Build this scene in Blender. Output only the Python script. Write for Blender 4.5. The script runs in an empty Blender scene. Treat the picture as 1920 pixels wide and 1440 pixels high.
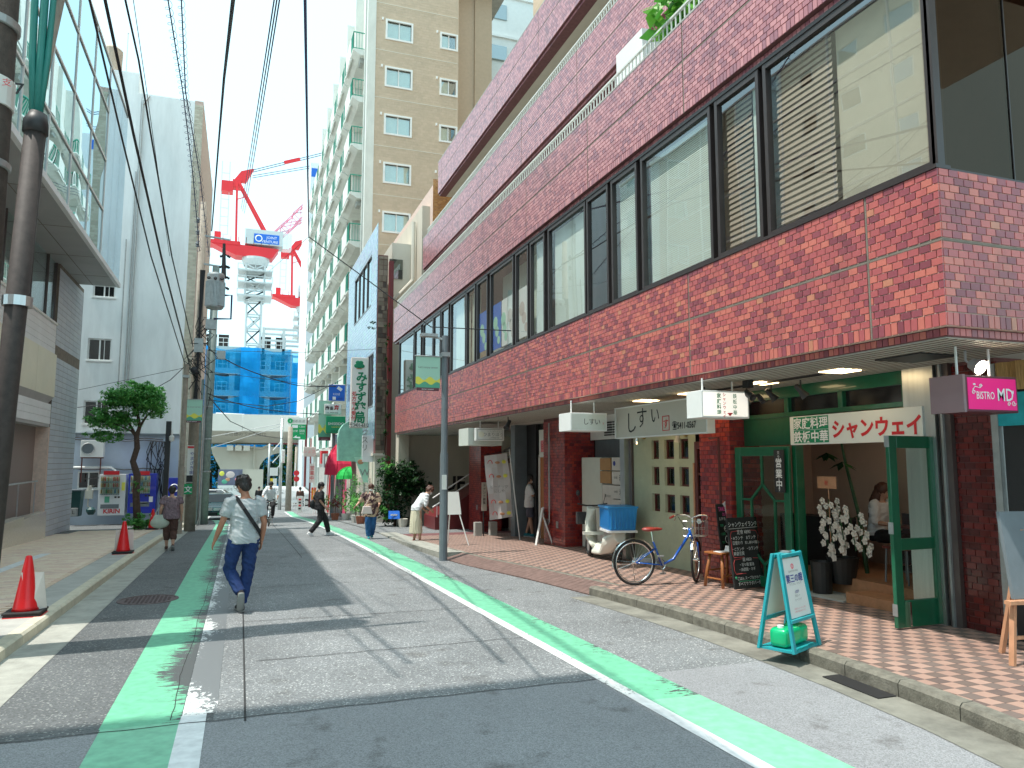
import bpy, math, random
import numpy as np
from mathutils import Vector, Matrix, noise as mnoise
R = math.radians
random.seed(7)
SC = bpy.context.scene
COL = SC.collection

# ------------------------------------------------------------------ camera, sky, sun, exposure
PITCH, YAW, FPX, EYE = R(6.0346), R(19.8418), 1400.0, 1.6
cam_d = bpy.data.cameras.new('camera'); cam = bpy.data.objects.new('camera', cam_d); COL.objects.link(cam)
cam_d.sensor_width = 36.0; cam_d.lens = FPX / 1920 * 36; cam_d.clip_start = 0.05; cam_d.clip_end = 3000
cam.location = (0, 0, EYE); cam.rotation_euler = (R(90) + PITCH, 0, -YAW)
SC.camera = cam
SC.render.resolution_x, SC.render.resolution_y = 1024, 768

SUN_EL, SUN_AZ = 68.0, 266.0      # compass azimuth, +Y = north (the street runs north)
world = bpy.data.worlds.new('World'); SC.world = world; world.use_nodes = True
wn = world.node_tree; wn.nodes.clear()
sky = wn.nodes.new('ShaderNodeTexSky'); sky.sky_type = 'NISHITA'; sky.sun_disc = False
sky.sun_elevation = R(SUN_EL); sky.sun_rotation = R(SUN_AZ)
sky.air_density = 1.0; sky.dust_density = 4.5; sky.ozone_density = 1.4; sky.altitude = 0
veil = wn.nodes.new('ShaderNodeMixRGB'); veil.blend_type = 'MIX'; veil.inputs['Fac'].default_value = 0.86
veil.inputs['Color2'].default_value = (2.7, 4.05, 4.4, 1)
bg = wn.nodes.new('ShaderNodeBackground'); bg.inputs['Strength'].default_value = 0.15
wo = wn.nodes.new('ShaderNodeOutputWorld')
wn.links.new(sky.outputs[0], veil.inputs['Color1']); wn.links.new(veil.outputs[0], bg.inputs['Color']); wn.links.new(bg.outputs[0], wo.inputs['Surface'])

sun_d = bpy.data.lights.new('sun', 'SUN'); sun_d.energy = 2.0; sun_d.angle = R(0.55); sun_d.color = (1.0, 0.95, 0.87)
sun = bpy.data.objects.new('sun', sun_d); COL.objects.link(sun)
_az = R(SUN_AZ); _el = R(SUN_EL)
SUN_DIR = Vector((math.sin(_az) * math.cos(_el), math.cos(_az) * math.cos(_el), math.sin(_el)))
sun.rotation_euler = SUN_DIR.to_track_quat('Z', 'Y').to_euler(); sun.location = (-20, 0, 60)

vs = SC.view_settings
vs.view_transform = 'Standard'; vs.look = 'None'; vs.gamma = 1.0; vs.use_curve_mapping = False; vs.exposure = 1.35
SC.render.engine = 'CYCLES'
cy = SC.cycles; cy.use_denoising = True; cy.max_bounces = 8; cy.diffuse_bounces = 4; cy.glossy_bounces = 4
cy.transparent_max_bounces = 12; cy.transmission_bounces = 6; cy.caustics_reflective = False; cy.caustics_refractive = False
try: cy.denoiser = 'OPENIMAGEDENOISE'
except Exception: pass

# ------------------------------------------------------------------ survey helpers: bearings from the camera spot
_fw0 = np.array([math.sin(YAW), math.cos(YAW), 0.0]); _rt = np.array([math.cos(YAW), -math.sin(YAW), 0.0]); _u0 = np.array([0, 0, 1.0])
_fw = _fw0 * math.cos(PITCH) + _u0 * math.sin(PITCH); _up = -_fw0 * math.sin(PITCH) + _u0 * math.cos(PITCH)
def _ray(px, py): return _fw * FPX + _rt * (px - 960) - _up * (py - 720)
def atX(px, py, X): r = _ray(px, py); t = X / r[0]; return Vector((X, r[1] * t, EYE + r[2] * t))
def atY(px, py, Y): r = _ray(px, py); t = Y / r[1]; return Vector((r[0] * t, Y, EYE + r[2] * t))

def gz(Y):
 """height of the road surface: the street runs gently downhill"""
 Y = max(Y, -12.0)
 q = min(max(Y - 14, 0), 32)
 z = -0.10 - 0.0195 * min(Y, 46) - 0.00055 * q * q
 return z - 0.022 * (min(Y, 110) - 46 if Y > 46 else 0)
def sw(Y):
 """height of the right-hand pavement"""
 k = 0.12 if Y < 16 else max(0.02, 0.12 - (Y - 16) * 0.012)
 return gz(Y) + k
def swl(Y): return gz(Y) + 0.12

# ------------------------------------------------------------------ materials
MATS = {}
def _rgba(c, k=1.0): return (min(1, c[0] * k), min(1, c[1] * k), min(1, c[2] * k), 1)
def pm(name, col, rough=0.8, metal=0.0, var=0.12, ns=3.0, bump=0.0, bs=40.0, spec=0.5, emit=None, coat=0.0, stretch=None, alpha=None):
 if name in MATS: return MATS[name]
 m = bpy.data.materials.new(name); m.use_nodes = True
 nt = m.node_tree; b = nt.nodes['Principled BSDF']
 b.inputs['Roughness'].default_value = rough; b.inputs['Metallic'].default_value = metal
 b.inputs['Specular IOR Level'].default_value = spec; b.inputs['Coat Weight'].default_value = coat
 tc = nt.nodes.new('ShaderNodeTexCoord'); src = tc.outputs['Object']
 if stretch:
  mp = nt.nodes.new('ShaderNodeMapping'); mp.inputs['Scale'].default_value = stretch
  nt.links.new(src, mp.inputs['Vector']); src = mp.outputs[0]
 if var:
  n = nt.nodes.new('ShaderNodeTexNoise'); n.inputs['Scale'].default_value = ns; n.inputs['Detail'].default_value = 6; n.inputs['Roughness'].default_value = 0.65
  nt.links.new(src, n.inputs['Vector'])
  r = nt.nodes.new('ShaderNodeValToRGB'); r.color_ramp.elements[0].position = 0.3; r.color_ramp.elements[1].position = 0.7
  r.color_ramp.elements[0].color = _rgba(col, 1 - var); r.color_ramp.elements[1].color = _rgba(col, 1 + var)
  nt.links.new(n.outputs['Fac'], r.inputs[0]); nt.links.new(r.outputs[0], b.inputs['Base Color'])
 else: b.inputs['Base Color'].default_value = _rgba(col)
 if bump:
  n2 = nt.nodes.new('ShaderNodeTexNoise'); n2.inputs['Scale'].default_value = bs; n2.inputs['Detail'].default_value = 4
  nt.links.new(src, n2.inputs['Vector'])
  bp = nt.nodes.new('ShaderNodeBump'); bp.inputs['Strength'].default_value = bump; bp.inputs['Distance'].default_value = 0.01
  nt.links.new(n2.outputs['Fac'], bp.inputs['Height']); nt.links.new(bp.outputs[0], b.inputs['Normal'])
 if emit:
  b.inputs['Emission Color'].default_value = _rgba(emit[0]); b.inputs['Emission Strength'].default_value = emit[1]
 if alpha is not None: b.inputs['Alpha'].default_value = alpha
 MATS[name] = m
 return m

def rand_mat(name, cols, rough=0.45, var=0.1, ns=30, coat=0.0, bump=0.15, stain=0.0):
 """one colour per piece: picked by the piece (separate object) or by the island (joined pieces)"""
 m = bpy.data.materials.new(name); m.use_nodes = True; nt = m.node_tree; b = nt.nodes['Principled BSDF']
 b.inputs['Roughness'].default_value = rough; b.inputs['Coat Weight'].default_value = coat; b.inputs['Coat Roughness'].default_value = 0.25
 oi = nt.nodes.new('ShaderNodeObjectInfo'); ge = nt.nodes.new('ShaderNodeNewGeometry')
 ad = nt.nodes.new('ShaderNodeMath'); ad.operation = 'ADD'; fr = nt.nodes.new('ShaderNodeMath'); fr.operation = 'FRACT'
 nt.links.new(oi.outputs['Random'], ad.inputs[0]); nt.links.new(ge.outputs['Random Per Island'], ad.inputs[1]); nt.links.new(ad.outputs[0], fr.inputs[0])
 r = nt.nodes.new('ShaderNodeValToRGB'); r.color_ramp.interpolation = 'CONSTANT'
 els = r.color_ramp.elements
 tot = sum(w for _, w in cols); acc = 0.0
 for i, (c, w) in enumerate(cols):
  e = els[i] if i < 2 else els.new(min(acc, 0.999))
  e.position = min(acc, 0.999); e.color = _rgba(c); acc += w / tot
 nt.links.new(fr.outputs[0], r.inputs[0])
 tc = nt.nodes.new('ShaderNodeTexCoord'); n = nt.nodes.new('ShaderNodeTexNoise'); n.inputs['Scale'].default_value = ns; n.inputs['Detail'].default_value = 5
 nt.links.new(ge.outputs['Position'], n.inputs['Vector'])
 mr = nt.nodes.new('ShaderNodeMapRange'); mr.inputs[3].default_value = 1 - var; mr.inputs[4].default_value = 1 + var
 nt.links.new(n.outputs['Fac'], mr.inputs[0])
 mx = nt.nodes.new('ShaderNodeMixRGB'); mx.blend_type = 'MULTIPLY'; mx.inputs[0].default_value = 1
 nt.links.new(r.outputs[0], mx.inputs[1]); nt.links.new(mr.outputs[0], mx.inputs[2]); out = mx.outputs[0]
 if stain:
  mp = nt.nodes.new('ShaderNodeMapping'); mp.inputs['Scale'].default_value = (1.0, 1.1, 0.45)
  nt.links.new(ge.outputs['Position'], mp.inputs['Vector'])
  n3 = nt.nodes.new('ShaderNodeTexNoise'); n3.inputs['Scale'].default_value = 1.3; n3.inputs['Detail'].default_value = 8; n3.inputs['Roughness'].default_value = 0.7
  nt.links.new(mp.outputs[0], n3.inputs['Vector'])
  r3 = nt.nodes.new('ShaderNodeValToRGB'); r3.color_ramp.elements[0].position = 0.54; r3.color_ramp.elements[1].position = 0.72
  r3.color_ramp.elements[0].color = (0, 0, 0, 1); r3.color_ramp.elements[1].color = (stain, stain, stain, 1)
  nt.links.new(n3.outputs['Fac'], r3.inputs[0])
  m3 = nt.nodes.new('ShaderNodeMixRGB'); m3.inputs[2].default_value = (0.07, 0.055, 0.05, 1)
  nt.links.new(r3.outputs[0], m3.inputs[0]); nt.links.new(out, m3.inputs[1]); out = m3.outputs[0]
 nt.links.new(out, b.inputs['Base Color'])
 if bump:
  bp = nt.nodes.new('ShaderNodeBump'); bp.inputs['Strength'].default_value = bump; bp.inputs['Distance'].default_value = 0.004
  nt.links.new(n.outputs['Fac'], bp.inputs['Height']); nt.links.new(bp.outputs[0], b.inputs['Normal'])
 MATS[name] = m
 return m

def glass_mat(name, tint=(0.8, 0.9, 0.88), refl=0.35, rough=0.0, rcol=(0.9, 0.97, 1.0), wav=0.0):
 m = bpy.data.materials.new(name); m.use_nodes = True; nt = m.node_tree; nt.nodes.clear()
 o = nt.nodes.new('ShaderNodeOutputMaterial'); t = nt.nodes.new('ShaderNodeBsdfTransparent'); t.inputs[0].default_value = _rgba(tint)
 g = nt.nodes.new('ShaderNodeBsdfGlossy'); g.inputs['Color'].default_value = _rgba(rcol); g.inputs['Roughness'].default_value = rough
 l0 = nt.nodes.new('ShaderNodeLayerWeight'); l0.inputs['Blend'].default_value = 0.5; lw = nt.nodes.new('ShaderNodeMath'); lw.operation = 'POWER'; lw.inputs[1].default_value = 4.0; nt.links.new(l0.outputs['Facing'], lw.inputs[0])
 mr = nt.nodes.new('ShaderNodeMapRange'); mr.inputs[1].default_value = 0.04; mr.inputs[2].default_value = 1.0; mr.inputs[3].default_value = refl; mr.inputs[4].default_value = 0.8
 mx = nt.nodes.new('ShaderNodeMixShader')
 nt.links.new(lw.outputs[0], mr.inputs[0]); nt.links.new(mr.outputs[0], mx.inputs[0]); nt.links.new(t.outputs[0], mx.inputs[1]); nt.links.new(g.outputs[0], mx.inputs[2]); nt.links.new(mx.outputs[0], o.inputs[0])
 if wav:
  tc = nt.nodes.new('ShaderNodeTexCoord'); n = nt.nodes.new('ShaderNodeTexNoise'); n.inputs['Scale'].default_value = 0.5; n.inputs['Detail'].default_value = 0
  bp = nt.nodes.new('ShaderNodeBump'); bp.inputs['Strength'].default_value = wav; bp.inputs['Distance'].default_value = 0.05
  nt.links.new(tc.outputs['Object'], n.inputs['Vector']); nt.links.new(n.outputs['Fac'], bp.inputs['Height']); nt.links.new(bp.outputs[0], g.inputs['Normal'])
 MATS[name] = m
 return m

# ------------------------------------------------------------------ mesh builder and naming
class MB:
 def __init__(s): s.v = []; s.f = []
 def add(s, vs, fs):
  o = len(s.v); s.v += [tuple(v) for v in vs]; s.f += [tuple(i + o for i in f) for f in fs]; return s
 def box(s, x0, x1, y0, y1, z0, z1):
  return s.add([(x0,y0,z0),(x1,y0,z0),(x1,y1,z0),(x0,y1,z0),(x0,y0,z1),(x1,y0,z1),(x1,y1,z1),(x0,y1,z1)],
                     [(0,3,2,1),(4,5,6,7),(0,1,5,4),(1,2,6,5),(2,3,7,6),(3,0,4,7)])
 def hexa(s, p):   # eight corners: bottom ring then top ring
  return s.add(p, [(0,3,2,1),(4,5,6,7),(0,1,5,4),(1,2,6,5),(2,3,7,6),(3,0,4,7)])
 def obox(s, c, dx, dy, dz, M=None):
  pts = [Vector((x, y, z)) for z in (-dz/2, dz/2) for x, y in ((-dx/2,-dy/2),(dx/2,-dy/2),(dx/2,dy/2),(-dx/2,dy/2))]
  if M is not None: pts = [M @ p for p in pts]
  return s.hexa([Vector(c) + p for p in pts])
 def beam(s, a, b, w, h=None, up=(0, 0, 1)):
  a = Vector(a); b = Vector(b); h = h or w; d = (b - a)
  if d.length < 1e-6: return s
  d.normalize(); u = Vector(up)
  if abs(d.dot(u)) > 0.98: u = Vector((1, 0, 0))
  r = d.cross(u).normalized(); u = r.cross(d).normalized()
  q = [r * (sx * w / 2) + u * (sz * h / 2) for sx, sz in ((-1,-1),(1,-1),(1,1),(-1,1))]
  return s.hexa([a + k for k in q] + [b + k for k in q])
 def prism(s, poly, ext):
  n = len(poly); e = Vector(ext); p = [Vector(q) for q in poly]
  return s.add(p + [q + e for q in p], [tuple(range(n))[::-1], tuple(range(n, 2*n))] + [(i, (i+1) % n, n + (i+1) % n, n + i) for i in range(n)])
 def quad(s, a, b, c, d): return s.add([a, b, c, d], [(0, 1, 2, 3)])
 def tube(s, pts, r, n=8, cap=True):
  pts = [Vector(p) for p in pts]; k = len(pts)
  rs = [r] * k if isinstance(r, (int, float)) else list(r)
  d0 = (pts[1] - pts[0]).normalized(); u = d0.orthogonal().normalized(); vs = []
  for i, p in enumerate(pts):
   d = (pts[min(i+1, k-1)] - pts[max(i-1, 0)]).normalized()
   u = (u - d * u.dot(d)); u = u.normalized() if u.length > 1e-6 else d.orthogonal().normalized()
   w = d.cross(u)
   rr = rs[i] if not isinstance(rs[i], tuple) else rs[i]
   for j in range(n):
    a = 2 * math.pi * j / n
    if isinstance(rr, tuple): vs.append(p + u * (math.cos(a) * rr[0]) + w * (math.sin(a) * rr[1]))
    else: vs.append(p + (u * math.cos(a) + w * math.sin(a)) * rr)
  fs = [(i*n + j, i*n + (j+1) % n, (i+1)*n + (j+1) % n, (i+1)*n + j) for i in range(k-1) for j in range(n)]
  if cap: fs += [tuple(range(n))[::-1], tuple(range((k-1)*n, k*n))]
  return s.add(vs, fs)
 def cyl(s, a, b, r, r2=None, n=12): return s.tube([a, b], [r, r if r2 is None else r2], n)
 def lathe(s, prof, c=(0, 0, 0), n=16, M=None):
  vs = []; c = Vector(c)
  for r, z in prof:
   for j in range(n):
    a = 2 * math.pi * j / n; p = Vector((r * math.cos(a), r * math.sin(a), z))
    if M is not None: p = M @ p
    vs.append(c + p)
  k = len(prof)
  fs = [(i*n + j, i*n + (j+1) % n, (i+1)*n + (j+1) % n, (i+1)*n + j) for i in range(k-1) for j in range(n)]
  fs += [tuple(range(n))[::-1], tuple(range((k-1)*n, k*n))]
  return s.add(vs, fs)
 def ell(s, c, rx, ry, rz, n=12, m=8, M=None):
  prof = []; c = Vector(c); vs = []
  for i in range(m + 1):
   t = math.pi * i / m
   for j in range(n):
    a = 2 * math.pi * j / n
    p = Vector((rx * math.sin(t) * math.cos(a), ry * math.sin(t) * math.sin(a), -rz * math.cos(t)))
    if M is not None: p = M @ p
    vs.append(c + p)
  fs = [(i*n + j, i*n + (j+1) % n, (i+1)*n + (j+1) % n, (i+1)*n + j) for i in range(m) for j in range(n)]
  return s.add(vs, fs)
 def torus(s, c, R0, r, axis=(1, 0, 0), n=32, m=8):
  ax = Vector(axis).normalized(); u = ax.orthogonal().normalized(); w = ax.cross(u); c = Vector(c); vs = []
  for i in range(n):
   a = 2 * math.pi * i / n; d = u * math.cos(a) + w * math.sin(a)
   for j in range(m):
    b = 2 * math.pi * j / m; vs.append(c + d * (R0 + r * math.cos(b)) + ax * (r * math.sin(b)))
  fs = [(i*m + j, ((i+1) % n)*m + j, ((i+1) % n)*m + (j+1) % m, i*m + (j+1) % m) for i in range(n) for j in range(m)]
  return s.add(vs, fs)
 def wall(s, x0, x1, z0, z1, holes, put):
  """flat rectangle with rectangular holes; put(u, w) gives the 3-D point"""
  xs = sorted({x0, x1, *[h[0] for h in holes], *[h[1] for h in holes]}); zs = sorted({z0, z1, *[h[2] for h in holes], *[h[3] for h in holes]})
  xs = [x for x in xs if x0 - 1e-6 <= x <= x1 + 1e-6]; zs = [z for z in zs if z0 - 1e-6 <= z <= z1 + 1e-6]
  for a, b in zip(xs, xs[1:]):
   for c, d in zip(zs, zs[1:]):
    mx, mz = (a + b) / 2, (c + d) / 2
    if any(h[0] < mx < h[1] and h[2] < mz < h[3] for h in holes): continue
    s.quad(put(a, c), put(b, c), put(b, d), put(a, d))
  return s
 def build(s, name, mat, parent=None, smooth=False, local=False, bevel=0.0, kind=None, label=None):
  vs = s.v
  if parent is not None and not local:
   Mi = rootmat(parent).inverted(); vs = [tuple(Mi @ Vector(v)) for v in vs]
  me = bpy.data.meshes.new(name); me.from_pydata(vs, [], s.f); me.validate()
  if smooth:
   me.polygons.foreach_set('use_smooth', [True] * len(me.polygons))
  o = bpy.data.objects.new(name, me); COL.objects.link(o)
  if mat is not None: me.materials.append(M(mat) if isinstance(mat, str) else mat)
  if parent is not None: o.parent = parent
  if bevel:
   bv = o.modifiers.new('bevel', 'BEVEL'); bv.width = bevel; bv.segments = 2; bv.limit_method = 'ANGLE'
  if kind: o['kind'] = kind
  if label: o['label'] = label
  return o
def M(n): return MATS[n]
ROOT = {}
def rootmat(o):
 while o.parent is not None: o = o.parent
 return ROOT.get(o.name, Matrix.Identity(4))
def thing(name, label, cat, loc=(0, 0, 0), rz=0.0, group=None):
 o = bpy.data.objects.new(name, None); COL.objects.link(o); o.location = loc; o.rotation_euler = (0, 0, rz); o.empty_display_size = 0.2
 ROOT[o.name] = Matrix.Translation(Vector(loc)) @ Matrix.Rotation(rz, 4, 'Z')
 o['label'] = label; o['category'] = cat
 if group: o['group'] = group
 return o
def tag(o, label, cat, group=None):
 o['label'] = label; o['category'] = cat
 if group: o['group'] = group
 return o
def struct(o): o['kind'] = 'structure'; return o
def dup(root, loc, rz, label, group=None):
 r = root.copy(); COL.objects.link(r); r.location = loc; r.rotation_euler = (0, 0, rz); r['label'] = label
 if group: r['group'] = group
 ROOT[r.name] = Matrix.Translation(Vector(loc)) @ Matrix.Rotation(rz, 4, 'Z')
 def rec(src, dst):
  for ch in [c for c in bpy.data.objects if c.parent == src]:
   c = ch.copy(); COL.objects.link(c); c.parent = dst; rec(ch, c)
 rec(root, r)
 return r
_tcache = {}
def text(s, size, mat, parent, org, xd, ud, name='lettering', align='CENTER', bold=0.0, depth=0.002, vert=False, wide=1.0, kind=None):
 """writing as thin raised geometry; org = anchor, xd = reading direction, ud = up direction; vert = characters stacked"""
 xd = Vector(xd).normalized(); ud = Vector(ud).normalized(); nd = xd.cross(ud); org = Vector(org)
 mb = MB()
 items = [(ch, -i * size * 1.08, 'CENTER') for i, ch in enumerate(s)] if vert else [(s, 0.0, align)]
 for st, off, al in items:
  if st.strip() == '': continue
  key = (st, al, bold)
  if key not in _tcache:
   c = bpy.data.curves.new('t', 'FONT'); c.body = st; c.size = 1; c.align_x = al; c.resolution_u = 2; c.offset = bold
   o = bpy.data.objects.new('t', c); COL.objects.link(o)
   dg = bpy.context.evaluated_depsgraph_get(); me = bpy.data.meshes.new_from_object(o.evaluated_get(dg))
   _tcache[key] = ([tuple(v.co) for v in me.vertices], [tuple(p.vertices) for p in me.polygons])
   bpy.data.objects.remove(o); bpy.data.curves.remove(c); bpy.data.meshes.remove(me)
  vs, fs = _tcache[key]
  mb.add([org + xd * (v[0] * size * wide) + ud * (v[1] * size + off) + nd * depth for v in vs], fs)
 return mb.build(name, mat, parent, kind=kind)
def lerp(a, b, t): return a + (b - a) * t
def remeshed(mb, name, mat, parent, voxel=0.012, smooth=6, local=False, fold=0.0, fq=(9, 9, 16)):
 o = mb.build(name, mat, parent, local=local)
 r = o.modifiers.new('r', 'REMESH'); r.mode = 'VOXEL'; r.voxel_size = voxel; r.use_smooth_shade = True
 sm = o.modifiers.new('s', 'SMOOTH'); sm.iterations = smooth; sm.factor = 0.5
 dg = bpy.context.evaluated_depsgraph_get(); me = bpy.data.meshes.new_from_object(o.evaluated_get(dg))
 o.modifiers.clear(); old = o.data; o.data = me; bpy.data.meshes.remove(old)
 if not me.materials: me.materials.append(M(mat) if isinstance(mat, str) else mat)
 me.polygons.foreach_set('use_smooth', [True] * len(me.polygons))
 if fold:
  for v, nn in [(v, v.normal.copy()) for v in me.vertices]:
   c = v.co; k = mnoise.noise(Vector((c.x * fq[0] + c.z * 5, c.y * fq[1], c.z * fq[2] + c.x * 6))); k2 = mnoise.noise(Vector((c.x * 30, c.y * 30, c.z * 34 + c.x * 20)))
   v.co = c + nn * (fold * (1 - 2.6 * abs(k)) + fold * .35 * k2)
 return o
# ------------------------------------------------------------------ material library
def asphalt(name, base, speck, sc=90, patch=0.18):
 m = bpy.data.materials.new(name); m.use_nodes = True; nt = m.node_tree; b = nt.nodes['Principled BSDF']; b.inputs['Roughness'].default_value = 0.85
 ge = nt.nodes.new('ShaderNodeNewGeometry')
 v = nt.nodes.new('ShaderNodeTexVoronoi'); v.inputs['Scale'].default_value = sc; nt.links.new(ge.outputs['Position'], v.inputs['Vector'])
 r = nt.nodes.new('ShaderNodeValToRGB'); r.color_ramp.elements[0].position = 0.1; r.color_ramp.elements[1].position = 0.9
 r.color_ramp.elements[0].color = _rgba(base, 0.7); r.color_ramp.elements[1].color = _rgba(base, 1.15)
 e = r.color_ramp.elements.new(0.5); e.color = _rgba(base, 1.0)
 sp = nt.nodes.new('ShaderNodeSeparateColor'); nt.links.new(v.outputs['Color'], sp.inputs[0]); nt.links.new(sp.outputs[0], r.inputs[0])
 gt = nt.nodes.new('ShaderNodeMath'); gt.operation = 'GREATER_THAN'; gt.inputs[1].default_value = 0.93; nt.links.new(sp.outputs[1], gt.inputs[0])
 m1 = nt.nodes.new('ShaderNodeMixRGB'); m1.inputs[2].default_value = _rgba(speck); nt.links.new(gt.outputs[0], m1.inputs[0]); nt.links.new(r.outputs[0], m1.inputs[1])
 n = nt.nodes.new('ShaderNodeTexNoise'); n.inputs['Scale'].default_value = 0.7; n.inputs['Detail'].default_value = 7; n.inputs['Roughness'].default_value = 0.7; nt.links.new(ge.outputs['Position'], n.inputs['Vector'])
 mr = nt.nodes.new('ShaderNodeMapRange'); mr.inputs[1].default_value = 0.3; mr.inputs[2].default_value = 0.7; mr.inputs[3].default_value = 1 - patch; mr.inputs[4].default_value = 1 + patch; nt.links.new(n.outputs['Fac'], mr.inputs[0])
 ns_ = nt.nodes.new('ShaderNodeTexNoise'); ns_.inputs['Scale'].default_value = 2.6; ns_.inputs['Detail'].default_value = 5; ns_.inputs['Roughness'].default_value = 0.6; nt.links.new(ge.outputs['Position'], ns_.inputs['Vector']); rs_ = nt.nodes.new('ShaderNodeValToRGB'); rs_.color_ramp.elements[0].position = 0.28; rs_.color_ramp.elements[1].position = 0.40; rs_.color_ramp.elements[0].color = (.62, .60, .58, 1); rs_.color_ramp.elements[1].color = (1, 1, 1, 1); nt.links.new(ns_.outputs['Fac'], rs_.inputs[0])
 m2 = nt.nodes.new('ShaderNodeMixRGB'); m2.blend_type = 'MULTIPLY'; m2.inputs[0].default_value = 1; nt.links.new(m1.outputs[0], m2.inputs[1]); nt.links.new(mr.outputs[0], m2.inputs[2])
 m9 = nt.nodes.new('ShaderNodeMixRGB'); m9.blend_type = 'MULTIPLY'; m9.inputs[0].default_value = 1; nt.links.new(m2.outputs[0], m9.inputs[1]); nt.links.new(rs_.outputs[0], m9.inputs[2]); nt.links.new(m9.outputs[0], b.inputs['Base Color'])
 bp = nt.nodes.new('ShaderNodeBump'); bp.inputs['Strength'].default_value = 0.5; bp.inputs['Distance'].default_value = 0.004; nt.links.new(v.outputs['Distance'], bp.inputs['Height']); nt.links.new(bp.outputs[0], b.inputs['Normal'])
 MATS[name] = m
def paint(name, col, under=(0.07, 0.075, 0.075), wear=0.5, wear2=0.2, x0=0.0, x1=1.0, stretch=(6, 26, 1)):
 """road paint with chips and cracks; wear grows from x0 to x1 (world X)"""
 m = bpy.data.materials.new(name); m.use_nodes = True; nt = m.node_tree; b = nt.nodes['Principled BSDF']; b.inputs['Roughness'].default_value = 0.6
 ge = nt.nodes.new('ShaderNodeNewGeometry'); sp = nt.nodes.new('ShaderNodeSeparateXYZ'); nt.links.new(ge.outputs['Position'], sp.inputs[0])
 mp = nt.nodes.new('ShaderNodeMapping'); mp.inputs['Scale'].default_value = stretch; nt.links.new(ge.outputs['Position'], mp.inputs['Vector'])
 n = nt.nodes.new('ShaderNodeTexNoise'); n.inputs['Scale'].default_value = 1; n.inputs['Detail'].default_value = 9; n.inputs['Roughness'].default_value = 0.75; nt.links.new(mp.outputs[0], n.inputs['Vector'])
 big = nt.nodes.new('ShaderNodeTexNoise'); big.inputs['Scale'].default_value = 0.9; nt.links.new(ge.outputs['Position'], big.inputs['Vector'])
 mr = nt.nodes.new('ShaderNodeMapRange'); mr.inputs[1].default_value = x0; mr.inputs[2].default_value = x1; mr.inputs[3].default_value = wear2; mr.inputs[4].default_value = wear; nt.links.new(sp.outputs[0], mr.inputs[0])
 ml = nt.nodes.new('ShaderNodeMath'); ml.operation = 'MULTIPLY'; nt.links.new(mr.outputs[0], ml.inputs[0])
 m15 = nt.nodes.new('ShaderNodeMapRange'); m15.inputs[1].default_value = 0.3; m15.inputs[2].default_value = 0.7; m15.inputs[3].default_value = 0.75; m15.inputs[4].default_value = 1.2; nt.links.new(big.outputs['Fac'], m15.inputs[0]); nt.links.new(m15.outputs[0], ml.inputs[1])
 lt = nt.nodes.new('ShaderNodeMath'); lt.operation = 'LESS_THAN'; nt.links.new(n.outputs['Fac'], lt.inputs[0]); nt.links.new(ml.outputs[0], lt.inputs[1])
 n2 = nt.nodes.new('ShaderNodeTexNoise'); n2.inputs['Scale'].default_value = 12; n2.inputs['Detail'].default_value = 6; nt.links.new(ge.outputs['Position'], n2.inputs['Vector'])
 r = nt.nodes.new('ShaderNodeValToRGB'); r.color_ramp.elements[0].position = 0.3; r.color_ramp.elements[1].position = 0.7; r.color_ramp.elements[0].color = _rgba(col, 0.78); r.color_ramp.elements[1].color = _rgba(col, 1.06); nt.links.new(n2.outputs['Fac'], r.inputs[0])
 mx = nt.nodes.new('ShaderNodeMixRGB'); mx.inputs[2].default_value = _rgba(under); nt.links.new(lt.outputs[0], mx.inputs[0]); nt.links.new(r.outputs[0], mx.inputs[1]); nt.links.new(mx.outputs[0], b.inputs['Base Color'])
 MATS[name] = m
asphalt('asphalt_old', (0.185, 0.195, 0.20), (0.42, 0.43, 0.42), 85, 0.22)
asphalt('asphalt_lane', (0.115, 0.122, 0.125), (0.26, 0.27, 0.26), 75, 0.2)
asphalt('asphalt_new', (0.265, 0.27, 0.28), (0.2, 0.21, 0.21), 130, 0.1)
GREEN = (0.16, 0.50, 0.31)
paint('green_worn', GREEN, wear=0.62, wear2=0.25, x0=-0.80, x1=-0.34)
paint('green_right', (0.16, 0.50, 0.31), wear=0.45, wear2=0.30, x0=3.0, x1=3.4, stretch=(10, 24, 1))
paint('green_fresh', (0.22, 0.54, 0.36), wear=0.18, wear2=0.18)
paint('white_worn', (0.72, 0.75, 0.74), under=(0.15, 0.16, 0.165), wear=0.72, wear2=0.52, x0=-0.34, x1=-0.12, stretch=(22, 14, 1))
paint('white_right', (0.74, 0.76, 0.74), under=(0.15, 0.16, 0.165), wear=0.44, wear2=0.40, x0=2.9, x1=3.0, stretch=(26, 26, 1))
paint('white_fresh', (0.76, 0.78, 0.78), wear=0.2, wear2=0.2)
pm('seam', (0.035, 0.035, 0.035), 0.95, var=0.3, ns=20)
pm('concrete_curb', (0.33, 0.33, 0.29), 0.9, var=0.3, ns=7, bump=0.5, bs=60)
pm('gutter_dark', (0.20, 0.195, 0.165), 0.9, var=0.35, ns=3, bump=0.4, bs=50)
pm('curb_dark', (0.17, 0.16, 0.13), 0.9, var=0.4, ns=9, bump=0.6, bs=60)
pm('curb_cream', (0.58, 0.54, 0.42), 0.9, var=0.14, ns=5, bump=0.3, bs=60)
pm('concrete', (0.42, 0.42, 0.39), 0.88, var=0.16, ns=3, bump=0.3, bs=50)
pm('gutter', (0.36, 0.36, 0.32), 0.9, var=0.22, ns=4, bump=0.4, bs=50)
pm('mortar', (0.62, 0.47, 0.40), 0.9, var=0.15, ns=10)
pm('mortar_dark', (0.16, 0.065, 0.065), 0.85, var=0.2, ns=10)
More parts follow.
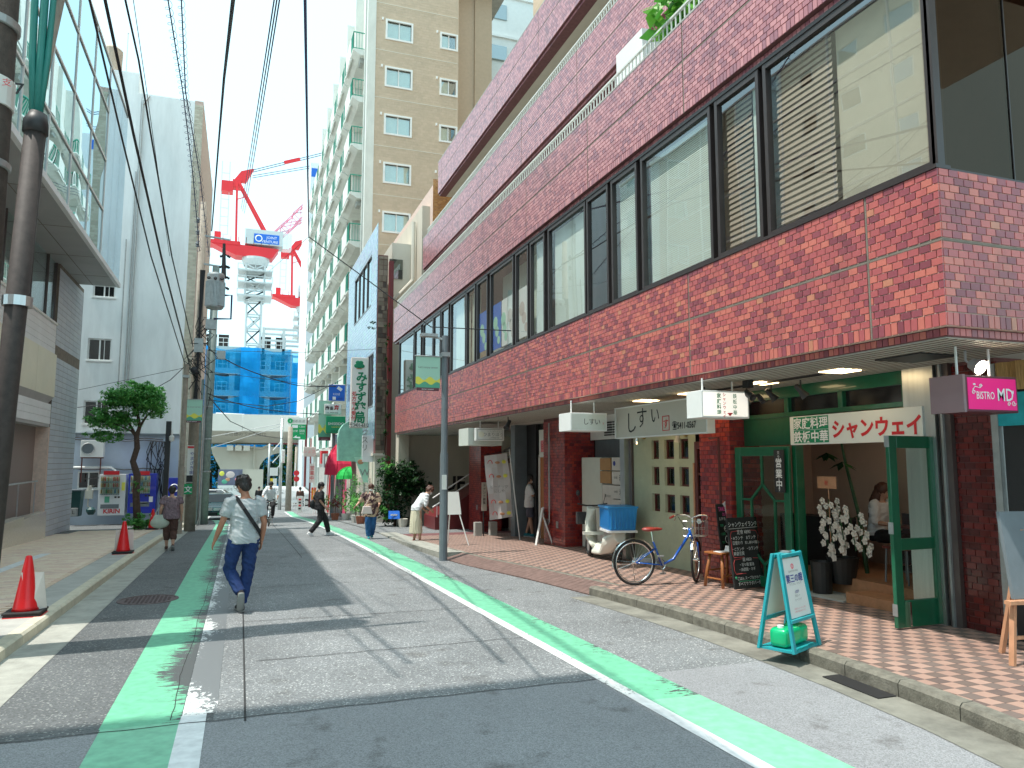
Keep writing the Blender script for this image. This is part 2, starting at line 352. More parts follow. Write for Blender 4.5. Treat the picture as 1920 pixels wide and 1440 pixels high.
pm('sealant', (0.20, 0.17, 0.14), 0.8, var=0.25, ns=6)
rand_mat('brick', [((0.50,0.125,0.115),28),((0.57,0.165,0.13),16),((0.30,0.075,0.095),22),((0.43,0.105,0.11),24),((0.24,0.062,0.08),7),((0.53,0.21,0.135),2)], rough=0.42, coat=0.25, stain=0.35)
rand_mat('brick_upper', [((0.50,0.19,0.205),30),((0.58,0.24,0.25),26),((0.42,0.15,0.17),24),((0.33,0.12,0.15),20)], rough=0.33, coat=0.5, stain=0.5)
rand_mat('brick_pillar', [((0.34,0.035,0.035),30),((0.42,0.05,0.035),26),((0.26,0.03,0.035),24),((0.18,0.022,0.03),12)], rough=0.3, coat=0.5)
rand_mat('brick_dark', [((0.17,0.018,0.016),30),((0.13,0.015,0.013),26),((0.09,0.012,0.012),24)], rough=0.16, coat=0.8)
rand_mat('paver', [((0.37,0.235,0.185),1),((0.39,0.25,0.20),1),((0.35,0.22,0.175),1)], rough=0.7, var=0.14, ns=14)
rand_mat('paver_dark', [((0.155,0.112,0.095),1),((0.17,0.127,0.11),1),((0.14,0.10,0.088),1)], rough=0.7, var=0.14, ns=14)
rand_mat('paver_cream', [((0.76,0.62,0.48),3),((0.72,0.55,0.44),3),((0.78,0.66,0.52),3),((0.66,0.50,0.42),1)], rough=0.8, var=0.1, ns=12)
rand_mat('tile_shaded', [((0.50,0.55,0.62),1),((0.53,0.58,0.64),1),((0.48,0.53,0.60),1)], rough=0.5, var=0.06, ns=12)  # the pale panelled wall, greyed here to stand for its shaded stretch
rand_mat('tile_brown', [((0.27,0.22,0.20),1),((0.30,0.25,0.22),1),((0.24,0.195,0.18),1)], rough=0.5, var=0.08, ns=12)
rand_mat('tile_cream', [((0.52,0.50,0.40),3),((0.47,0.44,0.35),2),((0.58,0.55,0.45),2)], rough=0.7, var=0.08, ns=12)
rand_mat('tile_tan', [((0.54,0.425,0.31),3),((0.52,0.41,0.30),2),((0.56,0.44,0.325),3)], rough=0.6, var=0.1, ns=6)
rand_mat('tile_orange', [((0.55,0.24,0.07),3),((0.47,0.20,0.06),2),((0.62,0.30,0.09),2)], rough=0.6, var=0.1, ns=6)
rand_mat('tile_blue', [((0.25,0.34,0.45),3),((0.21,0.30,0.41),2),((0.30,0.38,0.50),2),((0.25,0.42,0.42),1)], rough=0.25, var=0.1, ns=6, coat=0.5)
rand_mat('stone_brown', [((0.13,0.105,0.075),3),((0.19,0.155,0.11),3),((0.24,0.20,0.15),2),((0.065,0.05,0.038),2)], rough=0.6, var=0.2, ns=12)
pm('white_wall', (0.78, 0.81, 0.81), 0.85, var=0.13, ns=0.9, bump=0.15, bs=30, stretch=(1.5, 1.5, 0.3))
pm('white_wall_low', (0.48, 0.55, 0.64), 0.85, var=0.07, ns=1.0)
pm('panel_light', (0.78, 0.80, 0.82), 0.6, var=0.05, ns=1.5)
pm('panel_cream', (0.78, 0.75, 0.60), 0.45, var=0.05, ns=1.2)
pm('soffit_grey', (0.40, 0.40, 0.41), 0.55, var=0.08, ns=1)
pm('soffit_light', (0.50, 0.50, 0.46), 0.6, var=0.08, ns=1)
pm('stone_polished', (0.62, 0.58, 0.49), 0.25, var=0.14, ns=18, coat=0.4)
pm('steel', (0.55, 0.56, 0.56), 0.3, metal=1.0, var=0.1, ns=4)
pm('steel_brushed', (0.62, 0.65, 0.64), 0.32, metal=0.85, var=0.1, ns=2, stretch=(8, 8, 0.6))
pm('galv', (0.40, 0.42, 0.42), 0.5, metal=0.7, var=0.15, ns=8)
pm('grey_paint', (0.16, 0.19, 0.21), 0.45, var=0.1, ns=5)
pm('pole_concrete', (0.34, 0.30, 0.25), 0.9, var=0.2, ns=6, bump=0.5, bs=80)
pm('pole_green', (0.24, 0.29, 0.27), 0.8, var=0.2, ns=5)
pm('pole_near', (0.075, 0.058, 0.048), 0.9, var=0.3, ns=10, bump=0.8, bs=90)
pm('conduit', (0.04, 0.03, 0.027), 0.7, var=0.35, ns=12)
pm('cable', (0.018, 0.018, 0.022), 0.6, var=0.0)
pm('cable_blue', (0.03, 0.04, 0.12), 0.5, var=0.0)
pm('cable_teal', (0.02, 0.20, 0.17), 0.5, var=0.1)
pm('black', (0.02, 0.02, 0.022), 0.5, var=0.1)
pm('black_gloss', (0.012, 0.012, 0.014), 0.15, var=0.0)
pm('rubber', (0.025, 0.025, 0.025), 0.75, var=0.2, ns=20)
pm('dark_frame', (0.045, 0.035, 0.035), 0.35, var=0.1)
pm('brown_frame', (0.13, 0.10, 0.095), 0.35, metal=0.4, var=0.1)
pm('white_paint', (0.78, 0.79, 0.77), 0.5, var=0.04, ns=4)
pm('white_gloss', (0.78, 0.79, 0.76), 0.22, var=0.03, ns=4, coat=0.4)
pm('fridge', (0.62, 0.66, 0.60), 0.4, var=0.04, ns=4)
pm('balcony_white', (0.66, 0.67, 0.62), 0.8, var=0.1, ns=1.5, stretch=(1, 1, 0.5))
pm('green_rail', (0.02, 0.30, 0.20), 0.5, var=0.05)
pm('rail_white', (0.70, 0.72, 0.68), 0.5, var=0.05)
pm('door_green', (0.008, 0.115, 0.055), 0.28, var=0.12, ns=8, coat=0.5)
pm('door_green_dark', (0.004, 0.035, 0.028), 0.3, var=0.1, coat=0.4)
pm('teal_wood', (0.015, 0.33, 0.37), 0.5, var=0.1, ns=9, coat=0.2)
pm('can_green', (0.0, 0.48, 0.19), 0.3, var=0.05, coat=0.4)
pm('stucco_green', (0.46, 0.49, 0.35), 0.9, var=0.1, ns=2.5, bump=0.9, bs=9)
pm('wood_red', (0.115, 0.025, 0.02), 0.4, var=0.25, ns=6, stretch=(6, 6, 0.7), coat=0.3)
pm('wood_stool', (0.34, 0.12, 0.035), 0.45, var=0.3, ns=12, stretch=(5, 5, 1), coat=0.3)
pm('wood_orange', (0.45, 0.17, 0.05), 0.5, var=0.15, ns=6, stretch=(6, 6, 0.5))
pm('wood_light', (0.55, 0.28, 0.16), 0.5, var=0.15, ns=9)
pm('wood_step', (0.42, 0.20, 0.10), 0.55, var=0.18, ns=8)
pm('signface_white', (0.78, 0.79, 0.75), 0.35, var=0.02, ns=2)
pm('signface_cream', (0.56, 0.53, 0.46), 0.4, var=0.03, ns=2)
pm('sign_lit', (0.82, 0.80, 0.74), 0.4, var=0.0, emit=((1.0, 0.93, 0.82), 0.28))
pm('blackboard', (0.016, 0.019, 0.019), 0.8, var=0.3, ns=5)
pm('chalk_white', (0.75, 0.78, 0.76), 0.95, var=0.15, ns=60)
pm('chalk_pink', (0.85, 0.12, 0.38), 0.95, var=0.1, ns=60)
pm('chalk_red', (0.55, 0.08, 0.08), 0.95, var=0.1, ns=60)
pm('chalk_green', (0.06, 0.40, 0.20), 0.95, var=0.1, ns=60)
pm('ink_black', (0.015, 0.015, 0.017), 0.6, var=0)
pm('ink_red', (0.62, 0.02, 0.03), 0.5, var=0)
pm('ink_green', (0.0, 0.22, 0.10), 0.5, var=0)
pm('ink_navy', (0.03, 0.04, 0.28), 0.5, var=0)
pm('ink_pink', (0.80, 0.25, 0.28), 0.6, var=0)
pm('ink_grey', (0.25, 0.26, 0.25), 0.6, var=0)
pm('ink_white', (0.85, 0.85, 0.85), 0.5, var=0)
pm('magenta', (0.72, 0.012, 0.19), 0.35, var=0.02, emit=((0.85, 0.02, 0.25), 0.10))
pm('plum', (0.12, 0.035, 0.05), 0.4, var=0.08)
pm('plum_light', (0.27, 0.17, 0.18), 0.35, var=0.05, coat=0.5)
pm('red_cone', (0.80, 0.015, 0.02), 0.35, var=0.05)
pm('red_paint', (0.62, 0.02, 0.03), 0.5, var=0.1)
pm('maroon', (0.15, 0.02, 0.022), 0.4, var=0.1, ns=3)
pm('cone_sleeve', (0.78, 0.72, 0.66), 0.5, var=0.08)
pm('crane_red', (0.75, 0.02, 0.03), 0.5, var=0.06, ns=0.3)
pm('crane_grey', (0.55, 0.58, 0.58), 0.5, var=0.08, ns=0.4)
pm('crane_pink', (0.85, 0.32, 0.42), 0.5, var=0.05, ns=0.4)
pm('yellow', (0.85, 0.62, 0.06), 0.5, var=0.05)
pm('net_blue', (0.01, 0.25, 0.62), 0.7, var=0.2, ns=0.15)
pm('slab_pale', (0.42, 0.50, 0.52), 0.7, var=0.06, ns=0.5)
pm('overpass', (0.60, 0.56, 0.46), 0.8, var=0.08, ns=0.4)
pm('overpass_light', (0.74, 0.71, 0.64), 0.8, var=0.05, ns=0.4)
pm('cream_wall', (0.55, 0.49, 0.40), 0.85, var=0.08, ns=1.0, stretch=(1.4, 1.4, 0.35))
pm('cream_light', (0.66, 0.62, 0.53), 0.85, var=0.06, ns=1.0)
pm('interior', (0.62, 0.42, 0.33), 0.9, var=0.1, ns=1)
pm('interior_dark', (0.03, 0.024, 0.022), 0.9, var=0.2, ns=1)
pm('interior_pale', (0.72, 0.77, 0.72), 0.9, var=0.1, ns=1)
pm('blind_white', (0.80, 0.86, 0.81), 0.6, var=0.03, ns=1)
pm('blind_brown', (0.42, 0.32, 0.26), 0.7, var=0.1, ns=4)
pm('curtain', (0.62, 0.66, 0.58), 0.9, var=0.12, ns=3, stretch=(1, 6, 0.6))
pm('roller_beige', (0.55, 0.47, 0.38), 0.8, var=0.06, ns=2)
pm('skin', (0.52, 0.30, 0.21), 0.5, var=0.06, ns=20)
pm('skin_tan', (0.42, 0.19, 0.115), 0.5, var=0.06, ns=20)
pm('hair', (0.02, 0.016, 0.015), 0.5, var=0.3, ns=30)
pm('hair_brown', (0.09, 0.035, 0.022), 0.5, var=0.3, ns=30)
pm('cloth_grey', (0.42, 0.45, 0.46), 0.9, var=0.05, ns=6)
pm('cloth_white', (0.72, 0.74, 0.76), 0.9, var=0.05, ns=6)
pm('cloth_cream', (0.62, 0.58, 0.44), 0.9, var=0.06, ns=6)
pm('cloth_black', (0.016, 0.016, 0.018), 0.9, var=0.1, ns=6)
pm('cloth_brown', (0.09, 0.045, 0.035), 0.9, var=0.15, ns=8)
pm('denim', (0.012, 0.035, 0.13), 0.9, var=0.25, ns=9)
pm('denim_bright', (0.02, 0.09, 0.24), 0.9, var=0.2, ns=9)
pm('cloth_shorts', (0.09, 0.09, 0.12), 0.9, var=0.1, ns=9)
pm('bag_pale', (0.45, 0.50, 0.42), 0.7, var=0.1, ns=5)
pm('bag_pink', (0.66, 0.55, 0.52), 0.6, var=0.06, ns=5)
pm('mask_white', (0.8, 0.8, 0.8), 0.9, var=0.02)
pm('shoe_red', (0.70, 0.02, 0.03), 0.5, var=0.05)
pm('shoe_teal', (0.02, 0.20, 0.24), 0.6, var=0.1)
pm('leaf', (0.055, 0.20, 0.035), 0.5, var=0.45, ns=5)
pm('leaf_dark', (0.02, 0.075, 0.025), 0.5, var=0.5, ns=4)
pm('leaf_bright', (0.12, 0.38, 0.05), 0.5, var=0.4, ns=6)
pm('leaf_red', (0.28, 0.03, 0.03), 0.5, var=0.4, ns=6)
pm('bark', (0.10, 0.065, 0.05), 0.9, var=0.3, ns=14, bump=0.8, bs=30)
pm('petal', (0.62, 0.58, 0.52), 0.7, var=0.08, ns=20)
pm('terracotta', (0.38, 0.13, 0.08), 0.8, var=0.2, ns=8)
pm('blue_frame', (0.006, 0.09, 0.42), 0.2, var=0.05, coat=0.8)
pm('saddle', (0.28, 0.035, 0.025), 0.35, var=0.1, coat=0.3)
pm('chrome', (0.75, 0.75, 0.73), 0.15, metal=1.0, var=0.03)
pm('crate_blue', (0.03, 0.27, 0.62), 0.4, var=0.08, ns=6)
pm('cardboard', (0.42, 0.24, 0.11), 0.85, var=0.08, ns=6)
pm('box_white', (0.62, 0.58, 0.54), 0.8, var=0.05, ns=6)
pm('scooter', (0.72, 0.74, 0.66), 0.2, var=0.03, coat=0.6)
pm('taxi', (0.01, 0.10, 0.10), 0.2, var=0.05, coat=0.9)
pm('car_white', (0.75, 0.76, 0.76), 0.2, var=0.02, coat=0.8)
pm('headlight', (0.75, 0.75, 0.72), 0.1, var=0.0, coat=1.0)
pm('vend_white', (0.72, 0.75, 0.78), 0.3, var=0.03, coat=0.4)
pm('vend_blue', (0.01, 0.03, 0.42), 0.3, var=0.05, coat=0.4)
rand_mat('cans', [((0.7,0.1,0.08),2),((0.5,0.28,0.12),3),((0.75,0.7,0.6),3),((0.1,0.25,0.5),1),((0.15,0.4,0.2),1),((0.6,0.4,0.2),2)], rough=0.3, bump=0)
pm('shelf_lit', (0.75, 0.8, 0.8), 0.6, var=0.02)
pm('banner_mint', (0.42, 0.72, 0.58), 0.8, var=0.03, ns=2)
pm('banner_yellow', (0.80, 0.78, 0.12), 0.8, var=0.03, ns=2)
pm('banner_green', (0.11, 0.42, 0.28), 0.8, var=0.03, ns=2)
pm('flag_cloth', (0.60, 0.58, 0.57), 0.9, var=0.05, ns=3)
pm('sign_blue', (0.01, 0.14, 0.62), 0.4, var=0.03)
pm('sign_green', (0.0, 0.30, 0.12), 0.4, var=0.05)
pm('road_sign_green', (0.0, 0.33, 0.11), 0.5, var=0.03)
pm('awning_red', (0.62, 0.02, 0.07), 0.8, var=0.08, ns=4)
pm('awning_green', (0.01, 0.42, 0.07), 0.8, var=0.08, ns=4)
pm('awning_mint', (0.25, 0.50, 0.40), 0.5, var=0.2, ns=4)
pm('orange', (0.85, 0.12, 0.02), 0.6, var=0.1)
pm('poster_pink', (0.62, 0.02, 0.12), 0.6, var=0.15, ns=3)
pm('mural_dusk', (0.16, 0.17, 0.24), 0.8, var=0.3, ns=1.5)
pm('shutter', (0.42, 0.40, 0.36), 0.6, var=0.1, ns=3)
pm('cloth_teal', (0.02, 0.36, 0.42), 0.9, var=0.25, ns=5)
pm('cloth_gold', (0.36, 0.22, 0.08), 0.8, var=0.5, ns=7, stretch=(1, 14, 1))
pm('lamp_glow', (1.0, 0.95, 0.8), 0.5, var=0, emit=((1.0, 0.84, 0.60), 22.0))
pm('downlight', (1.0, 0.9, 0.7), 0.5, var=0, emit=((1.0, 0.72, 0.38), 3.5))
pm('brass', (0.6, 0.42, 0.15), 0.3, metal=1.0, var=0.1)
pm('manhole', (0.12, 0.085, 0.085), 0.7, metal=0.3, var=0.2, ns=10)
pm('grate', (0.16, 0.10, 0.085), 0.8, var=0.3, ns=8)
pm('tank', (0.45, 0.36, 0.28), 0.8, var=0.2, ns=2)
pm('plastic_teal', (0.01, 0.06, 0.06), 0.4, var=0.1)
pm('bag_black', (0.02, 0.02, 0.02), 0.5, var=0.1)
glass_mat('glass_shop', (0.80, 0.87, 0.84), 0.06)
glass_mat('glass_window', (0.92, 0.96, 0.93), 0.20, wav=0.12)
glass_mat('glass_tower', (0.35, 0.45, 0.45), 0.35)
glass_mat('glass_facade', (0.10, 0.22, 0.24), 0.72, rcol=(0.80, 0.95, 1.0), wav=0.25)
glass_mat('glass_fin', (0.62, 0.72, 0.76), 0.45, rcol=(0.9, 0.96, 1.0))
glass_mat('net_clear', (0.10, 0.48, 0.80), 0.0)
glass_mat('glass_brown', (0.16, 0.115, 0.085), 0.10, rcol=(0.6, 0.5, 0.4))
def net_mat(name, col, dens):
 m = bpy.data.materials.new(name); m.use_nodes = True; nt = m.node_tree; nt.nodes.clear()
 o = nt.nodes.new('ShaderNodeOutputMaterial'); t = nt.nodes.new('ShaderNodeBsdfTransparent'); t.inputs[0].default_value = (0.55, 0.85, 1, 1)
 d = nt.nodes.new('ShaderNodeBsdfDiffuse'); d.inputs[0].default_value = _rgba(col); tr = nt.nodes.new('ShaderNodeBsdfTranslucent'); tr.inputs[0].default_value = _rgba(col)
 a = nt.nodes.new('ShaderNodeMixShader'); a.inputs[0].default_value = 0.4; nt.links.new(d.outputs[0], a.inputs[1]); nt.links.new(tr.outputs[0], a.inputs[2])
 tc = nt.nodes.new('ShaderNodeTexCoord'); n = nt.nodes.new('ShaderNodeTexNoise'); n.inputs['Scale'].default_value = 0.35; n.inputs['Detail'].default_value = 3; nt.links.new(tc.outputs['Object'], n.inputs['Vector'])
 mr = nt.nodes.new('ShaderNodeMapRange'); mr.inputs[1].default_value = 0.35; mr.inputs[2].default_value = 0.65; mr.inputs[3].default_value = dens - 0.15; mr.inputs[4].default_value = dens + 0.15; nt.links.new(n.outputs['Fac'], mr.inputs[0])
 x = nt.nodes.new('ShaderNodeMixShader'); nt.links.new(mr.outputs[0], x.inputs[0]); nt.links.new(t.outputs[0], x.inputs[1]); nt.links.new(a.outputs[0], x.inputs[2]); nt.links.new(x.outputs[0], o.inputs[0])
 MATS[name] = m
net_mat('net_sheet', (0.02, 0.42, 0.85), 0.50)
net_mat('net_dense', (0.02, 0.38, 0.88), 0.9)
def leaf_mat(name, c1, c2, c3):
 m = bpy.data.materials.new(name); m.use_nodes = True; nt = m.node_tree; b = nt.nodes['Principled BSDF']; b.inputs['Roughness'].default_value = 0.5
 ge = nt.nodes.new('ShaderNodeNewGeometry'); r = nt.nodes.new('ShaderNodeValToRGB'); r.color_ramp.elements[0].color = _rgba(c1); r.color_ramp.elements[1].color = _rgba(c3); e = r.color_ramp.elements.new(0.5); e.color = _rgba(c2)
 nt.links.new(ge.outputs['Random Per Island'], r.inputs[0]); nt.links.new(r.outputs[0], b.inputs['Base Color'])
 t = nt.nodes.new('ShaderNodeBsdfTranslucent'); nt.links.new(r.outputs[0], t.inputs[0]); x = nt.nodes.new('ShaderNodeMixShader'); x.inputs[0].default_value = 0.35
 o = nt.nodes['Material Output']; nt.links.new(b.outputs[0], x.inputs[1]); nt.links.new(t.outputs[0], x.inputs[2]); nt.links.new(x.outputs[0], o.inputs[0])
 MATS[name] = m
leaf_mat('foliage', (0.05, 0.22, 0.05), (0.13, 0.42, 0.10), (0.24, 0.55, 0.14))
leaf_mat('foliage_dark', (0.008, 0.035, 0.012), (0.02, 0.075, 0.025), (0.045, 0.14, 0.03))
leaf_mat('foliage_bright', (0.08, 0.30, 0.04), (0.14, 0.42, 0.05), (0.25, 0.55, 0.08))
leaf_mat('foliage_red', (0.12, 0.02, 0.02), (0.25, 0.03, 0.03), (0.10, 0.16, 0.04))
# ------------------------------------------------------------------ ground, road, pavements
def ysteps(a, b, st=1.0):
 n = max(1, int(math.ceil((b - a) / st))); return [a + (b - a) * i / n for i in range(n + 1)]
def sheet(mb, xa, xb, Y0, Y1, off, hf=gz, st=1.0):
 fa = xa if callable(xa) else (lambda y: xa); fb = xb if callable(xb) else (lambda y: xb)
 ys = ysteps(Y0, Y1, st)
 for a, b in zip(ys, ys[1:]):
  mb.quad((fa(a), a, hf(a) + off), (fb(a), a, hf(a) + off), (fb(b), b, hf(b) + off), (fa(b), b, hf(b) + off))
 return mb
def interp(pts):
 def f(y):
  if y <= pts[0][0]: return pts[0][1]
  for (a, u), (b, v) in zip(pts, pts[1:]):
   if y <= b: return lerp(u, v, (y - a) / (b - a))
  return pts[-1][1]
 return f
KR = interp([(2.0, 4.38), (3.0, 4.52), (4.2, 4.78), (5.0, 4.86), (6.0, 4.93), (7.0, 4.96), (8.4, 4.93), (10.0, 4.79), (12.0, 4.55), (14.2, 4.15), (16, 4.02), (19, 3.98), (24, 4.2)])   # right kerb line X(Y)
mb = MB(); sheet(mb, -60, 70, -12, 130, -0.05, st=2); mb.quad((-600, 130, gz(130)-0.05), (600, 130, gz(130)-0.05), (600, 900, gz(130)-0.05), (-600, 900, gz(130)-0.05))
mb.quad((-600,-200,gz(-12)-.05),(600,-200,gz(-12)-.05),(600,-12,gz(-12)-.05),(-600,-12,gz(-12)-.05))
mb.quad((-600,-12,gz(-12)-.06),(-60,-12,gz(-12)-.06),(-60,130,gz(130)-.06),(-600,130,gz(130)-.06)); mb.quad((70,-12,gz(-12)-.06),(600,-12,gz(-12)-.06),(600,130,gz(130)-.06),(70,130,gz(130)-.06))
struct(mb.build('ground', 'concrete'))
mb = MB(); sheet(mb, -0.12, lambda y: KR(y), 5.9, 24, 0); sheet(mb, -0.12, 4.3, 24, 58, 0); struct(mb.build('road', 'asphalt_old'))
mb = MB(); sheet(mb, -1.64, -0.12, 5.9, 58, 0); struct(mb.build('road_lane_edge', 'asphalt_lane'))
mb = MB(); sheet(mb, -1.64, lambda y: KR(y), -12, 5.9, 0); struct(mb.build('road_near', 'asphalt_new'))
mb = MB(); sheet(mb, -40, 60, 58, 112, 0, st=3); struct(mb.build('cross_road', 'asphalt_old'))
mb = MB(); sheet(mb, 4.15, 5.4, 24, 58, 0.004); struct(mb.build('road_shoulder', 'asphalt_old'))
# painted lines (sheets 4 mm above the asphalt)
LX = interp([(0, 0), (26, 0), (34, -0.05), (40, -0.3), (44, -0.75)])
mb = MB(); sheet(mb, lambda y: -0.85 + LX(y), lambda y: -0.34 + LX(y), 5.95, 42, 0.004); struct(mb.build('green_lane_line', 'green_worn'))
mb = MB(); sheet(mb, -0.84, -0.345, -12, 5.95, 0.004, st=1); struct(mb.build('green_line_fresh', 'green_fresh'))
mb = MB(); sheet(mb, lambda y: -0.335 + LX(y), lambda y: -0.10 + LX(y), 6.08, 42, 0.004); struct(mb.build('white_line_worn', 'white_worn'))
mb = MB(); sheet(mb, -0.345, -0.17, -12, 6.08, 0.004); struct(mb.build('white_line_fresh', 'white_fresh'))
mb = MB(); sheet(mb, 3.0, 3.43, 5.2, 54, 0.004); struct(mb.build('green_line_right', 'green_right'))
mb = MB(); sheet(mb, 3.0, 3.43, -12, 5.2, 0.004); struct(mb.build('green_line_right_fresh', 'green_fresh'))
mb = MB(); sheet(mb, 2.885, 3.0, 5.4, 54, 0.004); struct(mb.build('white_line_right', 'white_right'))
mb = MB(); sheet(mb, 2.885, 3.0, -12, 5.4, 0.004); struct(mb.build('white_line_right_fresh', 'white_fresh'))
# seams cut in the asphalt
mb = MB(); sheet(mb, 0.085, 0.10, 5.8, 17, 0.005); sheet(mb, 1.30, 1.315, 17, 44, 0.005)
for y0, xa, xb, sl in ((5.88, -1.6, 2.88, 0.0), (7.6, 0.2, 2.88, 0.02), (9.7, 0.1, 2.88, -0.03), (12.6, -0.1, 4.3, 0.02), (15.9, 0, 3.9, -0.02), (18.5, 0, 3.9, 0.03), (22.5, -1.6, 3.9, 0.0)):
 n = 24
 for i in range(n):
  a = lerp(xa, xb, i / n); b = lerp(xa, xb, (i + 1) / n)
  ya = y0 + sl * a + 0.012 * math.sin(i * 2.1); yb = y0 + sl * b + 0.012 * math.sin((i + 1) * 2.1)
  mb.quad((a, ya, gz(ya) + 0.006), (b, yb, gz(yb) + 0.006), (b, yb + 0.012, gz(yb) + 0.006), (a, ya + 0.012, gz(ya) + 0.006))
# crack running through the green line
pts = [(-0.50 + 0.012 * math.sin(y * 2.3) + 0.012 * mnoise.noise(Vector((y * 5, 0, 0))) , y) for y in ysteps(6.0, 26, 0.16)]
for (a, ya), (b, yb) in zip(pts, pts[1:]):
 mb.quad((a + .08, ya, gz(ya) + .007), (a + .086, ya, gz(ya) + .007), (b + .086, yb, gz(yb) + .007), (b + .08, yb, gz(yb) + .007))
o = mb.build('road_seam', 'seam'); o['kind'] = 'structure'
# manhole
t = thing('manhole_cover', 'round cast iron manhole cover set in the asphalt beside the green line', 'manhole', (-1.17, 11.95, gz(11.95)))
mb = MB(); mb.lathe([(0.40, 0.0), (0.40, 0.012), (0.36, 0.014), (0.36, 0.008), (0.0, 0.008)], (-1.17, 11.95, gz(11.95)), 32); mb.build('rim', 'manhole', t)
mb = MB()
for i in range(-6, 7):
 for j in range(-6, 7):
  if i * i + j * j < 34: mb.box(-1.17 + i*.055 - .016, -1.17 + i*.055 + .016, 11.95 + j*.055 - .012, 11.95 + j*.055 + .012, gz(11.95) + .008, gz(11.95) + .016)
mb.build('tread', 'manhole', t)['kind'] = 'stuff'
# left gutter, kerb, footway
mb = MB(); sheet(mb, -2.06, -1.64, -12, 44, 0.004); struct(mb.build('gutter_left', 'gutter'))
def kerb_stone(mb, xa0, xb0, ya, yb, hf, h, ch=0.02):
 """kerb block following the slope; xa0 = road side, xb0 = footway side (pairs for the two ends)"""
 p = []
 for y, (x0, x1) in ((ya, xa0), (yb, xb0)):
  s = 1 if x1 > x0 else -1
  p.append([(x0, y, hf(y) - 0.05), (x0, y, hf(y) + h - ch), (x0 + s*ch, y, hf(y) + h), (x1, y, hf(y) + h), (x1, y, hf(y) - 0.05)])
 return mb.add(p[0] + p[1], [(0,1,2,3,4), (9,8,7,6,5)] + [(i, (i+1) % 5, 5 + (i+1) % 5, 5 + i) for i in range(5)])
kl = struct(MB().box(-2.19, -2.07, 0, 44, -3, -2.9).build('kerb_left', 'curb_cream'))
y = 2.0; i = 0
while y < 36:
 h = 0.10; L = 0.6 if y < 18 else 2.0
 kerb_stone(MB(), (-2.06, -2.20), (-2.06, -2.20), y + .004, y + L - .004, gz, 0.125, 0.025).build('kerb_stone', 'curb_cream', kl); y += L
mb = MB(); sheet(mb, -2.62, -2.20, 2, 44, 0.0, swl); struct(mb.build('footway_strip_left', 'concrete'))
fl = struct(sheet(MB(), -9.0, -2.62, 2, 44, -0.012, swl).build('footway_left', 'mortar'))
cells = []
bw, bh = 0.20, 0.10
j = 0; y = 7.5
while y < 30:
 for i in range(14):
  x = -2.63 - (i + (0.5 if j % 2 else 0)) * bw
  if x - bw > -5.35: cells.append((x - bw + .004, x - .004, y + .003, y + bh - .003))
 y += bh; j += 1
cells.sort(key=lambda c: (c[0]**2 + c[2]**2) if c[2] > 8.2 and c[0] > -0.256 * c[2] else 1e9)
def paver(mb, c, hf, th=0.012):
 x0, x1, y0, y1 = c; z0 = hf(y0); z1 = hf(y1)
 mb.add([(x0,y0,z0-th),(x1,y0,z0-th),(x1,y1,z1-th),(x0,y1,z1-th),(x0,y0,z0),(x1,y0,z0),(x1,y1,z1),(x0,y1,z1)], [(4,5,6,7),(0,1,5,4),(1,2,6,5),(2,3,7,6),(3,0,4,7),(0,3,2,1)])
for c in cells[:290]:
 mb = MB(); paver(mb, c, swl); mb.build('paver', 'paver_cream', fl)
mb = MB()
for c in cells[290:]: paver(mb, c, swl)
mb.build('paving', 'paver_cream', fl)['kind'] = 'stuff'
mb = MB(); sheet(mb, -4.02, -3.82, 6, 19, 0.004, swl); struct(mb.build('footway_line_white', 'white_fresh'))
mb = MB(); sheet(mb, -5.0, -2.62, 28.6, 44, 0.003, swl); sheet(mb, -14, -5.0, 27, 44, 0.003, swl); struct(mb.build('lot_left', 'asphalt_lane'))
# right kerb, gutter and pavement
kr = struct(MB().box(5.2, 5.3, 3, 14, -3, -2.9).build('kerb_right', 'curb_dark'))
y = 1.6
while y < 9.9:
 L = 0.6
 kerb_stone(MB(), (KR(y), KR(y) + .13), (KR(y + L), KR(y + L) + .13), y + .004, y + L - .004, gz, 0.125, 0.025).build('kerb_stone', 'curb_dark', kr); y += L
y = 9.95
while y < 16:
 kerb_stone(MB(), (KR(y) + .42, KR(y) + .50), (KR(y + .6) + .42, KR(y + .6) + .50), y + .004, y + .596, gz, 0.122, 0.01).build('kerb_stone', 'curb_dark', kr); y += .6
mb = MB(); sheet(mb, lambda y: KR(y) - .36, lambda y: KR(y), 1, 9.9, 0.004); struct(mb.build('gutter_right', 'gutter_dark'))
dr = thing('drain_inlet', 'black drain slot cut in the gutter below the right kerb', 'drain', (4.75, 4.9, gz(4.9)))
mb = MB(); mb.hexa([(4.62,4.6,gz(4.6)+.006),(4.80,4.6,gz(4.6)+.006),(4.86,5.25,gz(5.2)+.006),(4.68,5.25,gz(5.2)+.006),(4.62,4.6,gz(4.6)+.012),(4.80,4.6,gz(4.6)+.012),(4.86,5.25,gz(5.2)+.012),(4.68,5.25,gz(5.2)+.012)]); mb.build('slot', 'black', dr)
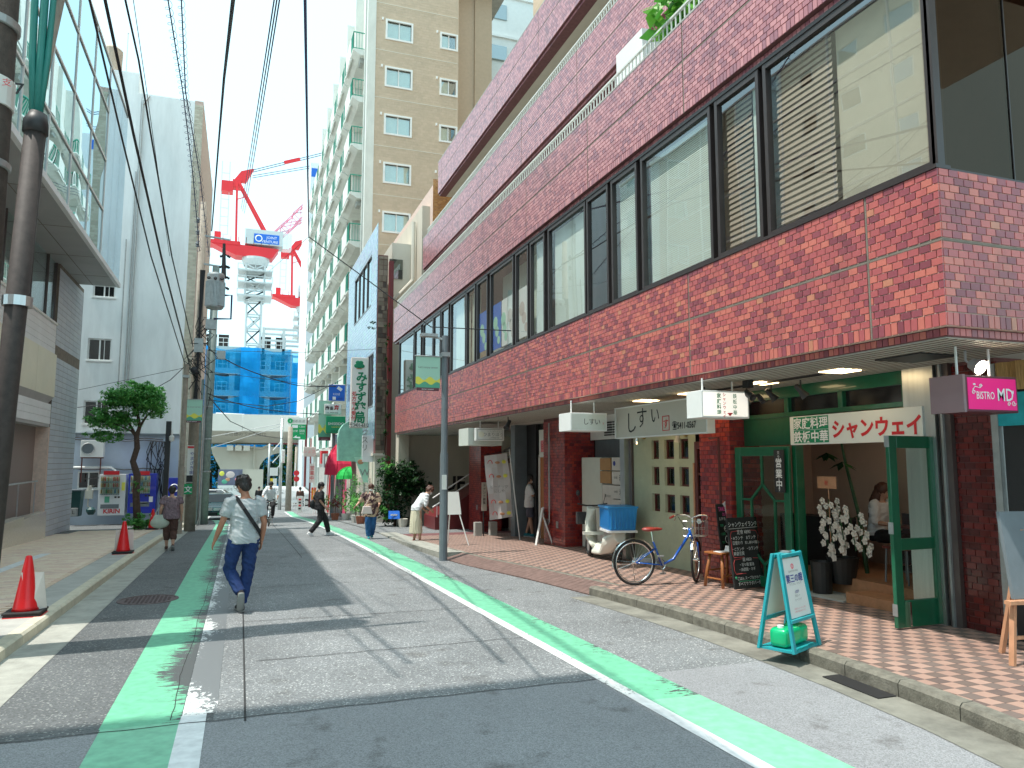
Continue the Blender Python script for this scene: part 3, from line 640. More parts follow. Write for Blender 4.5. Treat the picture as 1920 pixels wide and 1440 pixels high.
# sloping ramp of slats down to the road
rp = thing('kerb_ramp', 'dark brown slatted ramp laid against the kerb beside the green line', 'ramp', (4.6, 12, gz(12)))
for k in range(int((15.6 - 9.95) / 0.15)):
 ya = 9.95 + k * .15; yb = ya + .142
 mb = MB(); p = []
 for yy in (ya, yb):
  p += [(KR(yy) + .02, yy, gz(yy) + .01), (KR(yy) + .42, yy, gz(yy) + .115)]
 mb.add([p[0], p[1], p[3], p[2]] + [(q[0], q[1], q[2] - .03) for q in (p[0], p[1], p[3], p[2])], [(0,1,2,3),(7,6,5,4),(0,4,5,1),(1,5,6,2),(2,6,7,3),(3,7,4,0)])
 mb.build('slat', 'grate', rp)
pv = struct(sheet(sheet(MB(), lambda y: (KR(y) + (.13 if y < 9.95 else .5)), 7.35, 1, 24, -0.012, sw, st=.5), 7.35, 9.3, 12.9, 24, -0.012, sw).build('pavement_right', 'mortar_dark'))
T = 0.131; cells = []
for j in range(int(19.5 / T)):
 y = 2.2 + j * T
 for i in range(60):
  x = 4.0 + i * T
  xa = KR(y) + (.14 if y < 9.95 else .51)
  if x < xa - T * .999 or x + T > (7.2 if y < 12.9 else 9.2): continue
  cells.append((max(x, xa) + .002, x + T - .002, y + .002, y + T - .002, (i + j) % 2))
cells = [c for c in cells if c[1] - c[0] > .02]
def vis(c):
 d = Vector((c[0], c[2], -1.7)); X, Y = c[0], c[2]; f = X * _fw[0] + Y * _fw[1] - 1.7 * _fw[2]; u = 960 + FPX * (X * _rt[0] + Y * _rt[1]) / max(f, .1); w = 720 - FPX * (X * _up[0] + Y * _up[1] - 1.7 * _up[2]) / max(f, .1)
 return (X*X + Y*Y) if (0 < u < 1930 and w < 1450 and f > 0) else 1e9
cells.sort(key=vis)
for c in cells[:290]:
 mb = MB(); paver(mb, c[:4], sw); mb.build('paver', 'paver_dark' if c[4] else 'paver', pv)
for k, mn, nm in ((0, 'paver', 'paving'), (1, 'paver_dark', 'paving')):
 mb = MB()
 for c in cells[290:]:
  if c[4] == k: paver(mb, c[:4], sw)
 mb.build(nm, mn, pv)['kind'] = 'stuff'
mb = MB(); sheet(mb, lambda y: KR(y) - .02, lambda y: KR(y) + .51, 15.6, 24, 0.004, sw); [mb.quad((KR(a) - .02, a, gz(a) - .02), (KR(b) - .02, b, gz(b) - .02), (KR(b) - .02, b, sw(b) + .004), (KR(a) - .02, a, sw(a) + .004)) for a, b in zip(ysteps(15.6, 24), ysteps(15.6, 24)[1:])]; mb.quad((KR(15.6) - .02, 15.6, gz(15.6) - .02), (KR(15.6) + .5, 15.6, gz(15.6) - .02), (KR(15.6) + .5, 15.6, sw(15.6) + .004), (KR(15.6) - .02, 15.6, sw(15.6) + .004)); struct(mb.build('footway_border', 'concrete_curb'))
mb = MB(); sheet(mb, 4.2, 12, 21.7, 36, 0.004, lambda y: gz(y) + .02); struct(mb.build('yard_right', 'asphalt_old'))
# ------------------------------------------------------------------ red tiled building on the right
FX = 5.52; Y0, YE = 4.565, 28.6
rb = thing('tiled_building', 'long red tiled building with ribbon windows and terraces over ground floor shops', 'building', (6.5, 4.6, 0))
TW, TH = 0.116, 0.068
BRK = {'front': [], 'side': []}
def tile_rows(put, nrm, u0, u1, z0, rows, out, soldier_below=False, jitter=0.0):
 """collect tiles; put(u,z) -> point on the wall plane; nrm outward"""
 for r in range(rows):
  z = z0 + r * TH; off = (r % 2) * TW / 2
  n = int((u1 - u0) / TW) + 2
  for i in range(-1, n):
   a = max(u0, u0 + i * TW + off) + .0048; b = min(u1, u0 + (i + 1) * TW + off) - .0048
   if b - a < .012: continue
   out.append((put, nrm, a, b, z + .0048, z + TH - .0048))
def soldier(put, nrm, u0, u1, z0, h, out):
 n = int((u1 - u0) / .068)
 w = (u1 - u0) / n
 for i in range(n): out.append((put, nrm, u0 + i * w + .0045, u0 + (i + 1) * w - .0045, z0 + .004, z0 + h - .004))
def tile_geo(mb, t, th=0.012):
 put, nrm, a, b, z0, z1 = t; nv = Vector(nrm) * th
 p = [Vector(put(a, z0)), Vector(put(b, z0)), Vector(put(b, z1)), Vector(put(a, z1))]
 q = [k + nv for k in p]
 mb.add(p + q, [(4,5,6,7),(0,1,5,4),(1,2,6,5),(2,3,7,6),(3,0,4,7),(3,2,1,0)])
def emit_tiles(lst, n_single, mat, parent, name='brick', cam_key=True):
 if cam_key:
  def k(t):
   c = Vector(t[0]((t[2] + t[3]) / 2, (t[4] + t[5]) / 2)); d = c - Vector((0, 0, EYE)); f = d.dot(Vector(_fw)); u = 960 + FPX * d.dot(Vector(_rt)) / max(f, .1); w = 720 - FPX * d.dot(Vector(_up)) / max(f, .1)
   return d.length if (0 < u < 1920 and 0 < w < 1440) else 1e9
  lst = sorted(lst, key=k)
 for t in lst[:n_single]:
  mb = MB(); tile_geo(mb, t); mb.build(name, mat, parent)
 mb = MB()
 for t in lst[n_single:]: tile_geo(mb, t)
 if mb.f: mb.build(name + 'work', mat, parent)['kind'] = 'stuff'
# vertical joints along each band
JY = [Y0 + .80 + k * 3.02 for k in range(9)]
def front(X): return (lambda u, z: (X, u, z)), (-1, 0, 0)
def band(X, ya, yb, zb, low, high, mat, nsingle, name, depth=1.2, side=True, topcap=True):
 """tiled spandrel: soldier course, `low` rows, joint, `high` rows"""
 zs = zb + .118; zj = zs + low * TH; zt = zj + .03 + high * TH
 bx = MB(); bx.box(X + .013, X + depth, ya + .013, yb, zb, zt); bx.build(name, 'mortar' if mat == 'brick' else 'mortar_dark', rb)
 put, n = front(X + .013); L = []
 ed = [ya] + [j for j in JY if ya < j < yb] + [yb]
 for a, b in zip(ed, ed[1:]):
  a2, b2 = a + (.012 if a != ya else 0), b - .012
  soldier(put, n, a2, b2, zb, .115, L); tile_rows(put, n, a2, b2, zs, low, L); tile_rows(put, n, a2, b2, zj + .03, high, L)
 if side:
  ps = lambda u, z: (X + .013 + u, ya + .013, z); ns = (0, -1, 0); x1 = depth if X > 5.6 else 2.6
  soldier(ps, ns, 0, x1, zb, .115, L); tile_rows(ps, ns, 0, x1, zs, low, L); tile_rows(ps, ns, 0, x1, zj + .03, high, L)
 emit_tiles(L, nsingle, mat, rb)
 # sealant joints
 mb = MB(); mb.box(X + .006, X + .02, ya, yb, zj + .004, zj + .026)
 for j in ed[1:-1]: mb.box(X + .005, X + .02, j - .010, j + .010, zb, zt)
 if side: mb.box(X + .02, X + 2.6, ya + .005, ya + .02, zj + .004, zj + .026)
 mb.build('sealant', 'sealant', rb)
 # ledge below the band, set back
 lt = []; pl, nl = front(X + .075)
 soldier(pl, nl, ya + .06, yb - .02, zb - .075, .07, lt)
 mb = MB(); mb.box(X + .075, X + (.35 if zb > 7 else depth), ya + .062, yb, zb - .08, zb); mb.build('ledge', 'mortar_dark', rb)
 psl = lambda u, z: (X + .075 + u, ya + .062, z); soldier(psl, (0, -1, 0), 0, 2.4, zb - .075, .07, lt)
 mb = MB()
 for t in lt: tile_geo(mb, t, .008)
 mb.build('ledge_tiles', mat, rb)['kind'] = 'stuff'
 if topcap: MB().box(X - .004, X + depth, ya, yb, zt, zt + .03).build('coping', 'concrete', rb)
 return zt
zt2 = band(FX, Y0, YE + .0, 2.75, 9, 9, 'brick', 290, 'spandrel', topcap=False)
MB().box(FX + 1.2, FX + 5.5, Y0 + .013, Y0 + .4, 2.70, zt2).build('side_wall', 'mortar', rb)
zt3 = band(FX, Y0 - .35, 29.2, 6.36, 9, 8, 'brick_upper', 0, 'spandrel', depth=1.6)
MB().box(FX + 1.6, FX + 5.5, Y0 - .33, 29.0, 6.36, 6.9).build('floor_slab', 'concrete', rb)
JY = [4 + k * 3.6 for k in range(8)]
zt4 = band(6.92, -2, 30.3, 9.72, 9, 8, 'brick_upper', 0, 'spandrel', depth=1.5, side=False)
zt5 = band(7.42, 2, 29.8, 12.9, 9, 9, 'brick_upper', 0, 'spandrel', depth=2.2, side=False)
MB().box(8.3, 12, 0, 29.8, 9.7, 10.0).build('floor_slab', 'concrete', rb)
MB().box(7.77, 14, 0, 29.75, 12.82, 12.9).build('soffit', 'cream_wall', rb)
MB().box(7.27, 14, -2, 30.2, 9.64, 9.71).build('soffit', 'cone_sleeve', rb)
MB().box(9.6, 14, 1, 29.5, 14.2, 14.6).build('roof', 'concrete', rb)
# recessed walls behind the terraces
MB().box(7.9, 8.2, Y0, 28.9, 6.9, 9.62).build('recessed_wall', 'plum_light', rb)
MB().box(9.4, 9.7, 2, 29.6, 10.0, 12.82).build('recessed_wall', 'cream_wall', rb)
for y in (14.5, 19.2, 23.6, 27.6):
 b = MB(); b.prism([(7.55, y, 11.05), (9.4, y, 11.05), (9.4, y, 12.82), (8.6, y, 12.82), (8.1, y, 12.5)], (0, .12, 0)); b.build('partition', 'white_paint', rb)
for y in (11.3, ):
 b = MB(); b.box(6.6, 7.9, y, y + 1.0, 7.6, 9.5); b.build('partition', 'white_paint', rb)
# handrails on the terraces
def rail(X, ya, yb, z0, h, step, name='handrail'):
 mb = MB(); mb.box(X - .022, X + .022, ya, yb, z0 + h - .03, z0 + h); mb.box(X - .014, X + .014, ya, yb, z0 + .03, z0 + .055)
 y = ya
 while y <= yb: mb.box(X - .009, X + .009, y - .009, y + .009, z0, z0 + h - .02); y += step
 mb.build(name, 'rail_white', rb)
rail(FX + .10, Y0 + .2, 29.0, zt3 + .03, .30, .115)
rail(7.05, 4, 30.0, zt4 + .03, .34, .115)
# ribbon window of the first floor
WX = FX + .09; ZB, ZT = zt2 + .03, 6.24
MULL = [4.60, 6.81, 6.93, 7.76, 7.90, 9.67, 9.83, 10.65, 10.80, 11.58, 11.67, 13.36, 13.58, 14.34, 14.49, 15.24, 15.41, 17.04, 17.29, 18.14, 18.32, 19.10, 19.20, 20.74, 20.97, 21.84, 21.97, 22.85, 24.25, 24.57, 25.56, 25.73, 28.3]
PANES = [(4.62, 6.81, 'brown'), (6.93, 7.76, 'slats'), (7.90, 9.67, 'blind'), (9.83, 10.65, 'blind'), (10.80, 11.58, 'dark'), (11.67, 13.36, 'pale'), (13.58, 14.34, 'pale'), (14.49, 15.24, 'poster'), (15.41, 17.04, 'poster2'), (17.29, 18.14, 'poster3'), (18.32, 19.10, 'curtain'), (19.20, 20.74, 'curtain'), (20.97, 21.84, 'none'), (21.97, 22.85, 'none'), (22.92, 24.25, 'none'), (24.57, 25.56, 'none'), (25.73, 28.3, 'none')]
MB().box(FX - .01, FX + .16, Y0, YE - .3, zt2, zt2 + .035).build('window_sill', 'dark_frame', rb)
MB().box(FX + .05, FX + .2, Y0 + .05, YE - .3, ZT, 6.285).build('window_head', 'dark_frame', rb)
for ya, yb, kind in PANES:
 w = MB(); f = .035
 w.box(WX - .03, WX + .05, ya - .02, ya + f, ZB, ZT); w.box(WX - .03, WX + .05, yb - f, yb + .02, ZB, ZT); w.box(WX - .028, WX + .048, ya + f, yb - f, ZB, ZB + .07); w.box(WX - .028, WX + .048, ya + f, yb - f, ZT - .07, ZT)
 win = w.build('window', 'dark_frame', rb)
 MB().quad((WX + .01, ya + f, ZB + .07), (WX + .01, yb - f, ZB + .07), (WX + .01, yb - f, ZT - .07), (WX + .01, ya + f, ZT - .07)).build('pane', 'glass_window', win)
 if kind == 'blind':
  b = MB(); z = ZB + .08
  while z < ZT - .12: b.add([(WX + .10, ya + .08, z), (WX + .10, yb - .06, z), (WX + .106, yb - .06, z + .029), (WX + .106, ya + .08, z + .029)], [(0, 1, 2, 3)]); z += .03
  b.build('blind', 'blind_white', win)['kind'] = 'stuff'
  MB().box(WX + .09, WX + .15, ya + .06, yb - .05, ZT - .13, ZT - .08).build('blind_box', 'blind_white', win)
 elif kind == 'slats':
  b = MB(); z = ZB + .08
  while z < ZT - .12: b.add([(WX + .10, ya + .28, z), (WX + .10, yb - .05, z), (WX + .112, yb - .05, z + .05), (WX + .112, ya + .28, z + .05)], [(0, 1, 2, 3)]); z += .07
  b.build('blind', 'blind_brown', win)['kind'] = 'stuff'
  MB().box(WX + .12, WX + .14, ya + .08, ya + .27, ZB + .08, ZT - .1).build('curtain', 'interior_pale', win)
 elif kind == 'brown':
  MB().box(WX + .14, WX + .16, ya + .05, yb - .95, ZB + .05, ZT - .1).build('roller_blind', 'roller_beige', win)
  b = MB(); z = ZB + .08
  while z < ZT - .12: b.add([(WX + .10, yb - .92, z), (WX + .10, yb - .05, z), (WX + .112, yb - .05, z + .05), (WX + .112, yb - .92, z + .05)], [(0, 1, 2, 3)]); z += .07
  b.build('blind', 'blind_brown', win)['kind'] = 'stuff'
 elif kind == 'pale': MB().box(WX + .10, WX + .12, ya + .05, yb - .05, ZB + .05, ZT - .08).build('roller_blind', 'interior_pale', win)
 elif kind == 'curtain':
  b = MB(); n = 40
  for i in range(n):
   a = lerp(ya + .05, yb - .05, i / n); c = lerp(ya + .05, yb - .05, (i + 1) / n)
   b.quad((WX + .14 + .03 * math.sin(i * 1.3), a, ZB), (WX + .14 + .03 * math.sin((i + 1) * 1.3), c, ZB), (WX + .14 + .03 * math.sin((i + 1) * 1.3), c, ZT - .1), (WX + .14 + .03 * math.sin(i * 1.3), a, ZT - .1))
  b.build('curtain', 'curtain', win)
 elif kind.startswith('poster'):
  if kind != 'poster3': MB().box(WX + .3, WX + .32, ya, yb, ZB, ZT - .1).build('curtain', 'curtain', win)
  yy = [(ya + .06, yb - .06)] if kind != 'poster2' else [(yb - .66, yb - .06), (ya + .52, yb - .7), (ya + .06, ya + .48)]
  cl = {'poster': ['bag_pink'], 'poster2': ['sign_blue', 'banner_mint', 'bag_pink'], 'poster3': ['sign_blue']}[kind]
  for (a, c), m in zip(yy, cl):
   po = MB().box(WX + .03, WX + .034, a, c, ZB + .15 + .1 * (kind == 'poster3'), ZB + 1.25).build('poster', 'ink_white' if m != 'sign_blue' else 'sign_blue', win)
   q = MB()
   for s in range(3): q.lathe([(0.001, 0), (.10 + .03 * s, 0), (.10 + .03 * s, .003), (.001, .003)], (WX + .030, lerp(a, c, .3 + .2 * s), ZB + .35 + .22 * s), 16, Matrix.Rotation(R(-90), 3, 'Y'))
   q.build('print', m if m != 'sign_blue' else 'banner_mint', win)
# interior floor and back wall of that storey
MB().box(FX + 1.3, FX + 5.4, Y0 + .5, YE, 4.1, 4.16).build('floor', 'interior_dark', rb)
MB().box(FX + 3.2, FX + 3.3, Y0 + .5, 19.2, 4.16, 6.3).build('room_wall', 'interior', rb)
MB().box(FX + .3, FX + 5.4, Y0 + .3, YE, 6.285, 6.36).build('ceiling', 'interior', rb)
# brown glazed screen on the end face
MB().box(FX + .12, FX + 5.2, Y0 + .16, Y0 + .18, zt2 + .04, 6.28).build('end_screen', 'blind_brown', rb)
MB().quad((FX + .06, Y0 + .09, zt2 + .04), (FX + 5.2, Y0 + .09, zt2 + .04), (FX + 5.2, Y0 + .09, 6.28), (FX + .06, Y0 + .09, 6.28)).build('end_pane', 'glass_brown', rb)
mb = MB()
for x in (1.05, 2.1, 3.2): mb.box(FX + x, FX + x + .012, Y0 + .08, Y0 + .12, zt2 + .04, 6.28)
mb.box(FX + .06, FX + .09, Y0 + .06, Y0 + .12, zt2 + .03, 6.28); mb.box(FX, FX + 5.2, Y0 + .04, Y0 + .12, zt2, zt2 + .035); mb.build('end_frame', 'dark_frame', rb)
# soffit over the pavement: panel strips
MB().box(FX + .09, 12, Y0 + .09, YE, 2.66, 2.69).build('soffit', 'soffit_light', rb)
mb = MB()
x = FX + .12
while x < 7.1: mb.box(x, x + .012, Y0 + .1, YE - .1, 2.654, 2.661); x += .105
mb.build('soffit_groove', 'sealant', rb)
for y in (6.6, 8.0, 9.6, 11.0):
 d = MB().box(6.28, 6.62, y, y + .30, 2.645, 2.6595).build('downlight', 'downlight', rb)
MB().box(6.1, 6.6, 5.35, 5.9, 2.645, 2.6595).build('access_hatch', 'black', rb)
# plants on the terrace
def leaves(name, mat, parent, c, r, n, size, seed=1, flat=0.6, core=0.0):
 rnd = random.Random(seed); mb = MB(); c = Vector(c)
 for _ in range(n):
  while True:
   p = Vector((rnd.uniform(-1, 1), rnd.uniform(-1, 1), rnd.uniform(-1, 1)))
   if core <= p.length <= 1: break
  p = Vector((p.x * r[0], p.y * r[1], p.z * r[2]))
  s = size * rnd.uniform(.6, 1.3); d = Vector((rnd.uniform(-1, 1), rnd.uniform(-1, 1), rnd.uniform(-.9, .3))).normalized(); w = d.orthogonal().normalized(); w = (Matrix.Rotation(rnd.uniform(0, 6.28), 3, d) @ w)
  q = c + p
  mb.add([q, q + d * s * .5 + w * s * .28, q + d * s, q + d * s * .5 - w * s * .28], [(0, 1, 2), (0, 2, 3)])
 return mb.build(name, mat, parent)
t = thing('terrace_plant', 'broad-leaved green plant leaning over the terrace railing of the red building', 'plant', (6.0, 8.9, zt3 + .1))
MB().lathe([(.14, 0), (.19, .3), (.17, .3), (.16, .26)], (6.0, 8.9, zt3 + .0), 14).build('pot', 'terracotta', t)
leaves('foliage', 'foliage_bright', t, (5.95, 8.9, zt3 + .75), (.42, .75, .5), 260, .28, 3)
t = thing('roof_creeper', 'pale green creeper shoots standing on the uppermost tiled band', 'plant', (7.6, 13.5, 14.3))
leaves('foliage', 'foliage_bright', t, (7.6, 14.2, 14.5), (.3, 1.2, .5), 130, .2, 5)
# ------------------------------------------------------------------ ground floor of the red building (wall plane X = 7.1)
GX = 7.1; SF = 2.66
def pillar(name, x0, x1, ya, yb, z0, z1, mat, back='mortar_dark', nsingle=0):
 bx = MB().box(x0 + .012, x1, ya + .012, yb - .012, z0, z1).build(name, back, rb); L = []
 rows = int((z1 - z0) / TH)
 tile_rows(lambda u, z: (x0 + .012, u, z), (-1, 0, 0), ya, yb, z0, rows, L)
 tile_rows(lambda u, z: (x0 + .012 + u, ya + .012, z), (0, -1, 0), 0, x1 - x0, z0, rows, L)
 mb = MB()
 for t in L: tile_geo(mb, t, .010)
 mb.build('brickwork', mat, bx)['kind'] = 'stuff'
 return bx
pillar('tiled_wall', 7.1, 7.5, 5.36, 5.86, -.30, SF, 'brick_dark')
MB().box(7.05, 7.5, 5.86, 6.00, -.3, SF).build('steel_jamb', 'brown_frame', rb)
MB().box(7.02, 7.06, 5.93, 5.955, -.3, SF).build('steel_jamb', 'galv', rb)
MB().box(7.02, 7.45, 6.02, 6.42, -.3, SF).build('metal_pillar', 'steel_brushed', rb)
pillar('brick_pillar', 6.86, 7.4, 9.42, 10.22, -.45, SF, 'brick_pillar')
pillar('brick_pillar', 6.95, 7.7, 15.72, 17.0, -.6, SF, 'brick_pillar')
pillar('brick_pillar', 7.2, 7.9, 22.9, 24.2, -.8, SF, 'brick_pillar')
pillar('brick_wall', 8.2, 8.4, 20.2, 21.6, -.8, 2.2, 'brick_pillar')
MB().box(7.2, 8.2, 19.72, 20.05, -.7, SF).build('steel_post', 'grey_paint', rb)
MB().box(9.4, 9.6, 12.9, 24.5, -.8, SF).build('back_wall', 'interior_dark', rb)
def gp(y): return sw(y)
# green restaurant front, Y 6.42 .. 9.42
gf = MB().box(GX, GX + .12, 6.42, 9.42, 2.50, SF); gf.box(GX - .01, GX + .12, 6.42, 9.42, 2.24, 2.30)
for y in (6.42, 7.40, 8.40, 9.34): gf.box(GX - .01, GX + .11, y, y + .08, 2.30, 2.50)
gf.box(GX - .01, GX + .11, 6.42, 6.47, -.1, 2.24); gf.box(GX - .012, GX + .12, 8.28, 8.36, -.1, 2.24)
front_g = gf.build('shop_front', 'door_green', rb, bevel=.005)
MB().box(GX + .05, GX + .06, 6.5, 9.34, 2.30, 2.50).build('transom_pane', 'black_gloss', front_g)
MB().box(GX + .02, GX + .08, 8.36, 9.42, 1.85, 2.24).build('green_panel', 'door_green', front_g)
# interior of the restaurant
MB().box(9.1, 9.2, 5.6, 11.2, -.3, SF).build('room_wall', 'interior', rb)
t = thing('pendant_lamp', 'small warm pendant lamp glowing inside the green restaurant', 'lamp', (8.3, 7.3, 2.1)); MB().ell((8.3, 7.3, 2.12), .07, .07, .06, 12, 8).build('bulb', 'lamp_glow', t); MB().cyl((8.3, 7.3, 2.17), (8.3, 7.3, 2.3), .008, n=6).build('cord', 'black', t)
MB().box(7.5, 10.2, 10.25, 10.35, -.3, SF).build('room_wall', 'interior', rb)
MB().box(7.5, 10.2, 5.7, 5.8, -.3, SF).build('room_wall', 'interior', rb)
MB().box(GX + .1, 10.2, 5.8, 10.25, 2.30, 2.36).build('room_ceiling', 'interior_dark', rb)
st1 = MB().box(7.55, 10.2, 5.8, 10.25, -.3, .10).build('raised_floor', 'wood_step', rb)
MB().box(7.15, 7.55, 6.3, 7.55, -.3, -.0).build('step', 'wood_step', rb)
MB().box(7.1, 7.56, 7.55, 8.3, -.3, -.11).build('threshold', 'concrete', rb)
# pale green shop wall with nine small windows
HO = []
for (a, b) in ((11.83, 12.13), (11.33, 11.69), (10.88, 11.21)):
 for (c, d) in ((1.67, 2.01), (1.20, 1.53), (.73, 1.05)): HO.append((a + .02, b - .02, c, d))
sg = MB().wall(10.98 - .3, 12.86, -.5, SF, HO, lambda u, z: (GX, u, z))
for h in HO:   # reveals
 a, b, c, d = h
 sg.quad((GX, a, c), (GX + .12, a, c), (GX + .12, a, d), (GX, a, d)); sg.quad((GX, b, c), (GX, b, d), (GX + .12, b, d), (GX + .12, b, c)); sg.quad((GX, a, c), (GX, b, c), (GX + .12, b, c), (GX + .12, a, c)); sg.quad((GX, a, d), (GX + .12, a, d), (GX + .12, b, d), (GX, b, d))
sgo = sg.build('stucco_wall', 'stucco_green', rb)
for a, b, c, d in HO:
 f = MB(); w = .035
 f.box(GX + .05, GX + .09, a, b, c, c + w); f.box(GX + .05, GX + .09, a, b, d - w, d); f.box(GX + .05, GX + .09, a, a + w, c + w, d - w); f.box(GX + .05, GX + .09, b - w, b, c + w, d - w)
 fo = f.build('window', 'wood_red', sgo)
 # reveals keep the frame; the pane sits behind
 MB().box(GX + .066, GX + .07, a + w, b - w, c + w, d - w).build('small_pane', 'glass_shop', sgo)
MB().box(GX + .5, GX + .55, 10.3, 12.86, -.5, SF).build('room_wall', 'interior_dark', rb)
# brown timber door
dz = -.24
dd = MB(); dd.box(GX - .02, GX + .05, 10.22, 10.30, dz, 1.95); dd.box(GX - .02, GX + .05, 10.62, 10.70, dz, 1.95); dd.box(GX - .02, GX + .05, 10.30, 10.62, 1.83, 1.95); dd.box(GX - .01, GX + .04, 10.30, 10.62, dz, .62)
for z in (1.04, 1.42): dd.box(GX - .01, GX + .04, 10.30, 10.62, z - .02, z + .02)
dd.box(GX - .01, GX + .04, 10.45, 10.475, .62, 1.83); ddo = dd.build('timber_door', 'wood_red', rb, bevel=.004)
MB().box(GX + .01, GX + .015, 10.3, 10.62, .62, 1.83).build('door_pane', 'black_gloss', ddo)
MB().box(GX - .03, GX + .0, 10.70, 10.74, dz, 1.6).build('timber_edge', 'wood_light', rb)
# steel post beside the bay, white goods bay
MB().box(GX - .16, GX + .08, 12.86, 13.04, -.5, SF).build('steel_post', 'steel', rb)
MB().box(GX - .05, GX + .08, 12.78, 12.86, -.5, SF).build('shutter_rail', 'brown_frame', rb)
MB().box(GX + .5, GX + .52, 13.04, 15.7, 2.12, SF).build('white_panel', 'white_paint', rb)
v = MB()
for i in range(6): v.box(GX + .47, GX + .5, 14.2, 14.55, 2.2 + i * .055, 2.225 + i * .055); v.box(GX + .47, GX + .5, 14.62, 14.95, 2.2 + i * .055, 2.225 + i * .055)
v.build('vent_louvre', 'black', rb)
MB().box(GX + .62, GX + .7, 13.04, 15.7, 1.72, 2.12).build('shutter_box', 'grey_paint', rb)
fr = thing('tall_refrigerator', 'tall pale two-door refrigerator standing in the open bay', 'refrigerator', (7.6, 14.95, sw(14.9)))
MB().box(7.25, 7.95, 14.45, 15.45, sw(15) + .02, .62 + .02).build('lower_door', 'fridge', fr, bevel=.01)
MB().box(7.25, 7.95, 14.45, 15.45, .66, 1.72).build('upper_door', 'fridge', fr, bevel=.01)
MB().box(7.29, 7.95, 14.46, 15.44, .60, .68).build('gap', 'grey_paint', fr)
# nico bay with timber door and blue-black jamb
nd = MB().box(7.6, 7.66, 17.95, 18.85, -.5, 1.75).build('timber_door', 'wood_orange', rb); MB().box(7.58, 7.6, 18.80, 18.9, -.5, 1.82).build('door_frame', 'white_paint', rb); MB().box(7.58, 7.6, 17.9, 18.9, 1.75, 1.82).build('door_frame', 'white_paint', rb); MB().box(7.5, 7.62, 17.6, 17.9, -.5, 1.8).build('door_frame', 'galv', rb)
MB().box(7.55, 7.66, 19.0, 19.7, -.6, SF).build('dark_jamb', 'black', rb); MB().box(7.62, 7.66, 17.0, 19.0, 1.8, SF).build('transom_pane', 'black_gloss', rb)
MB().box(7.9, 7.95, 17.0, 17.7, -.5, 1.8).build('inner_wall', 'wood_red', rb)
MB().box(8.15, 8.25, 21.6, 22.9, -.8, 1.6).build('white_gate', 'box_white', rb)
# small outlets and wall fittings
for x, y, z in ((6.93, 16.1, .10), (6.93, 16.7, .12), (7.18, 23.2, .1)): MB().box(x, x + .02, y, y + .1, z, z + .15).build('outlet_box', 'galv', rb)
MB().tube([(6.91, 16.55, 2.55), (6.91, 16.55, .2)], .018, 6).build('conduit_pipe', 'galv', rb)
MB().tube([(6.80, 9.85, 1.98), (6.80, 9.62, 1.98), (6.80, 9.60, .9)], .022, 6).build('conduit_pipe', 'wood_red', rb)

# ---- signs of the shops: things of their own
def frame_box(mb, x0, x1, ya, yb, z0, z1): return mb.box(x0, x1, ya, yb, z0, z1)
XD, UD = (0, -1, 0), (0, 0, 1)     # reading direction on a wall that faces the street (left to right as seen)
t = thing('shop_sign', 'long white fascia sign with green block characters and red lettering over the green restaurant door', 'sign', (7.05, 7.2, 1.84))
MB().box(7.0, 7.06, 6.16, 8.27, 1.84, 2.22).build('panel', 'signface_white', t, bevel=.004)
MB().box(6.995, 7.0, 7.56, 8.19, 1.862, 2.03).build('green_block', 'ink_green', t); MB().box(6.995, 7.0, 7.56, 8.19, 2.037, 2.205).build('green_block', 'ink_green', t)
text('家庭料理', .158, 'ink_white', t, (6.994, 7.875, 2.060), XD, UD, bold=.02); text('鉄板中華', .158, 'ink_white', t, (6.994, 7.875, 1.885), XD, UD, bold=.02)
text('シャンウェイ', .245, 'ink_red', t, (6.998, 6.83, 1.93), XD, UD, bold=.035, wide=.92)
t = thing('shop_sign', 'beige fascia sign with brush lettering and a phone number over the pale green wall', 'sign', (6.25, 10.4, 2.04))
MB().box(6.2, 6.30, 9.03, 11.77, 2.04, 2.54).build('panel', 'signface_cream', t); fm = MB(); fm.box(6.185, 6.315, 9.0, 11.8, 2.02, 2.04); fm.box(6.185, 6.315, 9.0, 11.8, 2.54, 2.56); fm.box(6.185, 6.315, 9.0, 9.03, 2.04, 2.54); fm.box(6.185, 6.315, 11.77, 11.8, 2.04, 2.54); fm.build('frame', 'white_paint', t)
for ch, y, z, s in (('し', 11.22, 2.13, .40), ('す', 10.86, 2.20, .38), ('い', 10.44, 2.25, .30)): text(ch, s, 'ink_black', t, (6.197, y, z), XD, UD, bold=-.004)
text('す', .16, 'ink_red', t, (6.197, 10.12, 2.15), XD, UD, bold=.01); s = MB(); s.box(6.194, 6.199, 10.02, 10.03, 2.10, 2.33); s.box(6.194, 6.199, 10.21, 10.22, 2.10, 2.33); s.box(6.194, 6.199, 10.02, 10.22, 2.32, 2.33); s.box(6.194, 6.199, 10.02, 10.22, 2.10, 2.11); s.build('seal', 'ink_red', t)
text('☎5411-0567', .135, 'ink_black', t, (6.197, 9.62, 2.115), XD, UD, bold=.02, wide=.85)
def hang_sign(label, x0, x1, y, z0, z1, depth, body, face, hangers=True, cat='sign'):
 t = thing('hanging_sign', label, cat, ((x0 + x1) / 2, y, z1))
 MB().box(x0, x1, y, y + depth, z0, z1).build('box', body, t, bevel=.006)
 e = .022
 MB().box(x0 + e, x1 - e, y - .004, y + .0, z0 + e, z1 - e).build('face', face, t)
 if hangers:
  for x in (x0 + .18 * (x1 - x0), x0 + .82 * (x1 - x0)): MB().tube([(x, y + depth / 2, z1), (x, y + depth / 2, SF + .02)], .012, 6).build('hanger', 'white_paint', t)
 return t
XF = (1, 0, 0)     # reading direction on a face that looks down the street towards the viewer
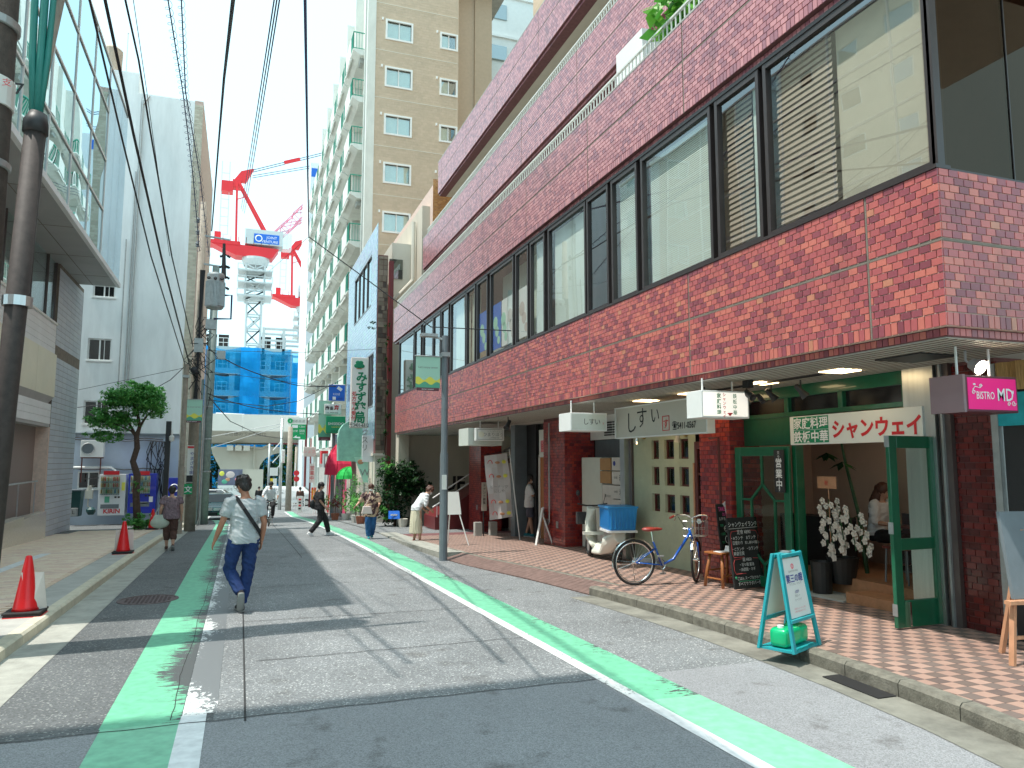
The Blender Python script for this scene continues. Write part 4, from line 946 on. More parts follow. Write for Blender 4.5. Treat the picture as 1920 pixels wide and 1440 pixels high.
# white box with brush characters
a = atY(1080, 778, 11.9);
t = hang_sign('small white box sign with three brush characters left of the beige fascia', 5.245, 5.935, 11.6, 2.145, 2.455, .50, 'white_paint', 'fridge')
for ch, x in (('し', 5.53), ('す', 5.64), ('い', 5.75)): text(ch, .12, 'ink_black', t, (x, 11.595, 2.26), XF, UD, bold=-.002)
text('す', .04, 'ink_red', t, (5.86, 11.595, 2.26), XF, UD)
t = hang_sign('lit white box sign with green and red vertical lettering and a red bowl', 5.39, 6.10, 7.95, 2.165, 2.51, .34, 'white_paint', 'sign_lit')
text('家庭料理', .065, 'ink_green', t, (5.64, 7.944, 2.42), XF, UD, vert=True, bold=.02); text('シャンウェイ', .050, 'ink_red', t, (5.72, 7.944, 2.44), XF, UD, vert=True, bold=.02)
text('鉄板中華', .065, 'ink_green', t, (5.88, 7.944, 2.42), XF, UD, vert=True, bold=.01)
MB().lathe([(.001, -.026), (.018, -.026), (.012, -.016), (.034, .0), (.036, .008), (.001, .008)], (5.80, 7.943, 2.22), 14).build('bowl_mark', 'ink_red', t)
t = hang_sign('magenta box sign with curling white lettering hanging under the corner of the building', 5.98, 6.62, 4.80, 2.05, 2.375, .34, 'plum', 'magenta')
MB().box(5.95, 5.98, 4.80, 5.14, 2.045, 2.38).build('end_cap', 'plum_light', t)
text('BISTRO', .095, 'ink_white', t, (6.205, 4.792, 2.165), XF, UD, bold=.008, wide=.72); text('MD', .16, 'ink_white', t, (6.45, 4.792, 2.155), XF, UD, bold=.012, wide=.85)
sc = MB()
def spiral(mb, cx, cz, r, turns, y=4.790, w=.004, a0=0):
 pts = []
 for i in range(26):
  k = i / 25; a = a0 + turns * 6.283 * k; rr = r * (1 - .8 * k); pts.append((cx + rr * math.cos(a), y, cz + rr * math.sin(a)))
 mb.tube(pts, w, 4)
spiral(sc, 6.060, 2.220, .022, 1.2); spiral(sc, 6.150, 2.280, .018, 1.3); spiral(sc, 6.550, 2.135, .026, -1.3); spiral(sc, 6.490, 2.125, .020, 1.2)
sc.tube([(6.050, 4.790, 2.240), (6.080, 4.790, 2.275), (6.140, 4.790, 2.263), (6.170, 4.790, 2.285)], .004, 4); sc.ell((6.075, 4.790, 2.293), .018, .003, .009, 8, 5); sc.ell((6.550, 4.790, 2.235), .008, .003, .018, 8, 5); sc.build('scroll_mark', 'ink_white', t)
t = thing('spot_lamp', 'large round lit spotlight under the corner soffit above the magenta sign', 'lamp', (6.15, 4.45, 2.55))
Ml = Matrix.Rotation(R(112), 3, 'X') @ Matrix.Rotation(R(0), 3, 'Y')
MB().lathe([(.001, -.09), (.05, -.09), (.06, -.04), (.075, .0), (.078, .015), (.068, .015), (.068, .004), (.001, .004)], (6.45, 5.02, 2.49), 24, Matrix.Rotation(R(118), 3, 'X')).build('housing', 'soffit_grey', t, smooth=False)
MB().lathe([(.001, .006), (.066, .006), (.05, .012), (.001, .014)], (6.45, 5.02, 2.49), 24, Matrix.Rotation(R(118), 3, 'X')).build('lens', 'lamp_glow', t)
MB().tube([(6.42, 5.08, 2.52), (6.40, 5.12, 2.56), (6.40, 5.12, 2.66)], .012, 6).build('arm', 'soffit_grey', t)
t = hang_sign('white framed box sign with faint grey script hanging before the far brick pillar', 5.555, 6.314, 18.1, 2.16, 2.48, .12, 'white_paint', 'signface_white')
MB().box(5.48, 6.4, 18.5, 19.4, 2.05, 2.5).build('side_box', 'fridge', t)
f = MB(); f.box(5.60, 6.27, 18.093, 18.098, 2.44, 2.45); f.box(5.60, 6.27, 18.093, 18.098, 2.19, 2.20); f.box(5.60, 5.61, 18.093, 18.098, 2.20, 2.44); f.box(6.26, 6.27, 18.093, 18.098, 2.20, 2.44); f.build('border_line', 'ink_grey', t)
MB().lathe([(.001, 0), (.075, 0), (.075, .004), (.001, .004)], (5.70, 18.092, 2.32), 20, Matrix.Rotation(R(90), 3, 'X')).build('emblem', 'panel_cream', t)
text('ひまりほう', .11, 'ink_grey', t, (6.02, 18.092, 2.28), XF, UD); text('リラクゼーション', .05, 'ink_grey', t, (6.06, 18.092, 2.38), XF, UD); text('ご予約受付中', .045, 'ink_grey', t, (6.05, 18.092, 2.22), XF, UD)
t = thing('shop_sign', 'white square sign with brush lettering nico above the orange timber door', 'sign', (7.4, 17.6, 1.7))
MB().box(7.34, 7.40, 17.0, 18.25, 1.76, 2.46).build('panel', 'signface_white', t); text('nico', .30, 'ink_black', t, (7.336, 17.38, 1.93), XD, UD, bold=-.008); text('コーヒーと焼菓子', .09, 'ink_grey', t, (7.336, 17.62, 2.3), XD, UD)
MB().box(7.334, 7.338, 17.9, 18.12, 1.88, 2.18).build('seal', 'ink_pink', t); text('日', .15, 'ink_red', t, (7.332, 18.01, 1.96), XD, UD)
# track spotlights
def spot(x, y, z, yawd, label, rail=False, size=1.0, pitch=145):
 t = thing('spotlight', label, 'spotlight', (x, y, z + .12), R(yawd), 'spotlights under the soffit')
 MB().tube([(0, 0, 0), (0, 0, -.10 * size)], .012, 6).build('stem', 'black', t, local=True)
 MB().lathe([(.012, -.10 * size), (.03 * size, -.09 * size), (.035 * size, .0), (.058 * size, .09 * size), (.052 * size, .09 * size), (.001, .05 * size)], (0, 0, -.14 * size), 14, Matrix.Rotation(R(pitch), 3, 'X')).build('lamp_head', 'black', t, local=True)
 return t
spot(5.95, 8.7, 2.52, 20, 'black conical spotlight hanging in front of the beige fascia sign', size=1.25, pitch=178)
spot(5.75, 16.2, 2.54, -50, 'black conical spotlight tilted over the far white script sign', size=1.3, pitch=140)
for i, (y, lb) in enumerate(((8.95, 'first track spotlight from the lit box sign'), (8.45, 'second track spotlight from the lit box sign'), (7.95, 'third track spotlight from the lit box sign'), (7.4, 'fourth track spotlight from the lit box sign, nearest the corner'))):
 spot(6.45, y, 2.50, 40 + i * 8, 'slim black ' + lb, size=1.0, pitch=140)
t = thing('double_spotlight', 'bulky black double spotlight on the soffit left of the track lights', 'spotlight', (6.1, 7.95, 2.58))
MB().box(6.06, 6.14, 7.9, 8.02, 2.56, 2.66).build('mount', 'black', t); MB().lathe([(.001, -.08), (.045, -.08), (.05, .07), (.001, .05)], (6.08, 7.9, 2.46), 14, Matrix.Rotation(R(120), 3, 'X')).build('lamp_head', 'black', t); MB().lathe([(.001, -.06), (.03, -.06), (.035, .07), (.001, .05)], (6.2, 7.85, 2.42), 14, Matrix.Rotation(R(135), 3, 'X')).build('lamp_head', 'black', t)
MB().box(6.43, 6.47, 7.0, 9.3, 2.635, 2.659).build('light_track', 'black', rb)
for y, lb in ((12.35, 'chrome wall spotlight at the left end of the pale green wall'), (10.95, 'cream wall spotlight at the right end of the pale green wall')):
 t = thing('wall_lamp', lb, 'lamp', (7.05, y, 1.95)); MB().lathe([(.001, 0), (.05, 0), (.05, .03), (.001, .04)], (7.1, y, 2.09), 14, Matrix.Rotation(R(-90), 3, 'Y')).build('rose', 'brass', t); MB().lathe([(.001, -.07), (.03, -.07), (.04, .05), (.06, .10), (.001, .09)], (6.97, y + .06, 2.05), 14, Matrix.Rotation(R(190), 3, 'X')).build('lamp_head', 'chrome' if y > 12 else 'cream_light', t)

# ---- doors of the green restaurant
def glazed_door(label, hinge, ang, w, h, kind):
 t = thing('glazed_door', label, 'door', hinge, ang)
 f = MB(); th = .045
 f.box(0, .11, -th/2, th/2, 0, h); f.box(w - .11, w, -th/2, th/2, 0, h); f.box(.11, w - .11, -th/2, th/2, h - .13, h); f.box(.11, w - .11, -th/2, th/2, 0, .27 if kind == 'open' else .14)
 if kind == 'open': f.box(.11, w - .11, -th/2, th/2, .78, .90)
 f.build('frame', 'door_green' if kind != 'open' else 'door_green', t, local=True, bevel=.006)
 if kind != 'open':
  b = MB(); c = w / 2; bb = lambda p, q: b.beam((p[0], 0, p[1]), (q[0], 0, q[1]), .03, .035, up=(0, 1, 0))
  bb((c, h - .13), (c, 1.42)); bb((c, 1.42), (c - .22, 1.2)); bb((c, 1.42), (c + .22, 1.2)); bb((c - .22, 1.2), (c - .22, .5)); bb((c + .22, 1.2), (c + .22, .5)); bb((c - .22, 1.2), (.1, 1.2)); bb((c + .22, 1.2), (w - .1, 1.2)); bb((c - .22, .5), (c, .3)); bb((c + .22, .5), (c, .3)); bb((.1, .5), (c - .22, .5)); bb((w - .1, .5), (c + .22, .5)); bb((c, .3), (c, .1))
  b.build('glazing_bar', 'door_green', t, local=True)
  MB().box(.05, .09, -.06, -.035, .75, 1.1).build('handle', 'brass', t, local=True)
 else:
  MB().box(.15, .17, -.05, -.025, .02, .26).build('door_bolt', 'chrome', t, local=True)
  for z in (.12, .95, 1.85): MB().box(-.006, .0, -.03, .03, z, z + .12).build('hinge', 'galv', t, local=True)
 MB().box(.1, w - .1, -.004, .004, .1, h - .1).build('pane', 'glass_shop', t, local=True)
 return t
glazed_door('dark green glazed door folded open beside the metal pillar', (6.37, 6.06, sw(6.1) + .015), R(2), .70, 1.97, 'open')
t = glazed_door('green glazed door leaf with geometric bars standing open left of the entrance', (7.02, 8.32, sw(8.3) + .02), R(97), 1.02, 1.95, 'bars')
t = thing('open_sign', 'black vertical plaque with white characters hung on the green barred door', 'sign', (6.95, 8.46, 1.35))
MB().box(6.94, 6.955, 8.35, 8.55, 1.20, 1.78).build('plaque', 'black', t); text('営業中', .135, 'ink_white', t, (6.938, 8.45, 1.55), XD, UD, vert=True, bold=.02); text('只今', .05, 'ink_white', t, (6.938, 8.45, 1.72), XD, UD, vert=True); text('です', .05, 'ink_white', t, (6.938, 8.45, 1.27), XD, UD, vert=True)
# right edge: curtained shop beyond the dark tiled wall
t = thing('curtained_window', 'teal cloth and gathered gold curtain hung over a dark framed window at the right edge', 'window', (7.0, 4.6, 0))
MB().box(7.02, 7.08, 3.4, 5.26, -.2, 2.58).build('frame', 'black', t)
MB().box(7.0, 7.01, 3.6, 5.29, 1.96, 2.28).build('teal_cloth', 'cloth_teal', t)
c = MB()
for i in range(30):
 y0 = 3.9 + i * .046; c.quad((6.98 + .02 * math.sin(i * 1.7), y0, 2.3), (6.98 + .02 * math.sin((i + 1) * 1.7), y0 + .046, 2.3), (6.98 + .02 * math.sin((i + 1) * 1.7), y0 + .046, 2.58), (6.98 + .02 * math.sin(i * 1.7), y0, 2.58))
c.build('gold_curtain', 'cloth_gold', t)
MB().box(6.99, 7.06, 5.29, 5.36, -.2, 2.58).build('post', 'galv', t)
t = thing('easel_board', 'light wooden easel holding a dark menu board at the right edge of the pavement', 'easel', (5.55, 4.5, sw(4.5)))
zb = sw(4.6)
for a, b in (((6.06, 4.6, zb), (6.14, 4.62, zb + .50)), ((6.75, 4.5, zb), (6.66, 4.55, zb + .5)), ((6.4, 4.95, zb), (6.38, 4.68, zb + 1.1))): MB().beam(a, b, .045, .03).build('leg', 'wood_light', t)
MB().beam((6.05, 4.6, zb + .51), (6.75, 4.5, zb + .51), .07, .03).build('ledge', 'wood_light', t); MB().hexa([(6.16, 4.62, zb + .53), (6.7, 4.54, zb + .53), (6.7, 4.57, zb + .53), (6.16, 4.65, zb + .53), (6.18, 4.72, zb + 1.25), (6.7, 4.64, zb + 1.25), (6.7, 4.67, zb + 1.25), (6.18, 4.75, zb + 1.25)]).build('board', 'grey_paint', t)
MB().beam((6.09, 4.61, zb + .22), (6.7, 4.52, zb + .22), .03, .025).build('brace', 'wood_light', t)

# ---- things in and before the restaurant
t = thing('orchid_basket', 'hanging sprays of white moth orchids in a black pot at the restaurant entrance', 'flowers', (7.55, 7.9, .05))
MB().lathe([(.14, 0), (.2, .32), (.21, .34), (.17, .34), (.16, .28)], (7.55, 8.0, .02), 18).build('pot', 'bag_black', t)
rnd = random.Random(5)
for s, (x, y, dx) in enumerate(((7.32, 8.02, -.10), (7.38, 7.88, .0), (7.42, 7.74, .08), (7.36, 8.14, -.12), (7.5, 7.62, .15), (7.45, 7.95, 0))):
 pts = [(7.55, 8.0, .35), (7.52, lerp(8.0, y, .4), .85), (x + .05, lerp(8.0, y, .8), 1.12 - .05 * s), (x - .02, y - .06, .95 - .03 * s), (x - .05, y - .16, .55 - .03 * s)]
 MB().tube(pts, .006, 5).build('stem', 'leaf_dark', t)
 fl = MB()
 for i in range(11):
  k = i / 10; zc = lerp(1.08 - .035 * (s % 5), .40 + .05 * (s % 3), k); c = Vector((x - .05 + rnd.uniform(-.05, .05), y - .02 - .16 * k + rnd.uniform(-.05, .05), zc + rnd.uniform(-.03, .03)))
  for a in range(5):
   an = a * 1.2566 + rnd.uniform(-.2, .2); d = Vector((-.25, math.cos(an), math.sin(an))).normalized(); w = Vector((-1, 0, 0)).cross(d).normalized(); L = .056
   fl.add([c, c + d * L * .6 + w * L * .45, c + d * L, c + d * L * .6 - w * L * .45, c + d * L * .6 + Vector((-.012, 0, 0))], [(0, 1, 4), (1, 2, 4), (2, 3, 4), (3, 0, 4)])
  fl.ell(c + Vector((-.012, 0, -.004)), .008, .007, .009, 6, 4)
 fl.build('blossom_spray', 'petal', t)
MB().box(7.36, 7.37, 7.86, 8.20, 1.26, 1.42).build('gift_card', 'wood_light', t); MB().tube([(7.38, 8.02, .3), (7.38, 8.02, 1.3)], .008, 5).build('card_stick', 'wood_light', t); text('祝', .07, 'ink_red', t, (7.355, 8.03, 1.31), XD, UD)
t = thing('money_tree', 'tall slender indoor plant with drooping hand-shaped leaves inside the entrance', 'plant', (8.1, 8.2, .1))
MB().tube([(8.1, 8.15, .1), (8.05, 8.2, .9), (8.1, 8.45, 1.6), (8.05, 8.5, 2.1)], [.03, .025, .02, .012], 7).build('stem', 'leaf_dark', t)
lf = MB(); rnd = random.Random(9)
for c in ((8.02, 8.55, 2.02), (7.95, 8.35, 1.62), (8.0, 8.7, 1.75), (8.0, 8.2, 2.1), (8.0, 8.9, 2.12), (8.02, 7.8, 2.13)):
 for i in range(7):
  a = i * .9 + rnd.uniform(-.3, .3); d = Vector((math.cos(a) * .7, math.sin(a), -.5)).normalized(); w = d.cross(Vector((0, 0, 1))).normalized(); c2 = Vector(c); L = .24
  lf.add([c2, c2 + d * L * .5 + w * .045, c2 + d * L, c2 + d * L * .5 - w * .045], [(0, 1, 2, 3)])
lf.build('foliage', 'foliage_dark', t)
t = thing('dining_table', 'dark dining table behind the open glazed door', 'table', (8.3, 6.9, .1)); MB().box(7.85, 8.6, 6.1, 7.5, .78, .81).build('tabletop', 'wood_red', t); MB().tube([(8.2, 6.8, .12), (8.2, 6.8, .78)], .03, 8).build('leg', 'black', t); MB().box(7.95, 8.45, 6.77, 6.83, .10, .13).build('foot', 'black', t)
t = thing('dining_chair', 'metal framed chair at the step inside the restaurant', 'chair', (8.0, 7.35, .1))
for x, y in ((7.75, 7.15), (7.75, 7.5), (8.1, 7.15), (8.1, 7.5)): MB().tube([(x, y, .10), (lerp(x, 7.93, .1), lerp(y, 7.32, .1), .52)], .013, 6).build('leg', 'grey_paint', t)
MB().box(7.74, 8.12, 7.14, 7.52, .52, .55).build('seat', 'wood_red', t); MB().box(8.09, 8.12, 7.14, 7.52, .7, .95).build('backrest', 'black', t)
t = thing('black_cabinet', 'low black cloth-covered cabinet behind the orchids', 'cabinet', (8.6, 8.2, .1)); MB().box(7.95, 8.3, 8.5, 9.7, .1, .82).build('body', 'black', t, bevel=.01); MB().tube([(8.1, 8.6, .82), (8.1, 8.63, .98), (8.1, 8.75, .98), (8.1, 8.78, .82)], .012, 6).build('bag_handle', 'bag_black', t)
t = thing('sanitizer_bottle', 'clear pump bottle of hand sanitizer seen through the open door', 'bottle', (7.75, 6.55, .81)); MB().lathe([(.001, 0), (.034, 0), (.036, .1), (.016, .125), (.014, .14), (.001, .14)], (7.9, 6.62, .81), 14).build('bottle', 'ink_white', t); MB().tube([(7.9, 6.62, .95), (7.9, 6.62, .99), (7.86, 6.62, .985)], .007, 6).build('pump', 'ink_white', t)
t = thing('umbrella_bin', 'black plastic bin standing between the door leaf and the step', 'bin', (7.3, 8.1, sw(8.1))); MB().lathe([(.12, 0), (.14, .42), (.145, .44), (.12, .44), (.11, .38), (.001, .05)], (7.3, 8.12, sw(8.1)), 16).build('body', 'bag_black', t)

# ---- green and teal pavement sign with jerry can
def aboard():
 zz = sw(5.85)
 t = thing('pavement_sign', 'teal wooden A-frame sign with white poster and red flower emblem by the kerb', 'sign', (4.85, 5.85, zz), R(24))
 W, Hh, D = .50, .86, .34
 def side(s, name):
  y0, y1 = -D * .5 * s, -.03 * s; b = MB(); tw = .05
  for x in (-1, 1): b.beam((x * (W/2 - .0), y0, .0), (x * (W/2 - .05), y1, Hh), tw, .025, up=(0, 1, 0))
  P = lambda x, z: (x * (W/2 - .05 * z / Hh), lerp(y0, y1, z / Hh), z)
  b.beam(P(-1, Hh - .02), P(1, Hh - .02), .05, .03); b.beam(P(-1, .27), P(1, .27), .05, .03)
  b.build(name, 'teal_wood', t, local=True, bevel=.003)
  q = MB(); e = .9
  a_, b_, c_, d_ = [Vector(P(x, z)) for x, z in ((-e, .29), (e, .29), (e, Hh - .05), (-e, Hh - .05))]; q.hexa([a_, b_, b_ + Vector((0, .008 * s, 0)), a_ + Vector((0, .008 * s, 0)), d_, c_, c_ + Vector((0, .008 * s, 0)), d_ + Vector((0, .008 * s, 0))])
  q.build('poster', 'signface_white', t, local=True)
  return P
 P = side(1, 'front_frame'); side(-1, 'rear_frame')
 MB().box(-W/2, W/2, -D/2, D/2, 0, .02).build('base_board', 'teal_wood', t, local=True)
 MB().box(-.03, .03, -.04, .04, Hh - .01, Hh + .012).build('clip', 'galv', t, local=True)
 Wm = ROOT[t.name]; ux = (Wm.to_3x3() @ Vector((1, 0, 0))); p0 = Wm @ Vector(P(0, .29)); p1 = Wm @ Vector(P(0, Hh - .05)); ud = (p1 - p0).normalized(); n = ux.cross(ud)
 def tx(s, sz, z, m, **k): text(s, sz, m, t, Wm @ Vector(P(0, z)) + n * .004, ux, ud, **k)
 tx('第三の眼', .082, .60, 'ink_navy', bold=.012); tx('QUANTUM MIND', .024, .685, 'ink_grey'); tx('クアンタム・マインド', .024, .57, 'ink_grey'); tx('占星術', .028, .50, 'ink_navy'); tx('タロット', .026, .465, 'ink_grey'); tx('ヒーリング', .026, .43, 'ink_grey'); tx('お電話またはメールにてご予約', .016, .36, 'ink_pink'); tx('お気軽にお問い合わせください', .016, .335, 'ink_pink')
 g = MB()
 for i in range(8):
  a = i * math.pi / 4; c = Wm @ Vector(P(0, .735)) + n * .004 + ux * math.cos(a) * .019 + ud * math.sin(a) * .019; g.ell(c, .008, .004, .008, 6, 4)
 g.build('emblem', 'ink_pink', t)
 return t
t = aboard(); W_ = ROOT[t.name]
c = thing('water_canister', 'bright green plastic canister lying as ballast in the teal pavement sign', 'canister', tuple(W_ @ Vector((0, 0, .025))), R(24))
b = MB(); b.box(-.225, .225, -.09, .09, .0, .17); b.build('body', 'can_green', c, local=True, bevel=.045, smooth=True); c.children[0].modifiers['bevel'].segments = 4
MB().tube([(-.05, 0, .16), (-.03, 0, .20), (.12, 0, .20), (.14, 0, .16)], .016, 8).build('handle', 'can_green', c, local=True, smooth=True); MB().cyl((-.16, 0, .15), (-.16, 0, .19), .03).build('cap', 'ink_white', c, local=True)

# ---- chalk menu boards
zz = sw(8.6)
t = thing('chalk_menu_board', 'large black chalk menu board leaning by the brick pillar', 'menu board', (6.35, 8.55, zz), R(22))
t.location = (6.72, 8.86, zz); t.rotation_euler.z = R(10); ROOT[t.name] = Matrix.Translation(Vector((6.72, 8.86, zz))) @ Matrix.Rotation(R(10), 4, 'Z')
b = MB(); b.hexa([(-.29, 0, .02), (.29, 0, .02), (.29, .03, .02), (-.29, .03, .02), (-.29, .12, .98), (.29, .12, .98), (.29, .15, .98), (-.29, .15, .98)]); b.build('board', 'blackboard', t, local=True)
W_ = ROOT[t.name]; ux = W_.to_3x3() @ Vector((1, 0, 0)); ud = (W_.to_3x3() @ Vector((0, .12, .96))).normalized(); nn = ux.cross(ud); pp = lambda x, z: W_ @ Vector((x, .125 * z, z)) + nn * .004
text('シャンウェイランチ', .078, 'chalk_white', t, pp(0, .86), ux, ud, bold=.004, wide=.82)
for s, z, sz, x in (('定食 ¥890', .755, .07, 0), ('・Aランチ', .68, .06, -.15), ('Bランチ', .68, .06, .13), ('日替わり', .615, .058, -.14), ('蒸し鶏ネギ醤油', .615, .045, .14), ('・Cランチ', .53, .058, -.15), ('・Dランチ', .53, .058, .13), ('麻婆豆腐', .47, .058, -.14), ('麺 ¥850', .385, .058, 0), ('・坦々麺 醤油', .32, .052, -.02), ('・麻婆麺・ネギ', .255, .052, -.02), ('ごはん スープおかわり', .14, .05, 0), ('すべてサラダバー付', .065, .056, 0)): text(s, sz, 'chalk_white', t, pp(x, z), ux, ud, wide=.9)
k = MB()
for z0, z1 in ((.44, .80), (.22, .42)):
 k.tube([pp(-.10, z1), pp(-.24, z1 - .01), pp(-.265, z1 - .06), pp(-.265, z0 + .05), pp(-.24, z0), pp(-.05, z0)], .004, 4); k.tube([pp(.12, z1), pp(.24, z1 - .01), pp(.265, z1 - .06), pp(.265, z0 + .05)], .004, 4)
k.build('chalk_ring', 'chalk_red', t); k = MB(); k.tube([pp(-.28, .83), pp(.28, .84)], .003, 4); k.build('chalk_line', 'chalk_white', t); k = MB(); k.tube([pp(-.2, .12), pp(.26, .12)], .004, 4); k.ell(pp(-.25, .17), .02, .006, .02, 6, 4); k.build('chalk_green', 'chalk_green', t)
# stool with takeaway board
zz = sw(9.2)
t = thing('wooden_stool', 'round-legged wooden stool carrying a small chalkboard and leaflets', 'stool', (6.62, 9.30, zz), R(12));
b = MB(); b.box(-.24, .24, -.17, .17, .46, .49); b.build('seat', 'wood_stool', t, local=True, bevel=.008)
for x in (-1, 1):
 for y in (-1, 1): MB().tube([(x * .23, y * .17, 0), (x * .20, y * .14, .25), (x * .17, y * .11, .46)], [.024, .026, .02], 9).build('leg', 'wood_stool', t, local=True, smooth=True)
MB().tube([(-.21, -.15, .16), (.21, -.15, .16)], .013, 7).build('rung', 'wood_stool', t, local=True); MB().tube([(-.21, .15, .22), (.21, .15, .22)], .013, 7).build('rung', 'wood_stool', t, local=True); MB().tube([(-.215, -.15, .12), (-.215, .15, .12)], .013, 7).build('rung', 'wood_stool', t, local=True); MB().tube([(.215, -.15, .12), (.215, .15, .12)], .013, 7).build('rung', 'wood_stool', t, local=True)
q = thing('takeaway_board', 'small chalkboard with pink and green chalk and a smiling face, standing on the stool', 'menu board', tuple(ROOT[t.name] @ Vector((.10, .05, .49))), R(20))
b = MB(); b.hexa([(-.12, 0, 0), (.13, 0, 0), (.13, .02, 0), (-.12, .02, 0), (-.05, .12, .66), (.15, .12, .66), (.15, .14, .66), (-.05, .14, .66)]); b.build('board', 'blackboard', q, local=True)
W_ = ROOT[q.name]; ux = W_.to_3x3() @ Vector((1, 0, 0)); ud = (W_.to_3x3() @ Vector((.04, .12, .66))).normalized(); nn = ux.cross(ud).normalized(); pp = lambda x, z: W_ @ Vector((x + .04 * z / .66, .12 * z / .66, z)) + nn * .004
text('TAKE', .085, 'chalk_pink', q, pp(.02, .56), ux, ud, bold=.02, wide=.8); text('OUT', .065, 'chalk_pink', q, pp(.07, .49), ux, ud, bold=.02, wide=.8); text('お弁当', .055, 'chalk_white', q, pp(.0, .43), ux, ud); text('酢豚', .04, 'chalk_green', q, pp(-.03, .34), ux, ud, bold=.02); text('八宝菜', .04, 'chalk_green', q, pp(-.03, .22), ux, ud, bold=.02); text('餃子', .04, 'chalk_green', q, pp(-.04, .10), ux, ud, bold=.02)
k = MB(); k.torus(pp(.07, .30), .045, .004, nn, 20, 4); k.torus(pp(.06, .15), .05, .004, nn, 20, 4); k.ell(pp(.055, .31), .005, .005, .008, 5, 4); k.ell(pp(.085, .31), .005, .005, .008, 5, 4); k.tube([pp(.05, .285), pp(.07, .275), pp(.09, .285)], .003, 4); k.build('chalk_face', 'chalk_white', q)
MB().hexa([(.10, .10, .50), (.17, .10, .52), (.17, .105, .52), (.10, .105, .50), (.11, .12, .66), (.18, .12, .70), (.18, .125, .70), (.11, .125, .66)]).build('leaflet', 'ink_white', q, local=True)
p = MB(); p.prism([(-.22, -.12, .492), (.0, -.14, .492), (.02, .02, .492), (-.18, .04, .492)], (0, 0, .006)); p.build('folded_paper', 'ink_white', t, local=True)
p = MB(); p.prism([(.0, -.1, .498), (.12, -.09, .498), (.1, -.09, .55), (.03, -.1, .57)], (0, .1, 0)); p.build('tissue_pack', 'ink_white', t, local=True)

